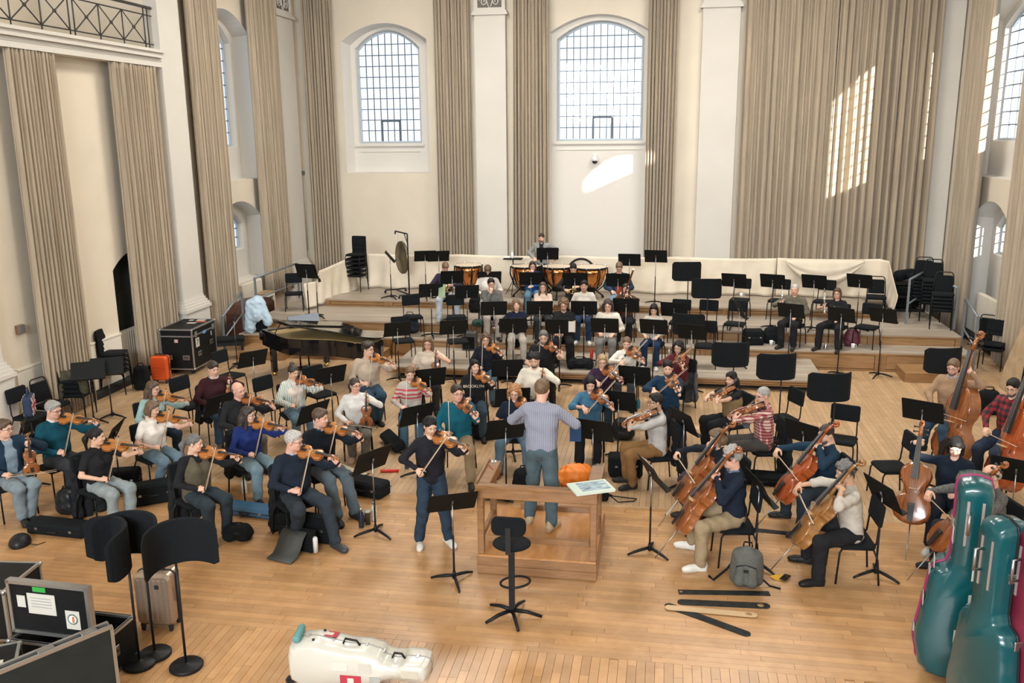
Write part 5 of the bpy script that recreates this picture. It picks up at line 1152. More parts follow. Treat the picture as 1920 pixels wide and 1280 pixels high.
P('v23', 'grey-bearded man in black shirt', 1019, 632, face=(-1.2, 7, 0), inst='violin2', top=(0.014, 0.014, 0.016), sleeve='short', hair=('short', 'dgrey'), beard='dgrey', glasses=True, legs=BLK, action='violin under his chin', head=(0, .15, 0), size=1.03)
P('solo', 'standing woman in black zip sweater', 807, 798, pose='stand_violin', yaw=-150, inst='violin', top=(0.014, 0.014, 0.018), female=True, hair=('pony', 'black'), legs=DJEANS, shoes=(0.62, 0.60, 0.54), skin='light', action='playing the solo violin', head=(.1, .35, 0), leg='apart', size=.99)
# second violins and violas on the right
P('a25', 'woman in denim shirt with dark bob', 1107, 719, pose='violin_play', yaw=-178, inst='viola', top=(0.055, 0.155, 0.26), female=True, hair=('bob', 'black'), legs=BLK, shoes=(0.4, 0.36, 0.3), sleeve='rolled', action='bowing a viola', head=(.1, .4, 0), size=1.03)
P('a26', 'blonde woman in purple sweater', 1129, 677, pose='violin_play', yaw=-178, inst='viola', top=(0.035, 0.018, 0.040), female=True, hair=('bob', 'blond'), glasses=True, legs=(0.03, 0.06, 0.08), action='bowing a viola', head=(.15, .2, 0))
P('a27', 'woman in white sweater with black stars', 1175, 643, pose='violin_play', yaw=178, inst='viola', top=(0.70, 0.67, 0.60), female=True, hair=('pony', 'mid'), legs=(0.05, 0.06, 0.08), action='bowing a viola', head=(0, .3, 0))
P('a28', 'woman in burgundy sweater', 1272, 651, pose='violin_play', yaw=150, inst='viola', top=(0.095, 0.018, 0.022), female=True, hair=('bobcurl', 'black'), glasses=True, legs=(0.05, 0.05, 0.055), skin='light', action='bowing a viola', head=(.1, .15, 0))
P('a29', 'bearded man in blue sweater', 1252, 690, pose='violin_play', yaw=160, inst='viola', top=(0.012, 0.034, 0.068), hair=('short', 'black'), beard='black', legs=BLK, skin='light', action='bowing a viola', head=(.35, .15, 0), size=1.02)
P('a30', 'man in grey shirt and brown corduroys', 1229, 753, pose='violin_play', yaw=108, inst='viola', top=(0.40, 0.385, 0.365), hair=('short', 'black'), glasses=True, legs=(0.20, 0.105, 0.040), skin='olive', action='bowing a viola', head=(.1, .05, 0), leg='normal', shoes=(.02, .02, .02))
P('a31', 'woman in black T-shirt and tan pinafore', 1371, 710, pose='violin_play', yaw=118, inst='viola', top=BLK, vest=(0.20, 0.135, 0.065), sleeve='short', female=True, hair=('long', 'black'), legs=BLK, skin='light', action='bowing a viola', head=(.35, .15, 0), skirt=False)
P('a32', 'grey-haired man in red plaid shirt', 1430, 741, pose='violin_play', yaw=100, inst='viola', topm=stripes('red_plaid', (0.55, 0.47, 0.42), (0.16, 0.025, 0.030), 22, 'XZ', thin=.5, cc=(0.36, 0.12, 0.11)), hair=('crop', 'grey'), glasses=True, legs=(0.06, 0.056, 0.050), skin='pink', action='bowing a viola', head=(.3, .15, 0), size=1.02)
# cellos
P('c33', 'fair-haired woman in black cardigan', 1345, 820, pose='cello_think', yaw=106, inst='cello', top=(0.012, 0.014, 0.022), female=True, hair=('bob', 'mid'), legs=mat('floral_skirt', (0.035, 0.02, 0.035), 0.9, var=.9, scale=26), skirt=True, leg='wide', action='hand at her mouth, with a cello', head=(-.1, .35, 0), lean=.05)
P('c34', 'grey-haired man in navy sweater and khaki trousers', 1372, 858, pose='cello_read', yaw=98, inst='cello', top=(0.010, 0.016, 0.030), hair=('wavy', 'grey'), legs=KHAKI, shoes=(0.66, 0.64, 0.58), skin='pink', leg='wide', action='with a cello', head=(-.02, .1, 0), collar=(.1, .16, .24), size=1.03)
P('c35', 'bearded man in blue sweater with a red cello', 1549, 813, pose='cello_play', yaw=104, inst='cello_r', top=(0.010, 0.030, 0.055), hair=('crop', 'dark'), beard='dark', legs=(.02, .03, .04), skin='light', leg='wide', head=(.25, .3, 0))
P('c36', 'man with grey curls in pale grey shirt', 1585, 886, pose='cello_play', yaw=94, inst='cello_b', top=(0.46, 0.42, 0.36), sleeve='rolled', hair=('wavy', 'dgrey'), beard=None, legs=BLK, shoes=(.012, .012, .012), skin='olive', leg='wide', head=(.05, .2, 0), action='with a golden-brown cello', lean=.06)
P('c37', 'dark-haired woman in navy blouse, face in the sun', 1792, 837, pose='cello_read', yaw=158, idx=.36, inst='cello', top=(0.008, 0.014, 0.026), female=True, hair=('bob', 'black'), legs=(.010, .013, .024), shoes=(0.5, 0.48, 0.44), skin='fair', leg='normal', head=(.05, .5, 0), bow=False, size=1.05)
P('c38', 'bald man with glasses behind the cello cases', 1857, 891, pose='cello_play', yaw=104, inst='cello', topm=mat('speckled_knit', (0.10, 0.10, 0.095), .9, var=.6, scale=60), hair=('bald_rim', 'grey'), glasses=True, legs=(.015, .02, .03), shoes=(.02, .02, .02), skin='pink', leg='wide', head=(0, .1, 0))
# double basses
P('b39', 'man in tan cardigan with glasses and beard', 1787, 688, pose='bass', yaw=138, inst='bass', top=(0.30, 0.19, 0.115), hair=('short', 'mid'), beard='mid', glasses=True, legs=(0.03, 0.06, 0.10), collar=(.30, .36, .42), skin='pink', action='with a double bass', head=(.15, .25, 0))
P('b40', 'man in red and black checked shirt', 1899, 726, pose='bass', yaw=126, inst='bass_r', topm=stripes('buffalo_check', (0.012, 0.010, 0.012), (0.24, 0.012, 0.018), 12, 'XZ', thin=.5, cc=(0.09, 0.008, 0.012)), hair=('short', 'black'), beard='black', glasses=True, legs=(.02, .03, .05), skin='light', action='with a double bass', head=(.2, .3, 0))
# conductor
P('cond', 'conductor in blue striped shirt and jeans', 1017, 730, pose='stand_conduct', z0=.24, yaw=-6, topm=stripes('pin_stripes', (0.27, 0.285, 0.355), (0.205, 0.205, 0.255), 42, 'X', thin=.4), hair=('short', 'mid'), legs=(0.075, 0.112, 0.13), shoes=(0.42, 0.33, 0.21), skin='pink', action='seen from behind on the podium', leg='stride', size=1.05, head=(-.1, .1, 0), belly=.02, collar=(.34, .36, .43))
# winds, front row on the low platform
Z0, Z1, Z2, Z3 = .24, .42, .65, .84
P('w51', 'flautist in navy top with a coloured scarf', 968, 572, pose='flute', z0=Z0, inst='flute', top=(0.012, 0.016, 0.034), female=True, hair=('bobcurl', 'mid'), legs=(0.45, 0.41, 0.35), head=(.1, -.05, .1))
P('w52', 'curly-haired man in black top', 1057, 571, pose='wind_low', z0=Z0, inst='oboe', top=(0.016, 0.016, 0.018), hair=('curly', 'mid'), glasses=True, beard='mid', legs=BLK, head=(0, .3, 0), skin='pink')
P('w53', 'wavy-haired man in white sweater', 1140, 573, pose='sit', z0=Z0, top=(0.68, 0.64, 0.56), hair=('bobcurl', 'dark'), glasses=True, legs=GREYT, shoes=(.1, .1, .1), head=(0, .15, 0))
P('w54', 'dark-haired woman in pale grey sweater looking down', 1226, 580, pose='sit', z0=Z0, top=(0.50, 0.47, 0.42), female=True, hair=('long', 'black'), legs=(0.012, 0.03, 0.07), shoes=(.6, .58, .54), head=(.1, .45, 0), skin='light')
# second row on the first riser
P('w45', 'man in grey shirt with hand at his chin', 927, 527, pose='chin', z0=Z1, top=(0.115, 0.115, 0.11), hair=('short', 'black'), glasses=True, legs=(.36, .32, .27), head=(.1, .15, .1), skin='light')
P('w48', 'woman in pink cardigan with long dark hair', 1019, 537, pose='wind_low', z0=Z1, inst='clarinet', top=(0.58, 0.44, 0.36), female=True, hair=('long', 'brown'), glasses=True, legs=(.03, .035, .04), head=(0, 0, 0))
P('w49', 'man in cream turtleneck', 1095, 536, pose='sit', z0=Z1, top=(0.55, 0.51, 0.44), hair=('short', 'black'), legs=(.02, .04, .08), shoes=(.5, .48, .44), skin='olive', head=(0, .05, 0), collar=(.55, .51, .44))
P('w50', 'long-haired woman in brown top', 1174, 540, pose='bassoon', z0=Z1, inst='bassoon', top=(0.085, 0.042, 0.022), female=True, hair=('long', 'dark'), legs=BLK, shoes=(.6, .6, .58), head=(.05, .05, 0))
P('w55', 'balding man in olive jumper', 1489, 541, pose='trumpet', z0=Z1, inst='trumpet', top=(0.125, 0.115, 0.085), hair=('crop', 'lgrey'), legs=BLK, skin='pink', head=(.1, .1, 0), action='holding a trumpet')
P('w56', 'woman in black T-shirt with glasses', 1570, 550, pose='trumpet', z0=Z1, inst='trumpet', top=BLK, sleeve='short', female=True, hair=('bob', 'brown'), glasses=True, legs=BLK, skin='pink', head=(.1, .05, 0), action='holding a trumpet', leg='apart')
# third row on the second riser
P('w42', 'woman in bright blue sweater by the timpani', 999, 498, pose='chin', z0=Z2, top=(0.010, 0.075, 0.25), female=True, hair=('bob', 'dark'), glasses=True, legs=(.09, .18, .26), head=(.1, .1, 0))
P('w43', 'man in navy polo bending over a horn', 835, 501, pose='horn', z0=Z2, inst='french horn', top=(0.030, 0.024, 0.042), hair=('short', 'mid'), legs=(.45, .50, .55), shoes=(.3, .28, .24), head=(.1, .75, 0), skin='pink', leg='apart')
P('w44', 'man in white shirt bending forward', 914, 507, pose='sit', z0=Z2, top=(0.68, 0.63, 0.57), hair=('short', 'brown'), legs=(.3, .28, .25), head=(-.1, .8, 0), skin='pink', bow=False)
P('w46', 'man in black sweater bending over a horn', 1075, 503, pose='horn', z0=Z2, inst='french horn', top=(0.016, 0.017, 0.018), hair=('crop', 'black'), legs=BLK, head=(0, .6, 0), skin='light')
P('w47', 'man in denim jacket over red T-shirt', 1161, 501, pose='sit', z0=Z2, top=(0.36, 0.06, 0.02), lapel=(0.020, 0.045, 0.085), hair=('short', 'mid'), glasses=True, legs=(.17, .24, .31), head=(.05, .6, 0), leg='fwd')
P('timp', 'timpanist in grey overshirt', 1016, 442, pose='stand_idle', z0=Z3, yaw=178, root=(onY(1016, 442, 23.4)[0], 23.4, Z3), top=(0.015, 0.016, 0.02), lapel=(0.235, 0.24, 0.235), hair=('short', 'dark'), beard='dark', legs=BLK, skin='pink', action='standing behind the drums', head=(0, .2, 0), size=.925)
# ================================================================== STANDS, SCREENS, EMPTY CHAIRS
S = stand
# winds and percussion (their desks seen from behind)
S(536, 524, Z2, 'nearer of two music stands folded together at the left riser end', h=1.15, tilt=.35, yaw=168)
S(545, 518, Z2, 'farther of two music stands folded together at the left riser end', h=1.18, tilt=.35, yaw=172)
S(570, 522, Z2, 'music stand turned sideways by the left end of the sheet', h=1.1, tilt=.3, yaw=115)
S(717, 487, Z3, 'music stand seen edge-on between the chair stack and the gong', h=1.12, tilt=.7, yaw=105)
S(772, 492, Z3, 'music stand in front of the gong', h=1.15, tilt=.6, yaw=200)
S(811, 486, Z3, 'music stand just right of the gong', h=1.15, tilt=.6, yaw=200)
S(836, 527, Z2, 'music stand in front of the horn player in navy polo')
S(900, 535, Z2, 'music stand in front of the man in white shirt')
S(775, 565, Z1, 'music stand with a green folder beside the dark blue bag', h=1.12)
S(844, 571, Z1, 'music stand above the empty chair right of the dark blue bag', h=1.10)
S(926, 578, Z0, 'music stand in front of the man with hand at his chin', h=1.20)
S(745, 617, 0, 'low music stand with sheet music nearest the piano tail', h=1.12, sheet=True)
S(850, 613, 0, 'music stand on the floor behind the woman in beige blouse', h=1.18)
S(986, 532, Z2, 'music stand in front of the woman in bright blue sweater')
S(1069, 537, Z2, 'music stand in front of the horn player in black sweater')
S(1157, 530, Z2, 'music stand in front of the man in denim jacket over red')
S(1179, 491, Z3, 'low music stand behind the man in denim jacket over red', h=1.12)
S(1229, 488, Z3, 'tall music stand alone in front of the long sheet', h=1.22)
S(1019, 483, Z3, 'music stand in front of the standing timpanist', h=1.25)
S(1012, 577, Z0, 'music stand in front of the woman in pink cardigan', h=1.2)
S(1095, 577, Z0, 'music stand in front of the man in cream turtleneck', h=1.2)
S(1174, 572, Z0, 'music stand in front of the woman with the bassoon', h=1.2)
S(1264, 580, Z0, 'music stand right of the woman in pale grey sweater', h=1.2)
S(1379, 531, Z2, 'music stand above the chair with the mug', h=1.12)
S(1387, 580, Z0, 'music stand seen from the side beside the middle acoustic screen', h=1.22, yaw=100, tilt=.4)
S(1049, 612, 0, 'music stand with a brown folder in front of the curly-haired man', h=1.28)
S(1135, 607, 0, 'music stand in front of the wavy-haired man in white sweater', h=1.3)
S(1226, 611, 0, 'music stand in front of the woman looking down', h=1.3)
S(1297, 622, 0, 'music stand with sheet music left of the acoustic screens', h=1.25)
S(964, 607, 0, 'music stand in front of the flautist', h=1.25)
S(1452, 531, Z2, 'first of three music stands before the sagging drape', h=1.12)
S(1531, 532, Z2, 'second of three music stands before the sagging drape', h=1.12)
S(1615, 529, Z2, 'third of three music stands before the sagging drape', h=1.15)
S(1483, 582, 0, 'music stand in front of the trumpeter in olive jumper', h=1.35)
S(1578, 590, 0, 'music stand in front of the trumpeter in black T-shirt', h=1.32)
S(1656, 591, 0, 'music stand on the floor before the empty trumpet chair', h=1.32)
# strings
S(474, 672, 0, 'music stand with white paper beside the empty chair near the piano', h=1.05, tilt=.45, face=FL, sheet=True)
S(620, 703, 0, 'music stand just behind the woman in striped shirt', h=1.05, tilt=.4)
S(587, 773, 0, 'music stand between the woman in striped shirt and the man in dark navy', h=.98, tilt=.45)
S(782, 777, 0, 'music stand in front of the woman in red-striped sweater', h=.98, tilt=.4)
S(806, 707, 0, 'music stand in front of the woman in beige blouse', h=1.0, tilt=.35)
S(951, 690, 0, 'music stand in front of the curly-haired woman in lace', h=1.0, tilt=.35)
S(961, 745, 0, 'music stand in front of the man in cream hoodie', h=.98, tilt=.35)
S(948, 804, 0, 'music stand in front of the red-haired woman', h=1.0, tilt=.4)
S(1112, 806, 0, 'music stand in front of the woman in denim shirt', h=1.0, tilt=.4)
S(1190, 703, 0, 'music stand in front of the woman with stars on her sweater', h=1.0, tilt=.35)
S(1160, 751, 0, 'music stand in front of the blonde woman in purple', h=.98, tilt=.35)
S(1283, 790, 0, 'music stand behind the man in brown corduroys', h=1.02, tilt=.4, yaw=120)
S(1507, 811, 0, 'music stand left of the bearded cellist', h=1.0, tilt=.4, yaw=135)
S(1730, 770, 0, 'music stand in front of the double bass player in tan', h=1.15, tilt=.4, yaw=150)
S(1655, 925, 0, 'music stand seen edge-on behind the cellist with grey curls', h=1.02, tilt=.45, yaw=112)
S(1222, 886, 0, 'music stand with open white score before the cellos', h=1.05, tilt=.5, yaw=112, sheet=True)
S(1424, 914, 0, 'music stand with blue folder behind the cellist in khaki trousers', h=1.0, tilt=.45, yaw=105)
S(848, 941, 0, 'music stand in front of the standing soloist', h=.98, tilt=.65, yaw=-155)
S(698, 862, 0, 'music stand with music in front of the grey-haired man in navy', h=1.02, tilt=.45, yaw=-120, sheet=True)
S(165, 695, 0, 'nearer of two empty music stands by the side wall', h=.98, tilt=.6, yaw=32)
S(200, 687, 0, 'farther of two empty music stands by the side wall', h=.98, tilt=.6, yaw=28)
S(412, 757, 0, 'music stand between the man in maroon and the bald man', h=.95, tilt=.4)
S(214, 812, 0, 'music stand partly hidden behind the woman in black T-shirt', h=.95, tilt=.5, yaw=-75)
S(40, 806, 0, 'dark music stand beside the man in denim jacket', h=.90, tilt=.35, yaw=-60)
S(1906, 882, 0, 'music stand at the right edge behind the bald cellist', h=1.0, tilt=.4, yaw=150)
# acoustic screens
screen(1294, 531, Z2, 'acoustic screen highest up on the second riser', 1.28, 8)
screen(1334, 567, Z1, 'acoustic screen standing over the empty chair legs', 1.25, 5)
screen(1290, 651, Z0, 'acoustic screen right behind the woman in burgundy', 1.0, -12)
screen(1377, 669, 0, 'leftmost acoustic screen in the row behind the violas', 1.22, 10)
screen(1467, 692, 0, 'middle acoustic screen in the row behind the violas', 1.25, 14)
screen(1568, 731, 0, 'acoustic screen behind the two empty viola chairs', 1.25, 12)
screen(1786, 680, 0, 'acoustic screen behind the bassist in tan', 1.22, 20)
screen(240, 1018, 0, 'leftmost of three acoustic screens in the near left corner', 1.28, 140)
screen(268, 1000, 0, 'middle of three acoustic screens in the near left corner', 1.30, 178)
screen(325, 1018, 0, 'rightmost of three acoustic screens in the near left corner', 1.30, 224)
# empty chairs, seen at their seats
def E(px, py, z0, label, yaw=None, t=None):
    p = settle(G(px, py, z0 + .47), z0, .26); yw = math.radians(yaw) if yaw is not None else dir_yaw(CON.x - p[0], CON.y - p[1]); return chair(p[0], p[1], z0, yw, label, 'empty black chairs', t)
E(432, 702, 0, 'empty black chair left of the music stand near the piano', -105); E(357, 757, 0, 'empty black chair between the woman in pale teal and the man in maroon', -110)
E(512, 757, 0, 'empty black chair behind the bald man', -115); E(602, 736, 0, 'empty black chair right of the woman in striped shirt', -125)
E(1467, 782, 0, 'empty black chair behind the man in plaid shirt', 115); E(1577, 821, 0, 'empty black chair behind the bearded cellist', 160); E(1672, 872, 0, 'empty black chair beside the cello of the woman in navy', 100)
E(774, 592, Z1, 'empty black chair beside the dark blue bag'); E(856, 592, Z1, 'empty black chair in front of the horn player in navy polo'); E(756, 636, Z0, 'empty black chair behind the low music stand by the piano tail'); E(858, 637, Z0, 'empty black chair behind the woman in beige blouse')
E(1274, 601, Z1, 'empty black chair right of the woman in pale grey sweater'); E(1323, 646, Z0, 'empty black chair right behind the woman in burgundy', 175); E(1378, 604, Z1, 'empty black chair behind the sideways music stand'); E(1386, 557, Z2, 'empty black chair with a white mug on its seat')
E(1624, 609, Z1, 'empty black chair right of the trumpeter in black T-shirt'); E(1459, 560, Z2, 'empty black chair behind the trumpeter in olive jumper'); E(1541, 560, Z2, 'empty black chair behind the trumpeter in black T-shirt'); E(551, 548, Z2, 'empty black chair behind the folded music stands', -160); E(1322, 592, Z1, 'empty black chair half hidden by an acoustic screen')
ORD = ['', 'second', 'third', 'fourth', 'fifth', 'sixth']
def stack(x, y, z, yaw, n, label, t=None, dz=.10):
    for k in range(n):
        chair(x, y, z + k * dz, math.radians(yaw), ('topmost ' if k == n - 1 else 'lowest ' if k == 0 else ORD[k] + ' from the floor, ') + label, label + ', stacked', t)
p = G(670, 545, Z3); stack(p[0], p[1], Z3, 172, 6, 'black chair in the tall stack beside the sheet corner', dz=.115)
for (px, py, n, yw, lab) in ((1762, 615, 5, 165, 'black hoop-back chair in the front stack by the right handrail'), (1742, 600, 7, 165, 'black hoop-back chair in the tallest stack by the right handrail'), (1724, 594, 7, 165, 'black hoop-back chair in the rear stack by the right handrail')):
    p = G(px, py, Z2); stack(p[0], p[1], Z2, yw, n, lab, HOOP, .085)
p = G(222, 735, 0); stack(p[0], p[1], 0, -75, 5, 'black chair in the stack behind the two empty stands', dz=.095)
stack(-10.66, 14.25, 0, -80, 4, 'black hoop-back chair in the stack under the green coat', HOOP, .085)
p = G(1858, 690, 0); stack(p[0], p[1], 0, 150, 2, 'black chair in the low stack by the leaning board', dz=.10)
p = G(1850, 672, 0); chair(p[0], p[1] + .25, 0, math.radians(150), 'black hoop-back chair behind the low stack by the leaning board', 'single hoop-back chairs', HOOP)
p = G(1640, 590, Z2); chair(p[0], p[1], Z2, math.radians(170), 'black hoop-back chair at the end of the sagging drape', 'single hoop-back chairs', HOOP)
chair(-10.62, 13.5, 0, math.radians(-95), 'black hoop-back chair behind the man in teal sweater', 'single hoop-back chairs', HOOP)
chair(-10.55, 12.85, 0, math.radians(-95), 'black chair carrying the union flag bag', 'empty black chairs')
# ================================================================== PODIUM, STOOL AND LARGE THINGS
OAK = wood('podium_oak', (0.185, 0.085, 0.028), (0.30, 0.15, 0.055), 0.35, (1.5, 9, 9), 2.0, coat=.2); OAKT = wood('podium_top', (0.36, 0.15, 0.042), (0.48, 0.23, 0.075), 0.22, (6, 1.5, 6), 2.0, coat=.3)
pd = thing('podium', 'oak conductor\'s podium with a rail on three sides', 'podium', (-1.36, 10.08, 0)); W, D = 1.40, 1.44
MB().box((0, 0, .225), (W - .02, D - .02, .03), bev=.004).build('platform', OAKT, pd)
for q in range(2): MB().box((0, -D / 2 + .012, .06 + .105 * q + .0), (W, .026, .102), bev=.004).build('front_board', OAK, pd)
for s in (-1, 1): MB().box((s * (W / 2 - .012), 0, .11), (.026, D - .05, .205)).build('side_board', OAK, pd)
MB().box((0, D / 2 - .012, .11), (W, .026, .205)).build('back_board', OAK, pd); MB().box((.05, D / 2 - .04, .27), (.9, .06, .07), bev=.006).build('back_lip', OAK, pd)
for (x, y) in ((-.655, -.66), (.655, -.66), (-.655, .10), (.655, .10)): MB().box((x, y, .24 + .40), (.075, .075, .80), bev=.006).build('post', OAK, pd)
MB().box((0, -.66, 1.02), (W, .17, .13), bev=.008).build('back_rail', OAK, pd); MB().box((0, -.735, 1.095), (W, .02, .04)).build('rail_lip', OAK, pd)
MB().box((0, -.66, .44), (W - .18, .05, .07), bev=.005).build('lower_rail', OAK, pd)
for s in (-1, 1):
    MB().box((s * .64, -.22, 1.02), (.16, .76, .13), bev=.008).build('side_rail', OAK, pd); MB().box((s * .655, -.28, .44), (.05, .68, .07), bev=.005).build('lower_rail', OAK, pd)
    MB().box((s * .71, -.22, 1.095), (.02, .76, .04)).build('rail_lip', OAK, pd)
o = thing('pencil', 'red pencil lying in the podium rail tray', 'pencil', (-2.0, 9.98, 1.091), .5); MB().tube([(0, -.085, 0), (0, .08, 0)], .005, 6).build('shaft', mat('red_paint', (0.55, 0.05, 0.02), .5), o); MB().tube([(0, .08, 0), (0, .098, 0)], [.005, .001], 6).build('tip', MAPLE, o)
o = thing('eraser', 'small white eraser lying in the podium rail tray', 'eraser', (-2.0, 10.17, 1.086), .2); MB().box((0, 0, .012), (.06, .03, .024), bev=.004).build('block', PAPER, o); MB().box((0, .0, .012), (.03, .032, .026)).build('sleeve', mat('sleeve_grey', (.3, .3, .3), .6), o)
o = thing('score_book', 'pale green orchestral score with seascape cover on the podium rail', 'score', (-.74, 9.42, 1.117), .45)
MB().box((0, 0, .012), (.46, .33, .022), bev=.003).build('pages', mat('page_edge', (0.62, 0.66, 0.60), .8), o); MB().box((0, 0, .025), (.47, .34, .004)).build('cover', mat('score_cover', (0.50, 0.60, 0.52), .5), o)
m = bpy.data.materials.new('seascape'); nt, p_, N_, L_ = nodes_of(m); tc = N_('ShaderNodeTexCoord'); mp = N_('ShaderNodeMapping'); mp.inputs['Scale'].default_value = (3, 14, 1); n1 = N_('ShaderNodeTexNoise'); n1.inputs['Scale'].default_value = 3; rr = N_('ShaderNodeValToRGB')
L_(tc.outputs['Object'], mp.inputs[0]); L_(mp.outputs[0], n1.inputs['Vector']); L_(n1.outputs['Fac'], rr.inputs[0]); L_(rr.outputs[0], p_.inputs['Base Color'])
rr.color_ramp.elements[0].position = .35; rr.color_ramp.elements[0].color = (.06, .13, .17, 1); rr.color_ramp.elements[1].position = .7; rr.color_ramp.elements[1].color = (.55, .65, .72, 1)
MB().box((.03, .01, .0285), (.34, .24, .002)).build('cover_picture', m, o)
o = thing('music_pouch', 'small black pouch with strap hanging behind the podium rail', 'pouch', (*G(1133, 937)[:2], 0)); MB().box((0, 0, .10), (.12, .16, .2), bev=.03).build('body', BLACKF, o); MB().tube([(.05, -.05, .12), (.2, -.1, .02), (.42, .0, .012), (.45, .08, .012), (.3, .1, .012), (.05, .05, .05)], .008, 6).build('strap', BLACKF, o)
# conductor's stool
st = thing('conductor_stool', 'tall black stool with backrest and foot ring before the podium', 'stool', (-1.49, 8.46, 0))
for k in range(5):
    a = math.radians(75 + 72 * k); MB().tube([(.03 * math.cos(a), .03 * math.sin(a), .085), (.17 * math.cos(a), .17 * math.sin(a), .07), (.32 * math.cos(a), .32 * math.sin(a), .025)], [.022, .020, .016], 6).build('foot', BLACK, st)
MB().box((0, 0, .43), (.058, .058, .74)).build('column', BLACK, st)
sdf_obj('seat', [ell((0, .02, 0), (.205, .19, .045), .02)], .013, BLACKF, st, (0, 0, .845)); 
MB().tube([(.16 * math.cos(a) + .02, .13 * math.sin(a) + .10, .36 + .02 * math.cos(a)) for a in np.linspace(0, 2 * PI, 25)], .013, 8).build('foot_ring', BLACK, st)
m_ = MB(); P_ = rrect(.36, .20, .07, 5); n = len(P_); v = [(x * s_, -.17 + dy + .5 * x * x, 1.12 + z * s_) for s_, dy in ((.9, .02), (1, .01), (1, -.02), (.92, -.03)) for x, z in P_]
m_.add(v, [tuple(range(n)), tuple(range(4 * n - 1, 3 * n - 1, -1))] + [(k * n + i, (k + 1) * n + i, (k + 1) * n + (i + 1) % n, k * n + (i + 1) % n) for k in range(3) for i in range(n)], False); m_.build('backrest', BLACKF, st)
MB().box((0, -.195, .98), (.055, .02, .28)).box((0, -.10, .83), (.06, .2, .02)).build('back_bar', BLACKP, st)
# grand piano
LAC = mat('piano_lacquer', (0.006, 0.006, 0.007), 0.06, coat=.5)
pn = thing('grand_piano', 'black lacquered grand piano with its lid slightly raised', 'piano', (-8.02, 18.13, 0), math.radians(-42))
OUT = [(0, -.76), (1.0, -.76), (1.25, -.72), (1.5, -.55), (1.75, -.28), (2.0, -.06), (2.3, .08), (2.55, .16), (2.68, .28), (2.74, .46), (2.70, .62), (2.6, .74), (2.5, .76), (0, .76)]
MB().prism(OUT, .66, 1.0).build('case', LAC, pn)
inn = [(x * .975 + .03, y * .93) for x, y in OUT if x > .2]; 
MB().prism([(.32, -.70)] + inn[:-1] + [(.32, .70)], .985, 1.006).build('soundboard', mat('soundboard', (0.33, 0.24, 0.10), .4), pn)
lid = MB(); R_ = Matrix.Translation((0, .76, 1.03)) @ Matrix.Rotation(math.radians(-9), 4, 'X') @ Matrix.Translation((0, -.76, 0)); lid.prism([(.72, -.79)] + [(x, y * 1.03) for x, y in OUT[1:-1]] + [(.72, .78)], 0, .025, M=R_); lid.build('lid', LAC, pn)
fl = MB(); R2 = R_ @ Matrix.Translation((0, 0, .03)); fl.prism([(.74, -.77), (1.36, -.72), (1.36, .74), (.74, .74)], 0, .022, M=R2); fl.build('folded_lid_front', LAC, pn)
MB().tube([(.55, -.70, .99), (.85, -.69, 1.24)], .012, 6).build('lid_prop', LAC, pn)
MB().box((.02, 0, .78), (.30, 1.40, .08)).build('key_bed', LAC, pn); MB().box((-.03, 0, .835), (.15, 1.22, .03)).build('keyboard', mat('ivory_keys', (.8, .78, .72), .3), pn)
MB().box((.20, 0, .93), (.03, 1.40, .16)).build('fallboard', LAC, pn)
for s in (-1, 1): MB().box((.02, s * .72, .84), (.34, .09, .20), bev=.02).build('key_block', LAC, pn)
m_ = MB(); Mm = Matrix.Translation((.46, .05, 1.02)) @ Matrix.Rotation(math.radians(-20), 4, 'Y'); m_.box((0, 0, .14), (.02, .72, .26), M=Mm); m_.build('music_desk', LAC, pn)
for (x, y) in ((.22, -.62), (.22, .62), (2.25, .40)):
    lg = MB().box((x, y, .38), (.12, .12, .60), bev=.015).build('leg', LAC, pn); MB().lathe([(.0, 0), (.05, .0), (.06, .04), (.05, .08), (0, .085)], 12, c=(x, y, 0)).build('caster', BRASS, lg)
ly = MB(); ly.box((.42, 0, .10), (.18, .34, .05)); ly.tube([(.42, -.1, .12), (.42, -.1, .66)], .02, 8); ly.tube([(.42, .1, .12), (.42, .1, .66)], .02, 8); ly.build('pedal_lyre', LAC, pn)
bn = thing('piano_bench', 'black padded piano bench between the flight case and the handrail', 'bench', (*G(430, 672)[:2], 0), .5)
MB().box((0, 0, .47), (.75, .40, .09), bev=.03).build('padded_top', BLACKF, bn); MB().box((0, 0, .39), (.68, .34, .10)).build('apron', BLACK, bn)
for x in (-.31, .31):
    for y in (-.14, .14): MB().box((x, y, .17), (.06, .06, .34)).build('leg', BLACK, bn)
S(438, 598, 0, 'music stand beside the piano bench', h=1.1, tilt=.3, yaw=-70)
ub = thing('brown_cabinet', 'dark brown wooden cabinet behind the left handrail', 'cabinet', (-10.44, 21.0, 0), 0); DB = wood('dark_cabinet', (0.045, 0.014, 0.010), (0.085, 0.028, 0.018), .35, (6, 2, 2), 2)
MB().box((0, 0, .40), (.42, 1.9, .80), bev=.01).build('body', DB, ub); MB().prism([(-.95, 0), (.95, 0), (.6, .16), (0, .22), (-.6, .16)], -.21, .21, M=Matrix.Translation((0, 0, .8)) @ Matrix(((0, 0, 1, 0), (1, 0, 0, 0), (0, 1, 0, 0), (0, 0, 0, 1)))).build('curved_lid', DB, ub); MB().box((.215, 0, .55), (.02, 1.8, .02)).build('front_rail', DB, ub)
jk = thing('blue_jacket', 'pale blue jacket draped over a black case on the first riser', 'jacket', (*G(484, 622, Z1)[:2], Z1), .3)
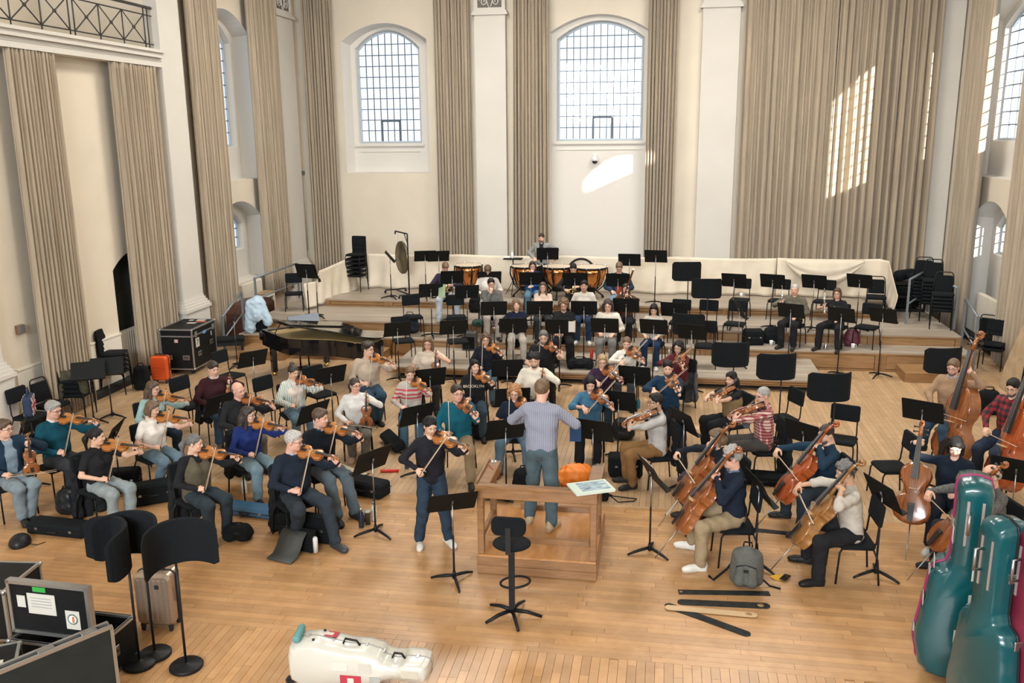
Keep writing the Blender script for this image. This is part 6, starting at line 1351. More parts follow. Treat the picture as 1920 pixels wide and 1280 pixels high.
sdf_obj('cloth', [cap((-.10, 0, .72), (.05, 0, .78), .10, .12, .06), cap((-.14, -.05, .70), (-.16, -.12, .12), .10, .13, .06), cap((.0, -.05, .70), (.02, -.12, .40), .13, .13, .06), cap((.12, -.02, .70), (.26, -.06, .25), .10, .11, .06), cap((.1, .06, .6), (.2, .12, .3), .12, .12, .06)], .02, mat('pale_blue_cloth', (0.42, 0.55, 0.66), .8), jk, wrinkle=.012, wfreq=26); MB().box((.08, .05, .3), (.26, .24, .6), bev=.04).build('covered_case', BLACKF, jk)
ws = thing('wooden_stool', 'low pale stool with wooden top beside the far handrail', 'stool', (*G(496, 590, .65)[:2] - np.array([.45, 0]), 0)); ws.location = (-10.5, 22.0, 0)
MB().box((0, 0, 1.0), (.34, .60, .04), bev=.01).build('top', wood('stool_top', (.3, .2, .1), (.42, .3, .17), .5), ws); MB().box((0, 0, .94), (.30, .54, .07)).build('apron', PAPER, ws)
for x in (-.13, .13):
    for y in (-.24, .24): MB().box((x, y, .45), (.045, .045, .9)).build('leg', PAPER, ws)
# timpani, gong, trap table
COPPER = mat('copper', (0.72, 0.30, 0.10), 0.22, 1.0, var=.25, scale=6); SKIN_D = mat('drum_head', (0.60, 0.50, 0.38), .5)
def timpano(px, py, r, label, h=.86):
    p = onY(px, py, 22.95); x, y = p[0], 22.95; o = thing('timpani', label, 'timpani', (x, y, Z3), random.random(), 'copper timpani')
    MB().lathe([(.10, .30), (.16, .31), (r * .62, .38), (r * .86, .52), (r * .97, .70), (r, h - .02)], 28).build('bowl', COPPER, o); MB().lathe([(0, h), (r * .98, h), (r * 1.02, h - .004)], 28).build('drum_head', SKIN_D, o)
    MB().tube([(r * 1.03 * math.cos(a), r * 1.03 * math.sin(a), h - .02) for a in np.linspace(0, 2 * PI, 33)], .022, 8, caps=False).build('hoop', BLACK, o)
    for k in range(8):
        a = 2 * PI * k / 8; c, s = math.cos(a), math.sin(a); MB().tube([(c * r * 1.05, s * r * 1.05, h - .02), (c * r * 1.08, s * r * 1.08, h - .22), (c * r * .80, s * r * .80, .36), (c * .20, s * .20, .24)], [.016, .020, .016, .014], 6).build('strut', BLACK, o)
        MB().tube([(c * r * 1.06, s * r * 1.06, h - .05), (c * r * 1.06, s * r * 1.06, h + .02)], .012, 6).build('tension_rod', CHROME, o)
    for k in range(3):
        a = 2 * PI * k / 3; MB().tube([(.1 * math.cos(a), .1 * math.sin(a), .28), (r * .9 * math.cos(a), r * .9 * math.sin(a), .06)], .02, 6).build('foot', BLACK, o); MB().lathe([(0, 0), (.035, .01), (.04, .04), (.02, .07)], 10, c=(r * .9 * math.cos(a), r * .9 * math.sin(a), 0)).build('caster', RUBBER, o)
    MB().lathe([(.12, .20), (.14, .22), (.14, .30), (.1, .32)], 14).build('base_ring', BLACK, o)
timpano(878, 500, .36, 'single copper timpani left of the trap table'); timpano(985, 508, .37, 'copper timpani behind the woman in bright blue sweater'); timpano(1045, 510, .38, 'copper timpani in the middle below the timpanist'); timpano(1107, 504, .43, 'largest copper timpani right of the timpanist')
o = thing('drum_hoop', 'black drum hoop standing behind the largest timpani', 'hoop', (onY(1090, 480, 23.5)[0], 23.45, Z3)); MB().tube([(.36 * math.cos(a), .06 * math.sin(a), .62 + .36 * math.sin(a)) for a in np.linspace(0, 2 * PI, 31)], .03, 8, caps=False).build('rim', BLACK, o); MB().tube([(-.36, 0, .02), (-.36, 0, .62)], .02, 6).tube([(.36, 0, .02), (.36, 0, .62)], .02, 6).build('support', BLACK, o)
gx = onY(752, 490, 23.0)[0]
o = thing('gong', 'large bronze gong hanging from a black wheeled stand', 'gong', (gx, 23.0, Z3), math.radians(-52)); GB = mat('gong_bronze', (0.20, 0.17, 0.11), .35, .9, var=.3, scale=5)
MB().lathe([(0, .02), (.10, .035), (.12, .02), (.40, .01), (.44, 0), (.445, -.05), (.43, -.05), (.42, -.01), (0, .0)], 36, M=Matrix.Translation((0, 0, 1.02)) @ Matrix.Rotation(math.radians(90), 4, 'X')).build('disc', GB, o)
MB().tube([(.52, 0, .08), (.52, 0, 1.68), (.50, 0, 1.70), (-.35, 0, 1.70), (-.37, 0, 1.62)], .02, 8).build('stand_arm', BLACK, o); MB().tube([(.30, 0, 1.68), (.52, 0, 1.45)], .012, 6).build('brace', BLACK, o)
for s in (-1, 1): MB().tube([(s * .2, 0, 1.42), (s * .16, 0, 1.69)], .005, 5).build('cord', mat('white_cord', (.7, .68, .6), .8), o)
MB().tube([(-.5, .0, .08), (.6, 0, .08)], .02, 6).build('base_bar', BLACK, o)
for x in (-.5, .55):
    MB().tube([(x, -.3, .08), (x, .3, .08)], .02, 6).build('base_bar', BLACK, o)
    for y in (-.3, .3): MB().lathe([(0, 0), (.03, .005), (.035, .035), (.02, .07)], 10, c=(x, y, 0)).build('caster', RUBBER, o)
p = onY(962, 487, 23.2); o = thing('trap_table', 'small black percussion tray table on a tripod', 'table', (p[0], 23.2, Z3))
MB().box((0, 0, 1.0), (.50, .30, .025), bev=.006).build('tray', BLACKF, o); MB().tube([(0, 0, .3), (0, 0, .99)], .016, 8).build('pole', BLACK, o)
for k in range(3): a = 2 * PI * k / 3 + .5; MB().tube([(0, 0, .42), (.28 * math.cos(a), .28 * math.sin(a), .01)], .009, 6).build('leg', BLACK, o)
o = thing('water_bottle', 'clear plastic water bottle standing on the tray table', 'bottle', (p[0] - .02, 23.2, Z3 + 1.013)); CL = mat('clear_plastic', (.75, .78, .8), .1); MB().lathe([(.03, 0), (.033, .02), (.033, .13), (.014, .17), (.013, .18)], 14).build('body', CL, o); MB().lathe([(.014, .18), (.015, .205), (0, .206)], 12).build('cap', PAPER, o)
o = thing('towel', 'folded white towel lying on the tray table', 'towel', (p[0] - .16, 23.2, Z3 + 1.013)); sdf_obj('folds', [cap((-.06, 0, .02), (.06, 0, .02), .02, .02, .02), cap((-.04, .03, .03), (.05, .03, .03), .02, .02, .02)], .008, PAPER, o)
# dark pile of equipment at the right end of the top riser
o = thing('equipment_rack', 'black rack of folded stands beside the right chair stacks', 'rack', (6.03, 23.55, Z2), 0)
for z in (.05, .38, .71): MB().box((0, 0, z), (.80, .9, .05)).build('shelf', BLACKP, o)
for x in (-.38, .38):
    for y in (-.42, .42): MB().box((x, y, .5), (.04, .04, 1.0)).build('post', BLACK, o)
for k in range(5): MB().box((0, 0, .12 + .045 * k), (.6, .6, .03), rot=(0, 0, .1 * k)).build('folded_desk', DESKM, o)
for k in range(4): MB().box((.03, 0, .45 + .05 * k), (.62, .6, .035), rot=(0, 0, -.08 * k)).build('folded_desk', DESKM, o)
sdf_obj('cover', [cap((-.2, -.1, .86), (.2, .1, .92), .14, .10, .06), cap((.1, -.2, .84), (.28, .1, .84), .10, .08, .05)], .03, BLACKF, o, wrinkle=.012)
# ---- flight cases, suitcases
ALU = mat('case_aluminium', (0.45, 0.45, 0.44), .4, .9); PLY = mat('case_panel', (0.006, 0.0065, 0.007), .6, var=.3, scale=5)
def flight(name, label, loc, rz, size, lid_at=None, wheels=True, cat='flight case', zc=.0, open_top=False):
    o = thing(name, label, cat, loc, rz); w, d, h = size; z0 = .11 if wheels else 0.0
    if open_top:
        t = .015
        MB().box((0, 0, z0 + t / 2), (w, d, t)).build('bottom_panel', PLY, o)
        for s in (-1, 1): MB().box((s * (w / 2 - t / 2), 0, z0 + h / 2), (t, d, h)).build('side_panel', PLY, o); MB().box((0, s * (d / 2 - t / 2), z0 + h / 2), (w - 2 * t, t, h)).build('side_panel', PLY, o)
    else: MB().box((0, 0, z0 + h / 2), (w - .012, d - .012, h - .012)).build('panel_body', PLY, o)
    e = .028
    for sx in (-1, 1):
        for sy in (-1, 1):
            MB().box((sx * (w / 2 - e / 2 + .004), sy * (d / 2 - e / 2 + .004), z0 + h / 2), (e, e, h)).build('corner_edging', ALU, o)
            for z in (0, h): MB().lathe([(0, -.028), (.022, -.02), (.03, 0), (.022, .02), (0, .028)], 10, c=(sx * (w / 2 - .008), sy * (d / 2 - .008), z0 + min(max(z, .02), h - .02))).build('ball_corner', STEEL, o)
    for z in [0 + e / 2, h - e / 2] + ([lid_at] if lid_at else []):
        for s in (-1, 1): MB().box((0, s * (d / 2 - e / 2 + .004), z0 + z), (w, e, e)).build('edging', ALU, o); MB().box((s * (w / 2 - e / 2 + .004), 0, z0 + z), (e, d, e)).build('edging', ALU, o)
    if wheels:
        for sx in (-1, 1):
            for sy in (-1, 1): MB().tube([(sx * (w / 2 - .1) - .02, sy * (d / 2 - .1), .05), (sx * (w / 2 - .1) + .02, sy * (d / 2 - .1), .05)], .05, 14).box((sx * (w / 2 - .1), sy * (d / 2 - .1), .09), (.06, .06, .05)).build('caster', RUBBER, o)
    return o, z0
def recess_handle(o, x, y, z, nx, ny, w=.16, h=.11):
    M_ = frame((x, y, z), (nx, ny, 0), (0, 0, 1)); hd_ = MB().box((0, .006, 0), (w, .012, h), M=M_, bev=.004).build('handle_dish', STEEL, o); MB().tube([(-w * .3, .02, h * .1), (w * .3, .02, h * .1)], .008, 6, M=M_).build('grip', RUBBER, hd_)
def latch(o, x, y, z, nx, ny): M_ = frame((x, y, z), (nx, ny, 0), (0, 0, 1)); MB().box((0, .006, 0), (.11, .014, .13), M=M_, bev=.004).box((0, .018, .0), (.045, .014, .05), M=M_, bev=.004).build('butterfly_latch', STEEL, o)
def sticker(o, x, y, z, n, w, h, col, name='sticker', up=(0, 0, 1)): M_ = frame((x, y, z), n, up); return MB().box((0, .001, 0), (w, .003, h), M=M_).build(name, col if hasattr(col, 'node_tree') else mat('sticker_%.2f_%.2f_%.2f' % col, col, .6), o)
def letters(txt, parent, M_, size, m, ext=.001, name='lettering'):
    c = bpy.data.curves.new('lettering', 'FONT'); c.body = txt; c.size = size; c.align_x = 'CENTER'; c.align_y = 'CENTER'; c.extrude = ext; t_ = bpy.data.objects.new('tmp', c); COL.objects.link(t_); bpy.context.view_layer.update(); me = bpy.data.meshes.new_from_object(t_.evaluated_get(bpy.context.evaluated_depsgraph_get())); bpy.data.objects.remove(t_); me.materials.clear(); me.materials.append(m); o = link(name, me, parent); o.matrix_local = M_; return o
TXT = lambda loc, n, up=(0, 0, 1): (lambda z, y: Matrix(((y.cross(z).x, y.x, z.x, loc[0]), (y.cross(z).y, y.y, z.y, loc[1]), (y.cross(z).z, y.z, z.z, loc[2]), (0, 0, 0, 1))))(Vector(n).normalized(), (Vector(up) - Vector(n).normalized() * Vector(up).dot(Vector(n).normalized())).normalized())
INK = mat('black_ink', (.02, .02, .02), .6); OFFW = (0.55, 0.52, 0.46)
o, z0 = flight('flight_case', 'tall black flight case marked 7 against the broad pilaster', (-10.42, 17.86, 0), .06, (.74, 1.16, .90), lid_at=.74)
recess_handle(o, .374, -.30, .42, 1, 0); recess_handle(o, .374, .30, .55, 1, 0); recess_handle(o, -.2, -.584, .38, 0, -1); recess_handle(o, .2, -.584, .38, 0, -1)
latch(o, .374, -.42, .87, 1, 0); latch(o, .374, .42, .87, 1, 0); sticker(o, .374, -.36, .68, (1, 0, 0), .17, .20, OFFW); letters('7', o, TXT((.380, -.36, .68), (1, 0, 0)), .17, INK); sticker(o, .374, .0, .84, (1, 0, 0), .15, .07, (.12, .3, .55)); sticker(o, .374, .33, .74, (1, 0, 0), .04, .10, OFFW); sticker(o, .0, -.584, .75, (0, -1, 0), .08, .07, (.6, .4, .38))
for (x, y, w_, h_, c_) in ((.05, .1, .2, .12, OFFW), (.2, .25, .22, .12, (.45, .10, .05)), (.12, .42, .2, .13, OFFW), (-.1, .40, .10, .1, OFFW)): sticker(o, x, y, 1.011, (0, 0, 1), w_, h_, c_, up=(0, 1, 0))
def suitcase(name, label, loc, rz, size, m, ribs, horiz):
    o = thing(name, label, 'suitcase', loc, rz); w, d, h = size
    m_ = MB(); P_ = rrect(w, h, .06, 5); n = len(P_); v = []
    for y, s in ((-d / 2, .90), (-d / 2 + .03, 1), (d / 2 - .03, 1), (d / 2, .90)): v += [(x * s, y, .07 + h / 2 + z * s) for x, z in P_]
    m_.add(v, [tuple(range(n)), tuple(range(4 * n - 1, 3 * n - 1, -1))] + [(k * n + i, (k + 1) * n + i, (k + 1) * n + (i + 1) % n, k * n + (i + 1) % n) for k in range(3) for i in range(n)]); m_.build('shell', m, o)
    for q in range(ribs):
        t_ = (q + .5) / ribs - .5
        if horiz: MB().box((0, -d / 2 - .002, .07 + h / 2 + t_ * h * .84), (w * .84, .014, h * .84 / ribs * .55), bev=.005).build('rib', m, o)
        else: MB().box((t_ * w * .84, -d / 2 - .002, .07 + h / 2), (w * .84 / ribs * .6, .014, h * .80), bev=.005).build('rib', m, o)
    MB().tube([(x * 1.005, 0, .07 + h / 2 + z * 1.005) for x, z in P_ + P_[:1]], .010, 6, caps=False).build('zip_seam', BLACKP, o)
    MB().tube([(-.09, 0, .07 + h), (-.09, 0, h + .10), (.09, 0, h + .10), (.09, 0, .07 + h)], .013, 6).build('top_handle', BLACKP, o); MB().tube([(w / 2, 0, .07 + h * .4), (w / 2 + .03, 0, .07 + h * .42), (w / 2 + .03, 0, .07 + h * .65), (w / 2, 0, .07 + h * .67)], .010, 6).build('side_handle', BLACKP, o)
    for x in (-1, 1):
        for y in (-1, 1): MB().tube([(x * (w / 2 - .05) - .012, y * (d / 2 - .04), .03), (x * (w / 2 - .05) + .012, y * (d / 2 - .04), .03)], .03, 12).box((x * (w / 2 - .05), y * (d / 2 - .04), .065), (.04, .04, .03)).build('wheel', RUBBER, o)
    return o
suitcase('suitcase', 'bright orange ribbed cabin suitcase below the flight case', (-10.40, 16.62, 0), .12, (.36, .22, .52), mat('orange_shell', (0.62, 0.085, 0.015), .35), 14, True)
o = suitcase('suitcase', 'metallic beige cabin suitcase behind the three acoustic screens', (-5.12, 7.72, 0), .08, (.40, .25, .58), mat('champagne_shell', (0.36, 0.27, 0.20), .25, .5), 6, False); sticker(o, .06, -.135, .52, (0, -1, 0), .045, .045, (.02, .02, .02), 'badge')
# the open flight cases in the near left corner
flight('flight_case', 'closed black flight case at the left edge behind the open ones', (-6.85, 7.30, 0), .10, (.95, .62, .56))
o, z0 = flight('flight_case', 'open black flight case with paper label and logo on its raised lid', (-5.54, 6.92, 0), -.04, (.92, .62, .42), wheels=False, open_top=True)
ld = MB().box((-.06, -.16, .70), (.86, .05, .54), bev=.006).build('raised_lid', PLY, o)
for (x, z, w_, h_) in ((-.06, .955, .88, .032), (-.06, .445, .88, .032), (-.48, .70, .032, .54), (.36, .70, .032, .54)): MB().box((x, -.165, z), (w_, .072, h_)).build('lid_edging', ALU, ld)
sticker(o, -.14, -.187, .75, (0, -1, 0), .30, .21, OFFW, 'paper_label'); sticker(o, -.36, -.187, .76, (0, -1, 0), .09, .12, OFFW, 'torn_label'); sticker(o, -.15, -.187, .90, (0, -1, 0), .14, .05, (.03, .30, .05), 'green_tape'); sticker(o, .18, -.187, .62, (0, -1, 0), .15, .19, OFFW, 'logo_label')
MB().lathe([(0, 0), (.055, 0), (.055, .002)], 20, M=Matrix.Translation((.18, -.190, .63)) @ Matrix.Rotation(math.radians(90), 4, 'X')).build('logo_ring', mat('logo_green', (.10, .16, .12), .6), o); MB().lathe([(0, 0), (.040, 0), (.040, .004)], 20, M=Matrix.Translation((.18, -.190, .63)) @ Matrix.Rotation(math.radians(90), 4, 'X')).build('logo_field', PAPER, o); sticker(o, .19, -.195, .63, (0, -1, 0), .022, .06, (.6, .12, .03), 'logo_flame')
recess_handle(o, .462, -.05, .22, 1, 0)
for q in range(4): sticker(o, -.14, -.19, .81 - .03 * q, (0, -1, 0), .22, .006, (.30, .29, .27), 'printed_line')
o, z0 = flight('flight_case', 'nearest flight case with a paper label under the leaning lid', (-5.72, 5.9, 0), .58, (.60, 1.0, .52), wheels=False); sticker(o, .05, .1, .523, (0, 0, 1), .28, .22, OFFW, 'paper_label', up=(0, 1, 0))
o = thing('loose_case_cover', 'grey flight case lid standing on edge in the near left corner', 'case lid', (-4.98, 5.72, 0), math.radians(58))
MB().box((0, 0, .46), (1.25, .10, .90), bev=.004).build('panel', mat('lid_grey', (.018, .022, .021), .55, var=.2, scale=4), o)
for z in (.03, .915): 
    for y in (-.04, .04): MB().box((0, y, z), (1.27, .03, .03)).build('edging', ALU, o)
for x in (-.625, .625):
    for y in (-.04, .04): MB().box((x, y, .46), (.03, .03, .90)).build('edging', ALU, o)
for x in (-.35, .1, .45): MB().box((x, 0, .935), (.13, .06, .014), bev=.003).build('latch_plate', STEEL, o)
o = thing('cream_crate', 'cream plastic crate standing low at the left edge', 'crate', (-6.25, 6.5, 0), .1); CR = mat('cream_plastic', (.42, .40, .30), .5)
MB().box((0, 0, .30), (.42, .36, .03)).build('top', CR, o)
for x in (-.19, .19):
    for y in (-.16, .16): MB().box((x, y, .145), (.05, .05, .29)).build('leg', CR, o)
# ---- white cello case lying on its side
CW = mat('white_fibreglass', (0.54, 0.52, 0.455), .28, coat=.3)
def shell(prof, th, mid=.5, n=None):
    """outline profile (x, half width) -> rounded case shell, thickness th along +-Y, width along Z"""
    up = [(x, w) for x, w in prof]; lp = up + [(x, -w) for x, w in up[::-1]]; n = len(lp); cx = sum(x for x, _ in prof) / len(prof); v = []
    rings = [(-th / 2, .80), (-th / 2 + .02, .90), (-th / 2 + .07, .98), (-.012, 1.0), (.012, 1.0), (th / 2 - .07, .98), (th / 2 - .02, .90), (th / 2, .80)]
    for y, s in rings: v += [(cx + (x - cx) * (1 - (1 - s) * .35), y, z * s) for x, z in lp]
    f = [tuple(range(n)), tuple(range(8 * n - 1, 7 * n - 1, -1))] + [(k * n + i, (k + 1) * n + i, (k + 1) * n + (i + 1) % n, k * n + (i + 1) % n) for k in range(7) for i in range(n)]
    return v, f, lp
def smooth_prof(pts, k=4):
    xs = [p[0] for p in pts]; out = []
    for i in range(len(pts) - 1):
        for j in range(k):
            t = j / k; tt = t * t * (3 - 2 * t); out.append((pts[i][0] + (pts[i + 1][0] - pts[i][0]) * t, pts[i][1] + (pts[i + 1][1] - pts[i][1]) * tt))
    return out + [pts[-1]]
PR = smooth_prof([(0, .10), (.02, .17), (.10, .215), (.25, .235), (.42, .205), (.58, .18), (.74, .178), (.86, .15), (.95, .085), (1.02, .066), (1.08, .068), (1.14, .09), (1.28, .09), (1.335, .075), (1.35, .03)])
cc = thing('cello_case', 'white fibreglass cello case with red stickers lying on its side', 'cello case', (-3.36, 7.06, .235), math.radians(2)); v, f, lp = shell(PR, .34)
MB().add(v, f, True).build('shell', CW, cc); MB().tube([(x, 0, z * 1.004) for x, z in lp + lp[:1]], .006, 5, caps=False).build('seam', mat('seam_grey', (.25, .24, .22), .5), cc)
for (x, w_) in ((.52, .16), (.985, .12)):
    z = np.interp(x, [q[0] for q in PR], [q[1] for q in PR]); z2 = np.interp(x + w_, [q[0] for q in PR], [q[1] for q in PR]); MB().tube([(x, -.03, z), (x + .02, -.03, z + .05), (x + w_ - .03, -.03, z2 + .045), (x + w_, -.03, z2)], .011, 6).build('carry_handle', BLACKP, cc)
for x in (.18, .42, .74, .90, 1.22): z = np.interp(x, [q[0] for q in PR], [q[1] for q in PR]); MB().box((x, 0, z), (.03, .06, .012), bev=.003).build('latch', STEEL, cc)
for (x, y) in ((.25, -.08), (.30, .1)): z = np.interp(x, [q[0] for q in PR], [q[1] for q in PR]); MB().lathe([(.014, 0), (.012, .02), (0, .024)], 10, c=(x, y, z - .012)).build('rubber_foot', RUBBER, cc)
RED = (.42, .03, .05)
for (x, y, z, n_, w_, h_, c_, up_) in ((.36, .07, .214, (.05, .12, 1), .16, .11, RED, (0, 1, 0)), (.62, -.172, -.10, (0, -1, 0), .20, .10, RED, (0, 0, 1)), (.52, -.172, .04, (0, -1, 0), .15, .09, (.62, .60, .53), (0, 0, 1)), (.76, -.172, .03, (0, -1, 0), .12, .10, (.52, .50, .44), (0, 0, 1)), (.85, -.172, -.10, (0, -1, 0), .10, .10, (.35, .36, .33), (0, 0, 1)), (1.18, -.172, .0, (0, -1, 0), .16, .07, (.50, .46, .38), (0, 0, 1))): sticker(cc, x, y, z, n_, w_, h_, c_, up=up_)
for (x, y, z, n_, up_, w_) in ((.36, .07, .217, (.05, .12, 1), (0, 1, 0), .07), (.62, -.1745, -.10, (0, -1, 0), (0, 0, 1), .06)): sticker(cc, x, y, z, n_, w_, .05, (.62, .58, .5), 'sticker_glass', up=up_)
for x in (.01, .03): MB().tube([(x - .02, -.1, -.20), (x - .02, -.06, -.20)], .032, 12).build('wheel', RUBBER, cc)
o = thing('rolled_cloth', 'rolled turquoise cloth resting on the white cello case', 'cloth', (-3.27, 7.05, .485), .15); MB().lathe([(.0, -.12), (.03, -.12), (.036, -.1), (.036, .1), (.03, .12), (0, .12)], 14, M=Matrix.Rotation(math.radians(90), 4, 'X') @ Matrix.Scale(1.0, 4)).build('roll', mat('turquoise_cloth', (.10, .27, .28), .8), o)
# ---- tall bass cases on the right
TEAL = mat('teal_fibreglass', (0.002, 0.068, 0.080), .25, var=.15, scale=2, coat=.35); MAG = mat('magenta_lining', (0.30, 0.012, 0.10), .5); MARN = mat('maroon_cover', (0.16, 0.012, 0.035), .45, var=.2, scale=4)
BP = smooth_prof([(0, .16), (.03, .27), (.12, .34), (.35, .38), (.60, .345), (.80, .315), (.98, .295), (1.06, .26), (1.12, .165), (1.20, .14), (1.60, .14), (1.86, .145), (1.93, .125), (1.96, .05)])
def bass_case(label, loc, rz, m, seam, th=.5, lean=0.0, tip=0.0, col2=None):
    o = thing('bass_case', label, 'instrument case', loc, 0); v, f, lp = shell(BP, th); Mr = Matrix.Rotation(rz, 4, 'Z') @ Matrix.Rotation(tip, 4, 'Y') @ Matrix.Rotation(lean, 4, 'X') @ Matrix(((0, 0, 1, 0), (0, 1, 0, 0), (1, 0, 0, .06), (0, 0, 0, 1)))
    MB().add(v, f, True, M=Mr).build('shell', m, o); MB().tube([(x, .0, z * 1.005) for x, z in lp + lp[:1]], .013, 6, M=Mr, caps=False).build('seam', seam, o)
    MB().tube([(1.5, -th / 2 - .0, -.05), (1.5, -th / 2 - .06, -.05), (1.68, -th / 2 - .06, -.05), (1.68, -th / 2, -.05)], .014, 6, M=Mr).build('carry_handle', STEEL, o)
    for x in (.4, 1.0, 1.5): z = np.interp(x, [q[0] for q in BP], [q[1] for q in BP]); MB().box((x, 0, z + .006), (.08, .09, .02), M=Mr, bev=.004).build('latch', STEEL, o); MB().box((x, 0, -z - .006), (.08, .09, .02), M=Mr, bev=.004).build('latch', STEEL, o)
    for z in (-.06, .06): MB().box((1.58, -th / 2 - .002, z), (.42, .006, .022), M=Mr).build('reflective_strip', mat('strip_silver', (.45, .38, .36), .4, .4), o)
    for (x, y, z, w_, h_) in ((1.06, .0, -.245, .16, .12), (.72, -.05, -.30, .12, .12), (1.42, -.1, -.135, .16, .09)):
        z_ = -np.interp(x, [q[0] for q in BP], [q[1] for q in BP]) - .004; MB().box((x, y, z_), (w_, h_, .004), M=Mr).build('sticker', mat('sticker_%.2f_%.2f_%.2f' % OFFW, OFFW, .6), o)
    MB().tube([(.05, -.1, -.1), (.05, -.1, .1)], .05, 12, M=Mr).build('wheel', RUBBER, o)
    return o
p = G(1840, 905, 1.95); bass_case('front teal double bass case with magenta seam', (p[0] - .05, p[1], 0), math.radians(-12), TEAL, MAG, .46)
p = G(1888, 985, 1.95); bass_case('rear teal double bass case next to the maroon one', (p[0], p[1], 0), math.radians(-72), TEAL, BLACKP, .30)
p = G(1952, 1000, 1.95); bass_case('maroon double bass case at the right edge', (p[0], p[1] - .05, 0), math.radians(-72), MARN, BLACKP, .26)
# ================================================================== BAGS, CASES, BOTTLES AND OTHER SMALL THINGS
def at(px, py, z=0): p = settle(G(px, py, z), z, .12); return (p[0], p[1], z)
def vcase(label, px, py, rz, size=(.78, .26, .15), m=None, z=0, tilt=0, strip=None, name='violin_case'):
    o = thing(name, label, 'instrument case', at(px, py, z), math.radians(rz)); w, d, h = size; Mr = Matrix.Translation((0, 0, h / 2)) if not tilt else Matrix.Translation((0, 0, max(d, h) * .5 * abs(math.sin(tilt)) + h / 2 * math.cos(tilt))) @ Matrix.Rotation(tilt, 4, 'X')
    MB().box((0, 0, 0), (w, d, h), M=Mr, bev=.03).build('shell', m or BLACKF, o); MB().box((0, 0, .01), (w + .004, d + .004, .008), M=Mr).build('zip', BLACKP, o)
    MB().tube([(-.07, -d / 2, .0), (-.06, -d / 2 - .03, .0), (.06, -d / 2 - .03, .0), (.07, -d / 2, .0)], .009, 6, M=Mr).build('handle', BLACKP, o)
    for s in (-1, 1): MB().box((s * w * .3, -d / 2 - .002, .01), (.04, .012, .03), M=Mr, bev=.003).build('latch', STEEL, o)
    return o
def bag(label, px, py, size, m, rz=0, z=0, name='bag', cat='bag', strap=True, seed=1, round_=.06):
    o = thing(name, label, cat, at(px, py, z), math.radians(rz)); w, d, h = size; r = min(w, d, h) * .35
    P = [cap((sx * (w / 2 - r), sy * (d / 2 - r), r), (sx * (w / 2 - r) * .85, sy * (d / 2 - r) * .8, h - r), r, r * .85, .08) for sx in (-1, 1) for sy in (-1, 1)] + [ell((0, 0, h * .48), (w * .45, d * .42, h * .44), .08)]
    sdf_obj('body', P, max(.014, h * .05), m, o, wrinkle=.008, wfreq=30, seed=seed)
    if strap: MB().tube([(-w * .25, 0, h * .92), (-w * .15, 0, h * 1.12), (w * .15, 0, h * 1.12), (w * .25, 0, h * .92)], .010, 6).build('handle', BLACKF, o)
    MB().tube([(-w * .36, -d * .40, h * .62), (0, -d * .46, h * .66), (w * .36, -d * .40, h * .62)], .006, 5).build('zip', BLACKP, o)
    return o
vcase('long black violin case with a white label on the floor at left', 115, 998, -4, (.86, .28, .16)); 
vcase('black violin case under the woman in white shirt', 290, 940, 35, (.62, .26, .30)); vcase('black violin case behind the woman in black T-shirt', 232, 915, 20, (.5, .25, .3))
vcase('large black violin case under the grey-haired man in navy', 580, 1010, -8, (.80, .20, .34)); vcase('black violin case under the cream case lid', 690, 925, -18, (.62, .3, .22))
vcase('cream violin case lid resting on the black case', 650, 885, -32, (.78, .26, .05), mat('cream_lid', (.60, .53, .40), .5), z=.0); vcase('slim black violin case leaning beside the music stand', 736, 838, -55, (.75, .22, .14), tilt=.5)
vcase('blue violin case under the woman in khaki vest', 470, 962, -8, (.80, .28, .12), mat('blue_case', (.05, .13, .23), .35)); vcase('black viola case under the man in brown corduroys', 1172, 890, 10, (.5, .26, .34)); vcase('black viola case under the man in plaid shirt', 1428, 905, -4, (.80, .28, .16))
vcase('black instrument case beside the trumpeter in olive jumper', 1412, 645, 8, (.42, .3, .34), z=Z1)
bag('black bag open with small union flag in front of the blue case', 447, 1010, (.36, .26, .20), BLACKF, 10); bag('black bag between the long case and the woman in black', 130, 960, (.30, .26, .34), mat('black_vinyl', (.015, .016, .017), .35), 0)
bag('black tote behind the man in teal pullover', 905, 822, (.34, .26, .26), BLACKF, 0); bag('black backpack with ribbed front beside the conductor', 983, 925, (.30, .22, .38), BLACKF, 10); bag('black shoulder bag behind the podium', 935, 935, (.42, .24, .20), BLACKF, -8)
bag('black bin-liner bag beside the music stand of the denim woman', 1168, 822, (.36, .3, .36), mat('black_vinyl', (.015, .016, .017), .35), 0, strap=False); bag('black bag lying on the low platform by the red bottle', 1088, 690, (.55, .34, .22), BLACKF, 5, z=Z0)
bag('dark blue bag on the first riser beside the green folder', 800, 600, (.40, .3, .45), mat('dark_blue_nylon', (.012, .022, .04), .6), 0, z=Z1); bag('black bag against the top riser behind the man with hand at chin', 893, 585, (.35, .25, .38), BLACKF, 0, z=Z2); bag('green cloth bag lying on the grey amplifier', 897, 610, (.28, .24, .14), mat('green_nylon', (.015, .06, .04), .6), 0, z=Z0 + .42, strap=False)
bag('maroon rucksack beside the trumpeter in black T-shirt', 1596, 648, (.30, .24, .36), mat('maroon_nylon', (.09, .012, .025), .6), 0, z=Z1); bag('black bag on the chair behind the red plaid bassist', 1850, 775, (.4, .3, .45), BLACKF, 0, z=0); bag('black bag on the riser beside the olive jumper trumpeter', 1440, 628, (.4, .3, .36), BLACKF, 0, z=Z1)
bag('black rucksack standing by the side wall radiator', 268, 730, (.30, .22, .50), BLACKF, 20, name='rucksack')
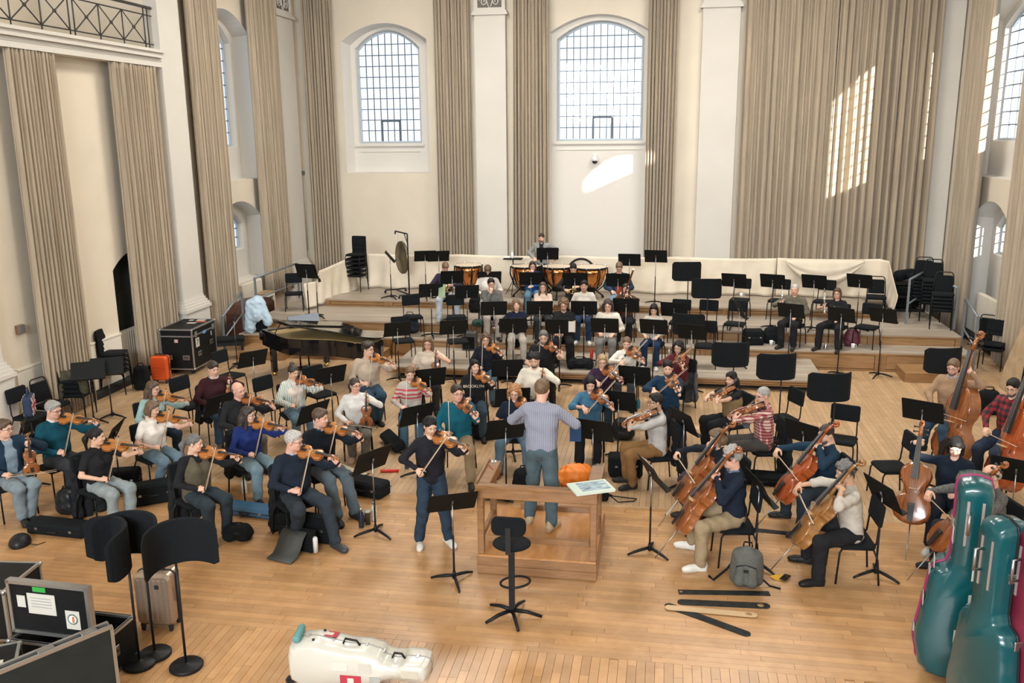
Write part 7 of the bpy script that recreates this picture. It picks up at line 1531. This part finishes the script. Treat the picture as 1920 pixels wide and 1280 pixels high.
o = thing('amplifier', 'small grey amplifier box on the low platform', 'amplifier', at(895, 640, Z0)); MB().box((0, 0, .21), (.32, .26, .42), bev=.015).build('cabinet', mat('amp_grey', (.06, .06, .06), .7), o); MB().box((0, -.135, .18), (.27, .01, .28)).build('grille', BLACKF, o); MB().tube([(-.08, 0, .42), (-.07, 0, .455), (.07, 0, .455), (.08, 0, .42)], .010, 6).build('handle', BLACKP, o)
# grey backpack in front
o = thing('backpack', 'grey backpack standing on the floor behind the black strips', 'backpack', at(1398, 1098), math.radians(-8)); GN = mat('grey_nylon', (.085, .088, .078), .75, var=.15, scale=20, bump=.2)
sdf_obj('main_bag', [cap((-.10, .02, .10), (-.09, .03, .36), .09, .08, .06), cap((.10, .02, .10), (.09, .03, .36), .09, .08, .06), ell((0, .0, .24), (.16, .13, .25), .05)], .013, GN, o, wrinkle=.004); sdf_obj('front_pocket', [cap((-.07, -.10, .10), (-.06, -.09, .26), .065, .055, .05), cap((.07, -.10, .10), (.06, -.09, .26), .065, .055, .05)], .012, GN, o, wrinkle=.003)
MB().tube([(-.11, -.155, .30), (0, -.165, .335), (.11, -.155, .30)], .006, 5).build('zip', BLACKP, o); MB().box((.0, -.158, .255), (.05, .012, .03)).build('badge', BLACKP, o); MB().tube([(-.05, .06, .46), (-.04, .06, .51), (.04, .06, .51), (.05, .06, .46)], .010, 6).build('top_loop', BLACKF, o)
MB().tube([(-.12, .10, .30), (-.22, .12, .12), (-.36, .02, .01), (-.42, .10, .008)], .014, 6).build('strap', BLACKF, o); MB().tube([(.14, .08, .10), (.26, .06, .01), (.38, .03, .008)], .010, 6).build('strap', BLACKF, o)
# endpin strips on the floor
STRP = mat('black_strip', (.018, .02, .019), .7, var=.5, scale=12); LEA = mat('tan_leather', (.52, .36, .20), .6)
def strip(label, a, b, w, z, m, round_ends=(1, 1), hole=None, t=.008):
    A, B = G(*a, z), G(*b, z); d = B - A; L_ = math.hypot(d[0], d[1]); o = thing('endpin_strap', label, 'endpin strap', (A[0], A[1], z), math.atan2(d[1], d[0])); P = []
    for k in range(9):
        an = math.radians(-90 + 180 * k / 8); P.append((L_ + (w / 2 * math.cos(an) if round_ends[1] else 0), w / 2 * math.sin(an)))
    for k in range(9):
        an = math.radians(90 + 180 * k / 8); P.append(((w / 2 * math.cos(an) if round_ends[0] else 0), w / 2 * math.sin(an)))
    MB().prism(P, 0, t).build('strip', m, o)
    if hole: MB().lathe([(hole[1], 0), (hole[1], .0015), (0, .002)], 16, c=(L_ * hole[0], 0, t)).build('hole', mat('hole_shadow', (.30, .18, .08), .7), o)
    if hole: MB().tube([(L_ * hole[0] + hole[1] * math.cos(q), hole[1] * math.sin(q), t) for q in np.linspace(0, 2 * PI, 17)], .004, 4, caps=False).build('hole_rim', m, o)
strip('upper black rubber endpin strip nearest the backpack', (1272, 1110), (1443, 1113), .095, 0, STRP, (0, 0), (.03, .022)); strip('wide black worn endpin strip with a round hole', (1280, 1129), (1434, 1136), .115, .0, STRP, (1, 1), (.95, .040))
strip('tan leather endpin strap with an oval hole', (1255, 1139), (1412, 1153), .095, .012, LEA, (1, 1), (.95, .034)); strip('slanting black endpin strip under the tan strap', (1255, 1136), (1398, 1188), .105, .0, STRP, (1, 1))
strip('long black floor strip between the two front cellists', (1408, 993), (1505, 1003), .10, 0, STRP, (0, 0))
o = thing('yellow_cloth', 'folded yellow cloth on the floor beside the backpack', 'cloth', at(1461, 1083), .3); MB().box((0, 0, .006), (.14, .12, .012), bev=.004).box((-.04, .0, .014), (.10, .10, .008), rot=(0, 0, .4)).build('folds', mat('yellow_cloth', (.62, .34, .02), .8), o)
o = thing('phone', 'black phone lying on the yellow cloth', 'phone', at(1472, 1083, .018), -.55); MB().box((0, 0, .006), (.078, .155, .010), bev=.004).build('body', BLACKP, o); MB().box((0, 0, .0118), (.070, .145, .0012)).build('screen', mat('screen_black', (.01, .01, .012), .08), o)
# bottles, mugs, cups
def bottle(label, px, py, h, r, m, z=0, capm=STEEL, name='bottle'):
    o = thing(name, label, 'bottle', at(px, py, z)); MB().lathe([(r * .9, 0), (r, .01), (r, h * .68), (r * .5, h * .84), (r * .45, h * .88)], 16).build('body', m, o); MB().lathe([(r * .5, h * .86), (r * .52, h), (0, h * 1.002)], 12).build('cap', capm, o)
bottle('dark blue steel flask beside the music stand base', 678, 988, .27, .037, mat('navy_enamel', (.012, .02, .04), .3)); bottle('white spotted steel flask beside the music stand base', 702, 975, .27, .036, mat('spotted_white', (.6, .56, .48), .4, var=.3, scale=40)); bottle('blue flask standing between the soloist and the case', 763, 878, .25, .036, mat('blue_enamel', (.02, .05, .10), .35))
bottle('red drinks bottle on the low platform', 1109, 672, .24, .036, mat('red_plastic', (.55, .02, .015), .35), Z0, mat('red_paint', (.55, .05, .02), .5)); bottle('silver flask on the platform beside the burgundy sweater', 1254, 672, .26, .034, mat('silver_flask', (.5, .5, .5), .3, .8), Z0); bottle('clear bottle on the riser between the two trumpeters', 1532, 645, .26, .036, CL, Z1); bottle('clear bottle with green lid under the blue case chair', 459, 925, .26, .04, CL, 0, mat('green_lid', (.03, .25, .05), .4)); bottle('turquoise bottle behind the viola stand', 1197, 765, .2, .034, mat('turq', (.02, .22, .32), .3))
o = thing('travel_mug', 'dark metal travel mug between the two flasks', 'mug', at(690, 982)); MB().lathe([(.036, 0), (.043, .17), (.045, .175)], 16).build('body', mat('dark_steel', (.10, .09, .07), .35, .7), o); MB().lathe([(.046, .172), (.046, .19), (0, .192)], 16).build('lid', mat('mug_lid', (.32, .34, .28), .5), o)
CHINA = mat('white_china', (.78, .77, .73), .25)
def mug(label, px, py, z, cup=False):
    o = thing('paper_cup' if cup else 'mug', label, 'cup' if cup else 'mug', at(px, py, z)); MB().lathe([(.032, 0), (.040, .005), (.043, .095), (.039, .095), (.036, .02), (0, .015)], 16).build('body', CHINA, o)
    if not cup: MB().tube([(.041, 0, .075), (.07, 0, .07), (.075, 0, .045), (.06, 0, .022), (.04, 0, .02)], .006, 6).build('handle', CHINA, o)
    else: MB().lathe([(.044, .09), (.046, .094), (.044, .098)], 16).build('rim', CHINA, o)
mug('white mug on the seat of the empty chair on the second riser', 1390, 556, Z2 + .475); mug('white mug on the riser right of the trumpeter in black', 1599, 652, Z1); mug('white mug on the riser left of the trumpeter in olive jumper', 1446, 646, Z1); mug('white paper cup standing on the platform before the man in white', 1124, 668, Z0, True); mug('white paper cup standing beside the grey amplifier', 916, 652, Z0, True)
o = thing('trumpet_mute', 'chrome trumpet mute standing on the riser edge', 'mute', at(1548, 654, Z1)); MB().lathe([(.055, 0), (.06, .02), (.025, .10), (.02, .16)], 16).build('cone', CHROME, o); MB().lathe([(.021, .12), (.023, .15), (.02, .16)], 14).build('cork', MAPLE, o)
o = thing('red_tube', 'red cylindrical tube lying on the floor by the cream case', 'tube', at(731, 885), math.radians(-80)); MB().lathe([(0, -.14), (.022, -.135), (.024, .12), (.02, .14), (0, .142)], 14, M=Matrix.Translation((0, 0, .024)) @ Matrix.Rotation(math.radians(90), 4, 'X')).build('tube', mat('red_plastic', (.55, .02, .015), .35), o); MB().lathe([(.025, .08), (.026, .12), (.022, .142)], 14, M=Matrix.Translation((0, 0, .024)) @ Matrix.Rotation(math.radians(90), 4, 'X')).build('cap', mat('red_paint', (.55, .05, .02), .5), o)
o = thing('cycle_helmet', 'black cycle helmet with straps lying at the left', 'helmet', at(38, 1020), .4); sdf_obj('shell', [ell((0, 0, .02), (.13, .16, .12), .02), cap((-.2, -.2, -.09), (.2, .2, -.09), .10, .10, .01, True)], .013, BLACKP, o, loc=(0, 0, .0)); 
for x in (-.05, 0, .05): MB().tube([(x, -.11, .085), (x, 0, .142 - x * x * 6), (x, .11, .085)], .009, 6).build('rib', RUBBER, o)
MB().tube([(.1, -.05, .02), (.22, -.08, .005), (.30, -.02, .005)], .005, 5).build('strap', BLACKF, o)
o = thing('flap_bag', 'dark grey messenger bag with its flap folded open on the floor', 'bag', at(545, 1035), math.radians(-15)); MB().box((.10, .12, .14), (.36, .12, .28), bev=.02).build('pocket', BLACKF, o); fl_ = MB(); GF = mat('flap_grey', (.045, .048, .046), .6)
v = [(x, y, z) for (y, z) in ((.07, .27), (.0, .22), (-.08, .10), (-.16, .03), (-.28, .012)) for x in (-.14, .22)]; fl_.add(v, [(2 * i, 2 * i + 1, 2 * i + 3, 2 * i + 2) for i in range(4)], True); q_ = fl_.build('flap', GF, o); sm_ = q_.modifiers.new('t', 'SOLIDIFY'); sm_.thickness = .012; MB().lathe([(.03, 0), (.032, .18), (.02, .2)], 12, c=(.31, .10, .02)).build('side_bottle', CL, o)
o = thing('orange_jacket', 'bright orange jacket heaped on the floor beside the podium', 'jacket', at(1078, 905), 0); sdf_obj('cloth', [ell((0, 0, .13), (.24, .18, .16), .06), ell((-.16, -.05, .08), (.16, .14, .10), .06), ell((.12, .08, .16), (.14, .12, .10), .05)], .018, mat('orange_nylon', (.78, .21, .015), .5), o, wrinkle=.014, wfreq=30); MB().box((.26, .02, .12), (.02, .1, .22)).build('label_strip', PAPER, o)
o = thing('union_flag_bag', 'union flag tote bag standing on the chair by the wall', 'bag', (-10.55, 12.85, .475), math.radians(-60)); TB = mat('flag_blue', (.015, .03, .075), .8); MB().box((0, 0, .17), (.40, .14, .34), bev=.03).build('body', TB, o); FW = mat('flag_white', (.55, .5, .48), .8); FR = mat('flag_red', (.42, .03, .035), .8)
for sgn in (-1, 1):
    MB().box((0, sgn * .072, .17), (.09, .006, .33)).box((0, sgn * .072, .17), (.39, .006, .09)).build('white_cross', FW, o); MB().box((0, sgn * .0745, .17), (.055, .006, .33)).box((0, sgn * .0745, .17), (.39, .006, .055)).build('red_cross', FR, o)
    for a in (.7, -.7): MB().box((0, sgn * .0705, .17), (.44, .006, .05), rot=(0, a, 0)).build('white_saltire', FW, o)
MB().tube([(-.1, 0, .33), (-.06, 0, .46), (.06, 0, .46), (.1, 0, .33)], .010, 6).build('handle', TB, o)
o = thing('green_coat', 'olive green padded coat lying on the hoop-back chair stack', 'coat', (-10.60, 14.22, .735), 0); sdf_obj('cloth', [cap((-.2, -.1, .07), (.2, .05, .08), .09, .10, .06), cap((-.1, .1, .08), (.22, -.15, .06), .08, .09, .06), cap((.18, -.12, .06), (.26, -.2, -.15), .08, .07, .05), cap((-.2, -.1, .05), (-.26, -.2, -.30), .09, .08, .05)], .018, mat('olive_padded', (.045, .042, .02), .8), o, wrinkle=.012, wfreq=34); MB().tube([(-.1, -.05, .17), (0, .05, .19), (.12, 0, .17)], .008, 5).build('zip', BLACKP, o)
def coat(key, label, m, w=.21, drop=.62):
    """a coat hung over the back of a player's chair"""
    rp, yw, s, MW = PEOPLE[key]; o = thing('coat', label, 'coat', (rp[0], rp[1], rp[2]), yw, 'coats hung on chair backs')
    sdf_obj('cloth', [cap((-w * .75, -.29, .88), (w * .75, -.29, .88), .045, .045, .05), cap((-w * .7, -.31, .84), (-w * .80, -.33, .86 - drop), .05, .075, .05), cap((w * .7, -.31, .84), (w * .80, -.33, .86 - drop), .05, .075, .05), cap((0, -.31, .84), (0, -.36, .82 - drop), .065, .08, .05)], .018, m, o, wrinkle=.014, wfreq=24, seed=len(label)); MB().tube([(-.08, -.27, .90), (0, -.26, .905), (.08, -.27, .90)], .014, 6).build('collar', m, o)
DC = mat('dark_coat', (.012, .013, .015), .9, bump=.2)
for k_, l_, m_, dr in (('v3', 'black coat hung behind the woman in black T-shirt', DC, .80), ('v9', 'dark coat hung behind the woman in khaki vest', DC, .74), ('v10', 'long black coat hung behind the grey-haired man in navy', DC, .80), ('v13', 'dusty pink coat hung behind the woman in fluffy white', mat('pink_coat', (.36, .24, .19), .9), .5), ('a32', 'long black coat hung behind the man in plaid shirt', DC, .78), ('a30', 'black patterned coat hung behind the man in corduroys', DC, .6), ('v8', 'black coat hung behind the woman in royal blue', DC, .6), ('v22', 'green coat hung behind the man in cream hoodie', mat('green_coat_m', (.03, .05, .035), .9), .5), ('a28', 'grey tweed coat hung behind the woman in burgundy', mat('tweed', (.075, .08, .085), .9, var=.4, scale=60), .7), ('v23', 'black coat hung behind the grey-bearded man', DC, .7), ('v6', 'black coat hung behind the man in maroon', DC, .55), ('w51', 'dark padded coat hung behind the flautist', DC, .6)): coat(k_, l_, m_, drop=dr)
# print on clothes
def chest_print(key, fn):
    rp, yw, s, MW = PEOPLE[key]; body = [ob for ob in COL.objects if ob.name.startswith('person') and ob.parent is None and (Vector(ob.location) - Vector(rp)).length < 1e-3][0]; fn(body)
chest_print('v19', lambda b: letters('BROOKLYN', b, TXT((0.02, .185, .90), (0, 1, .12)), .068, mat('print_cream', (.62, .55, .42), .8), .002))
def stars(b):
    for (x, z) in ((-.10, .98), (.06, .93), (-.02, .82), (.13, .80), (-.13, .78), (.02, 1.0)):
        m = MB(); P = [(x + (.028 if k % 2 == 0 else .011) * math.cos(k * PI / 5 + PI / 2), z + (.028 if k % 2 == 0 else .011) * math.sin(k * PI / 5 + PI / 2)) for k in range(10)]; dep = .155 - x * x * 2.5 + (.02 if z > .85 and z < .97 else 0); v = [(a, dep, c) for a, c in P] + [(a, dep - .03, c) for a, c in P]; m.add(v, [tuple(range(10))[::-1], tuple(range(10, 20))] + [(i, (i + 1) % 10, 10 + (i + 1) % 10, 10 + i) for i in range(10)]); m.build('star_patch', BLACKF, b)
chest_print('a27', stars)
chest_print('w56', lambda b: sdf_obj('shirt_print', [ell((0, .165, .90), (.075, .02, .035), .01)], .01, mat('print_green', (.05, .36, .03), .8), b, wrinkle=.01, wfreq=60))
# folders on stands
o = thing('brown_folder', 'tan card folder on the stand of the curly-haired man', 'folder', at(1072, 612, 1.28), .1); MB().box((0, 0, 0), (.16, .012, .30), bev=.004, rot=(.45, 0, 0)).build('cover', mat('tan_card', (.40, .22, .08), .7), o); MB().box((0, -.012, .0), (.13, .008, .27), rot=(.45, 0, 0)).build('pages', PAPER, o)
FLD = settle(G(775, 565, Z1 + 1.12), Z1, .22); FLD = (FLD[0] + .26, FLD[1] + .03)
o = thing('green_folder', 'pale green folder on the stand beside the dark blue bag', 'folder', (FLD[0], FLD[1], Z1 + 1.10), .1); MB().box((0, 0, 0), (.16, .012, .32), rot=(-.45, 0, 0)).build('cover', mat('green_card', (.22, .30, .18), .7), o); MB().box((0, .012, 0), (.13, .008, .29), rot=(-.45, 0, 0)).build('pages', PAPER, o)
o = thing('blue_folder', 'blue folder on the stand of the woman in denim shirt', 'folder', at(1079, 812, .95), .1); MB().box((0, 0, 0), (.16, .012, .30), rot=(.4, 0, 0)).build('cover', mat('blue_card', (.02, .10, .28), .5), o); MB().box((0, .012, 0), (.13, .008, .27), rot=(.4, 0, 0)).build('pages', PAPER, o)
def purge(o):
    for k in KIDS.get(o.name, ()): purge(k)
    bpy.data.objects.remove(o)
for t in list(TPL): purge(t)
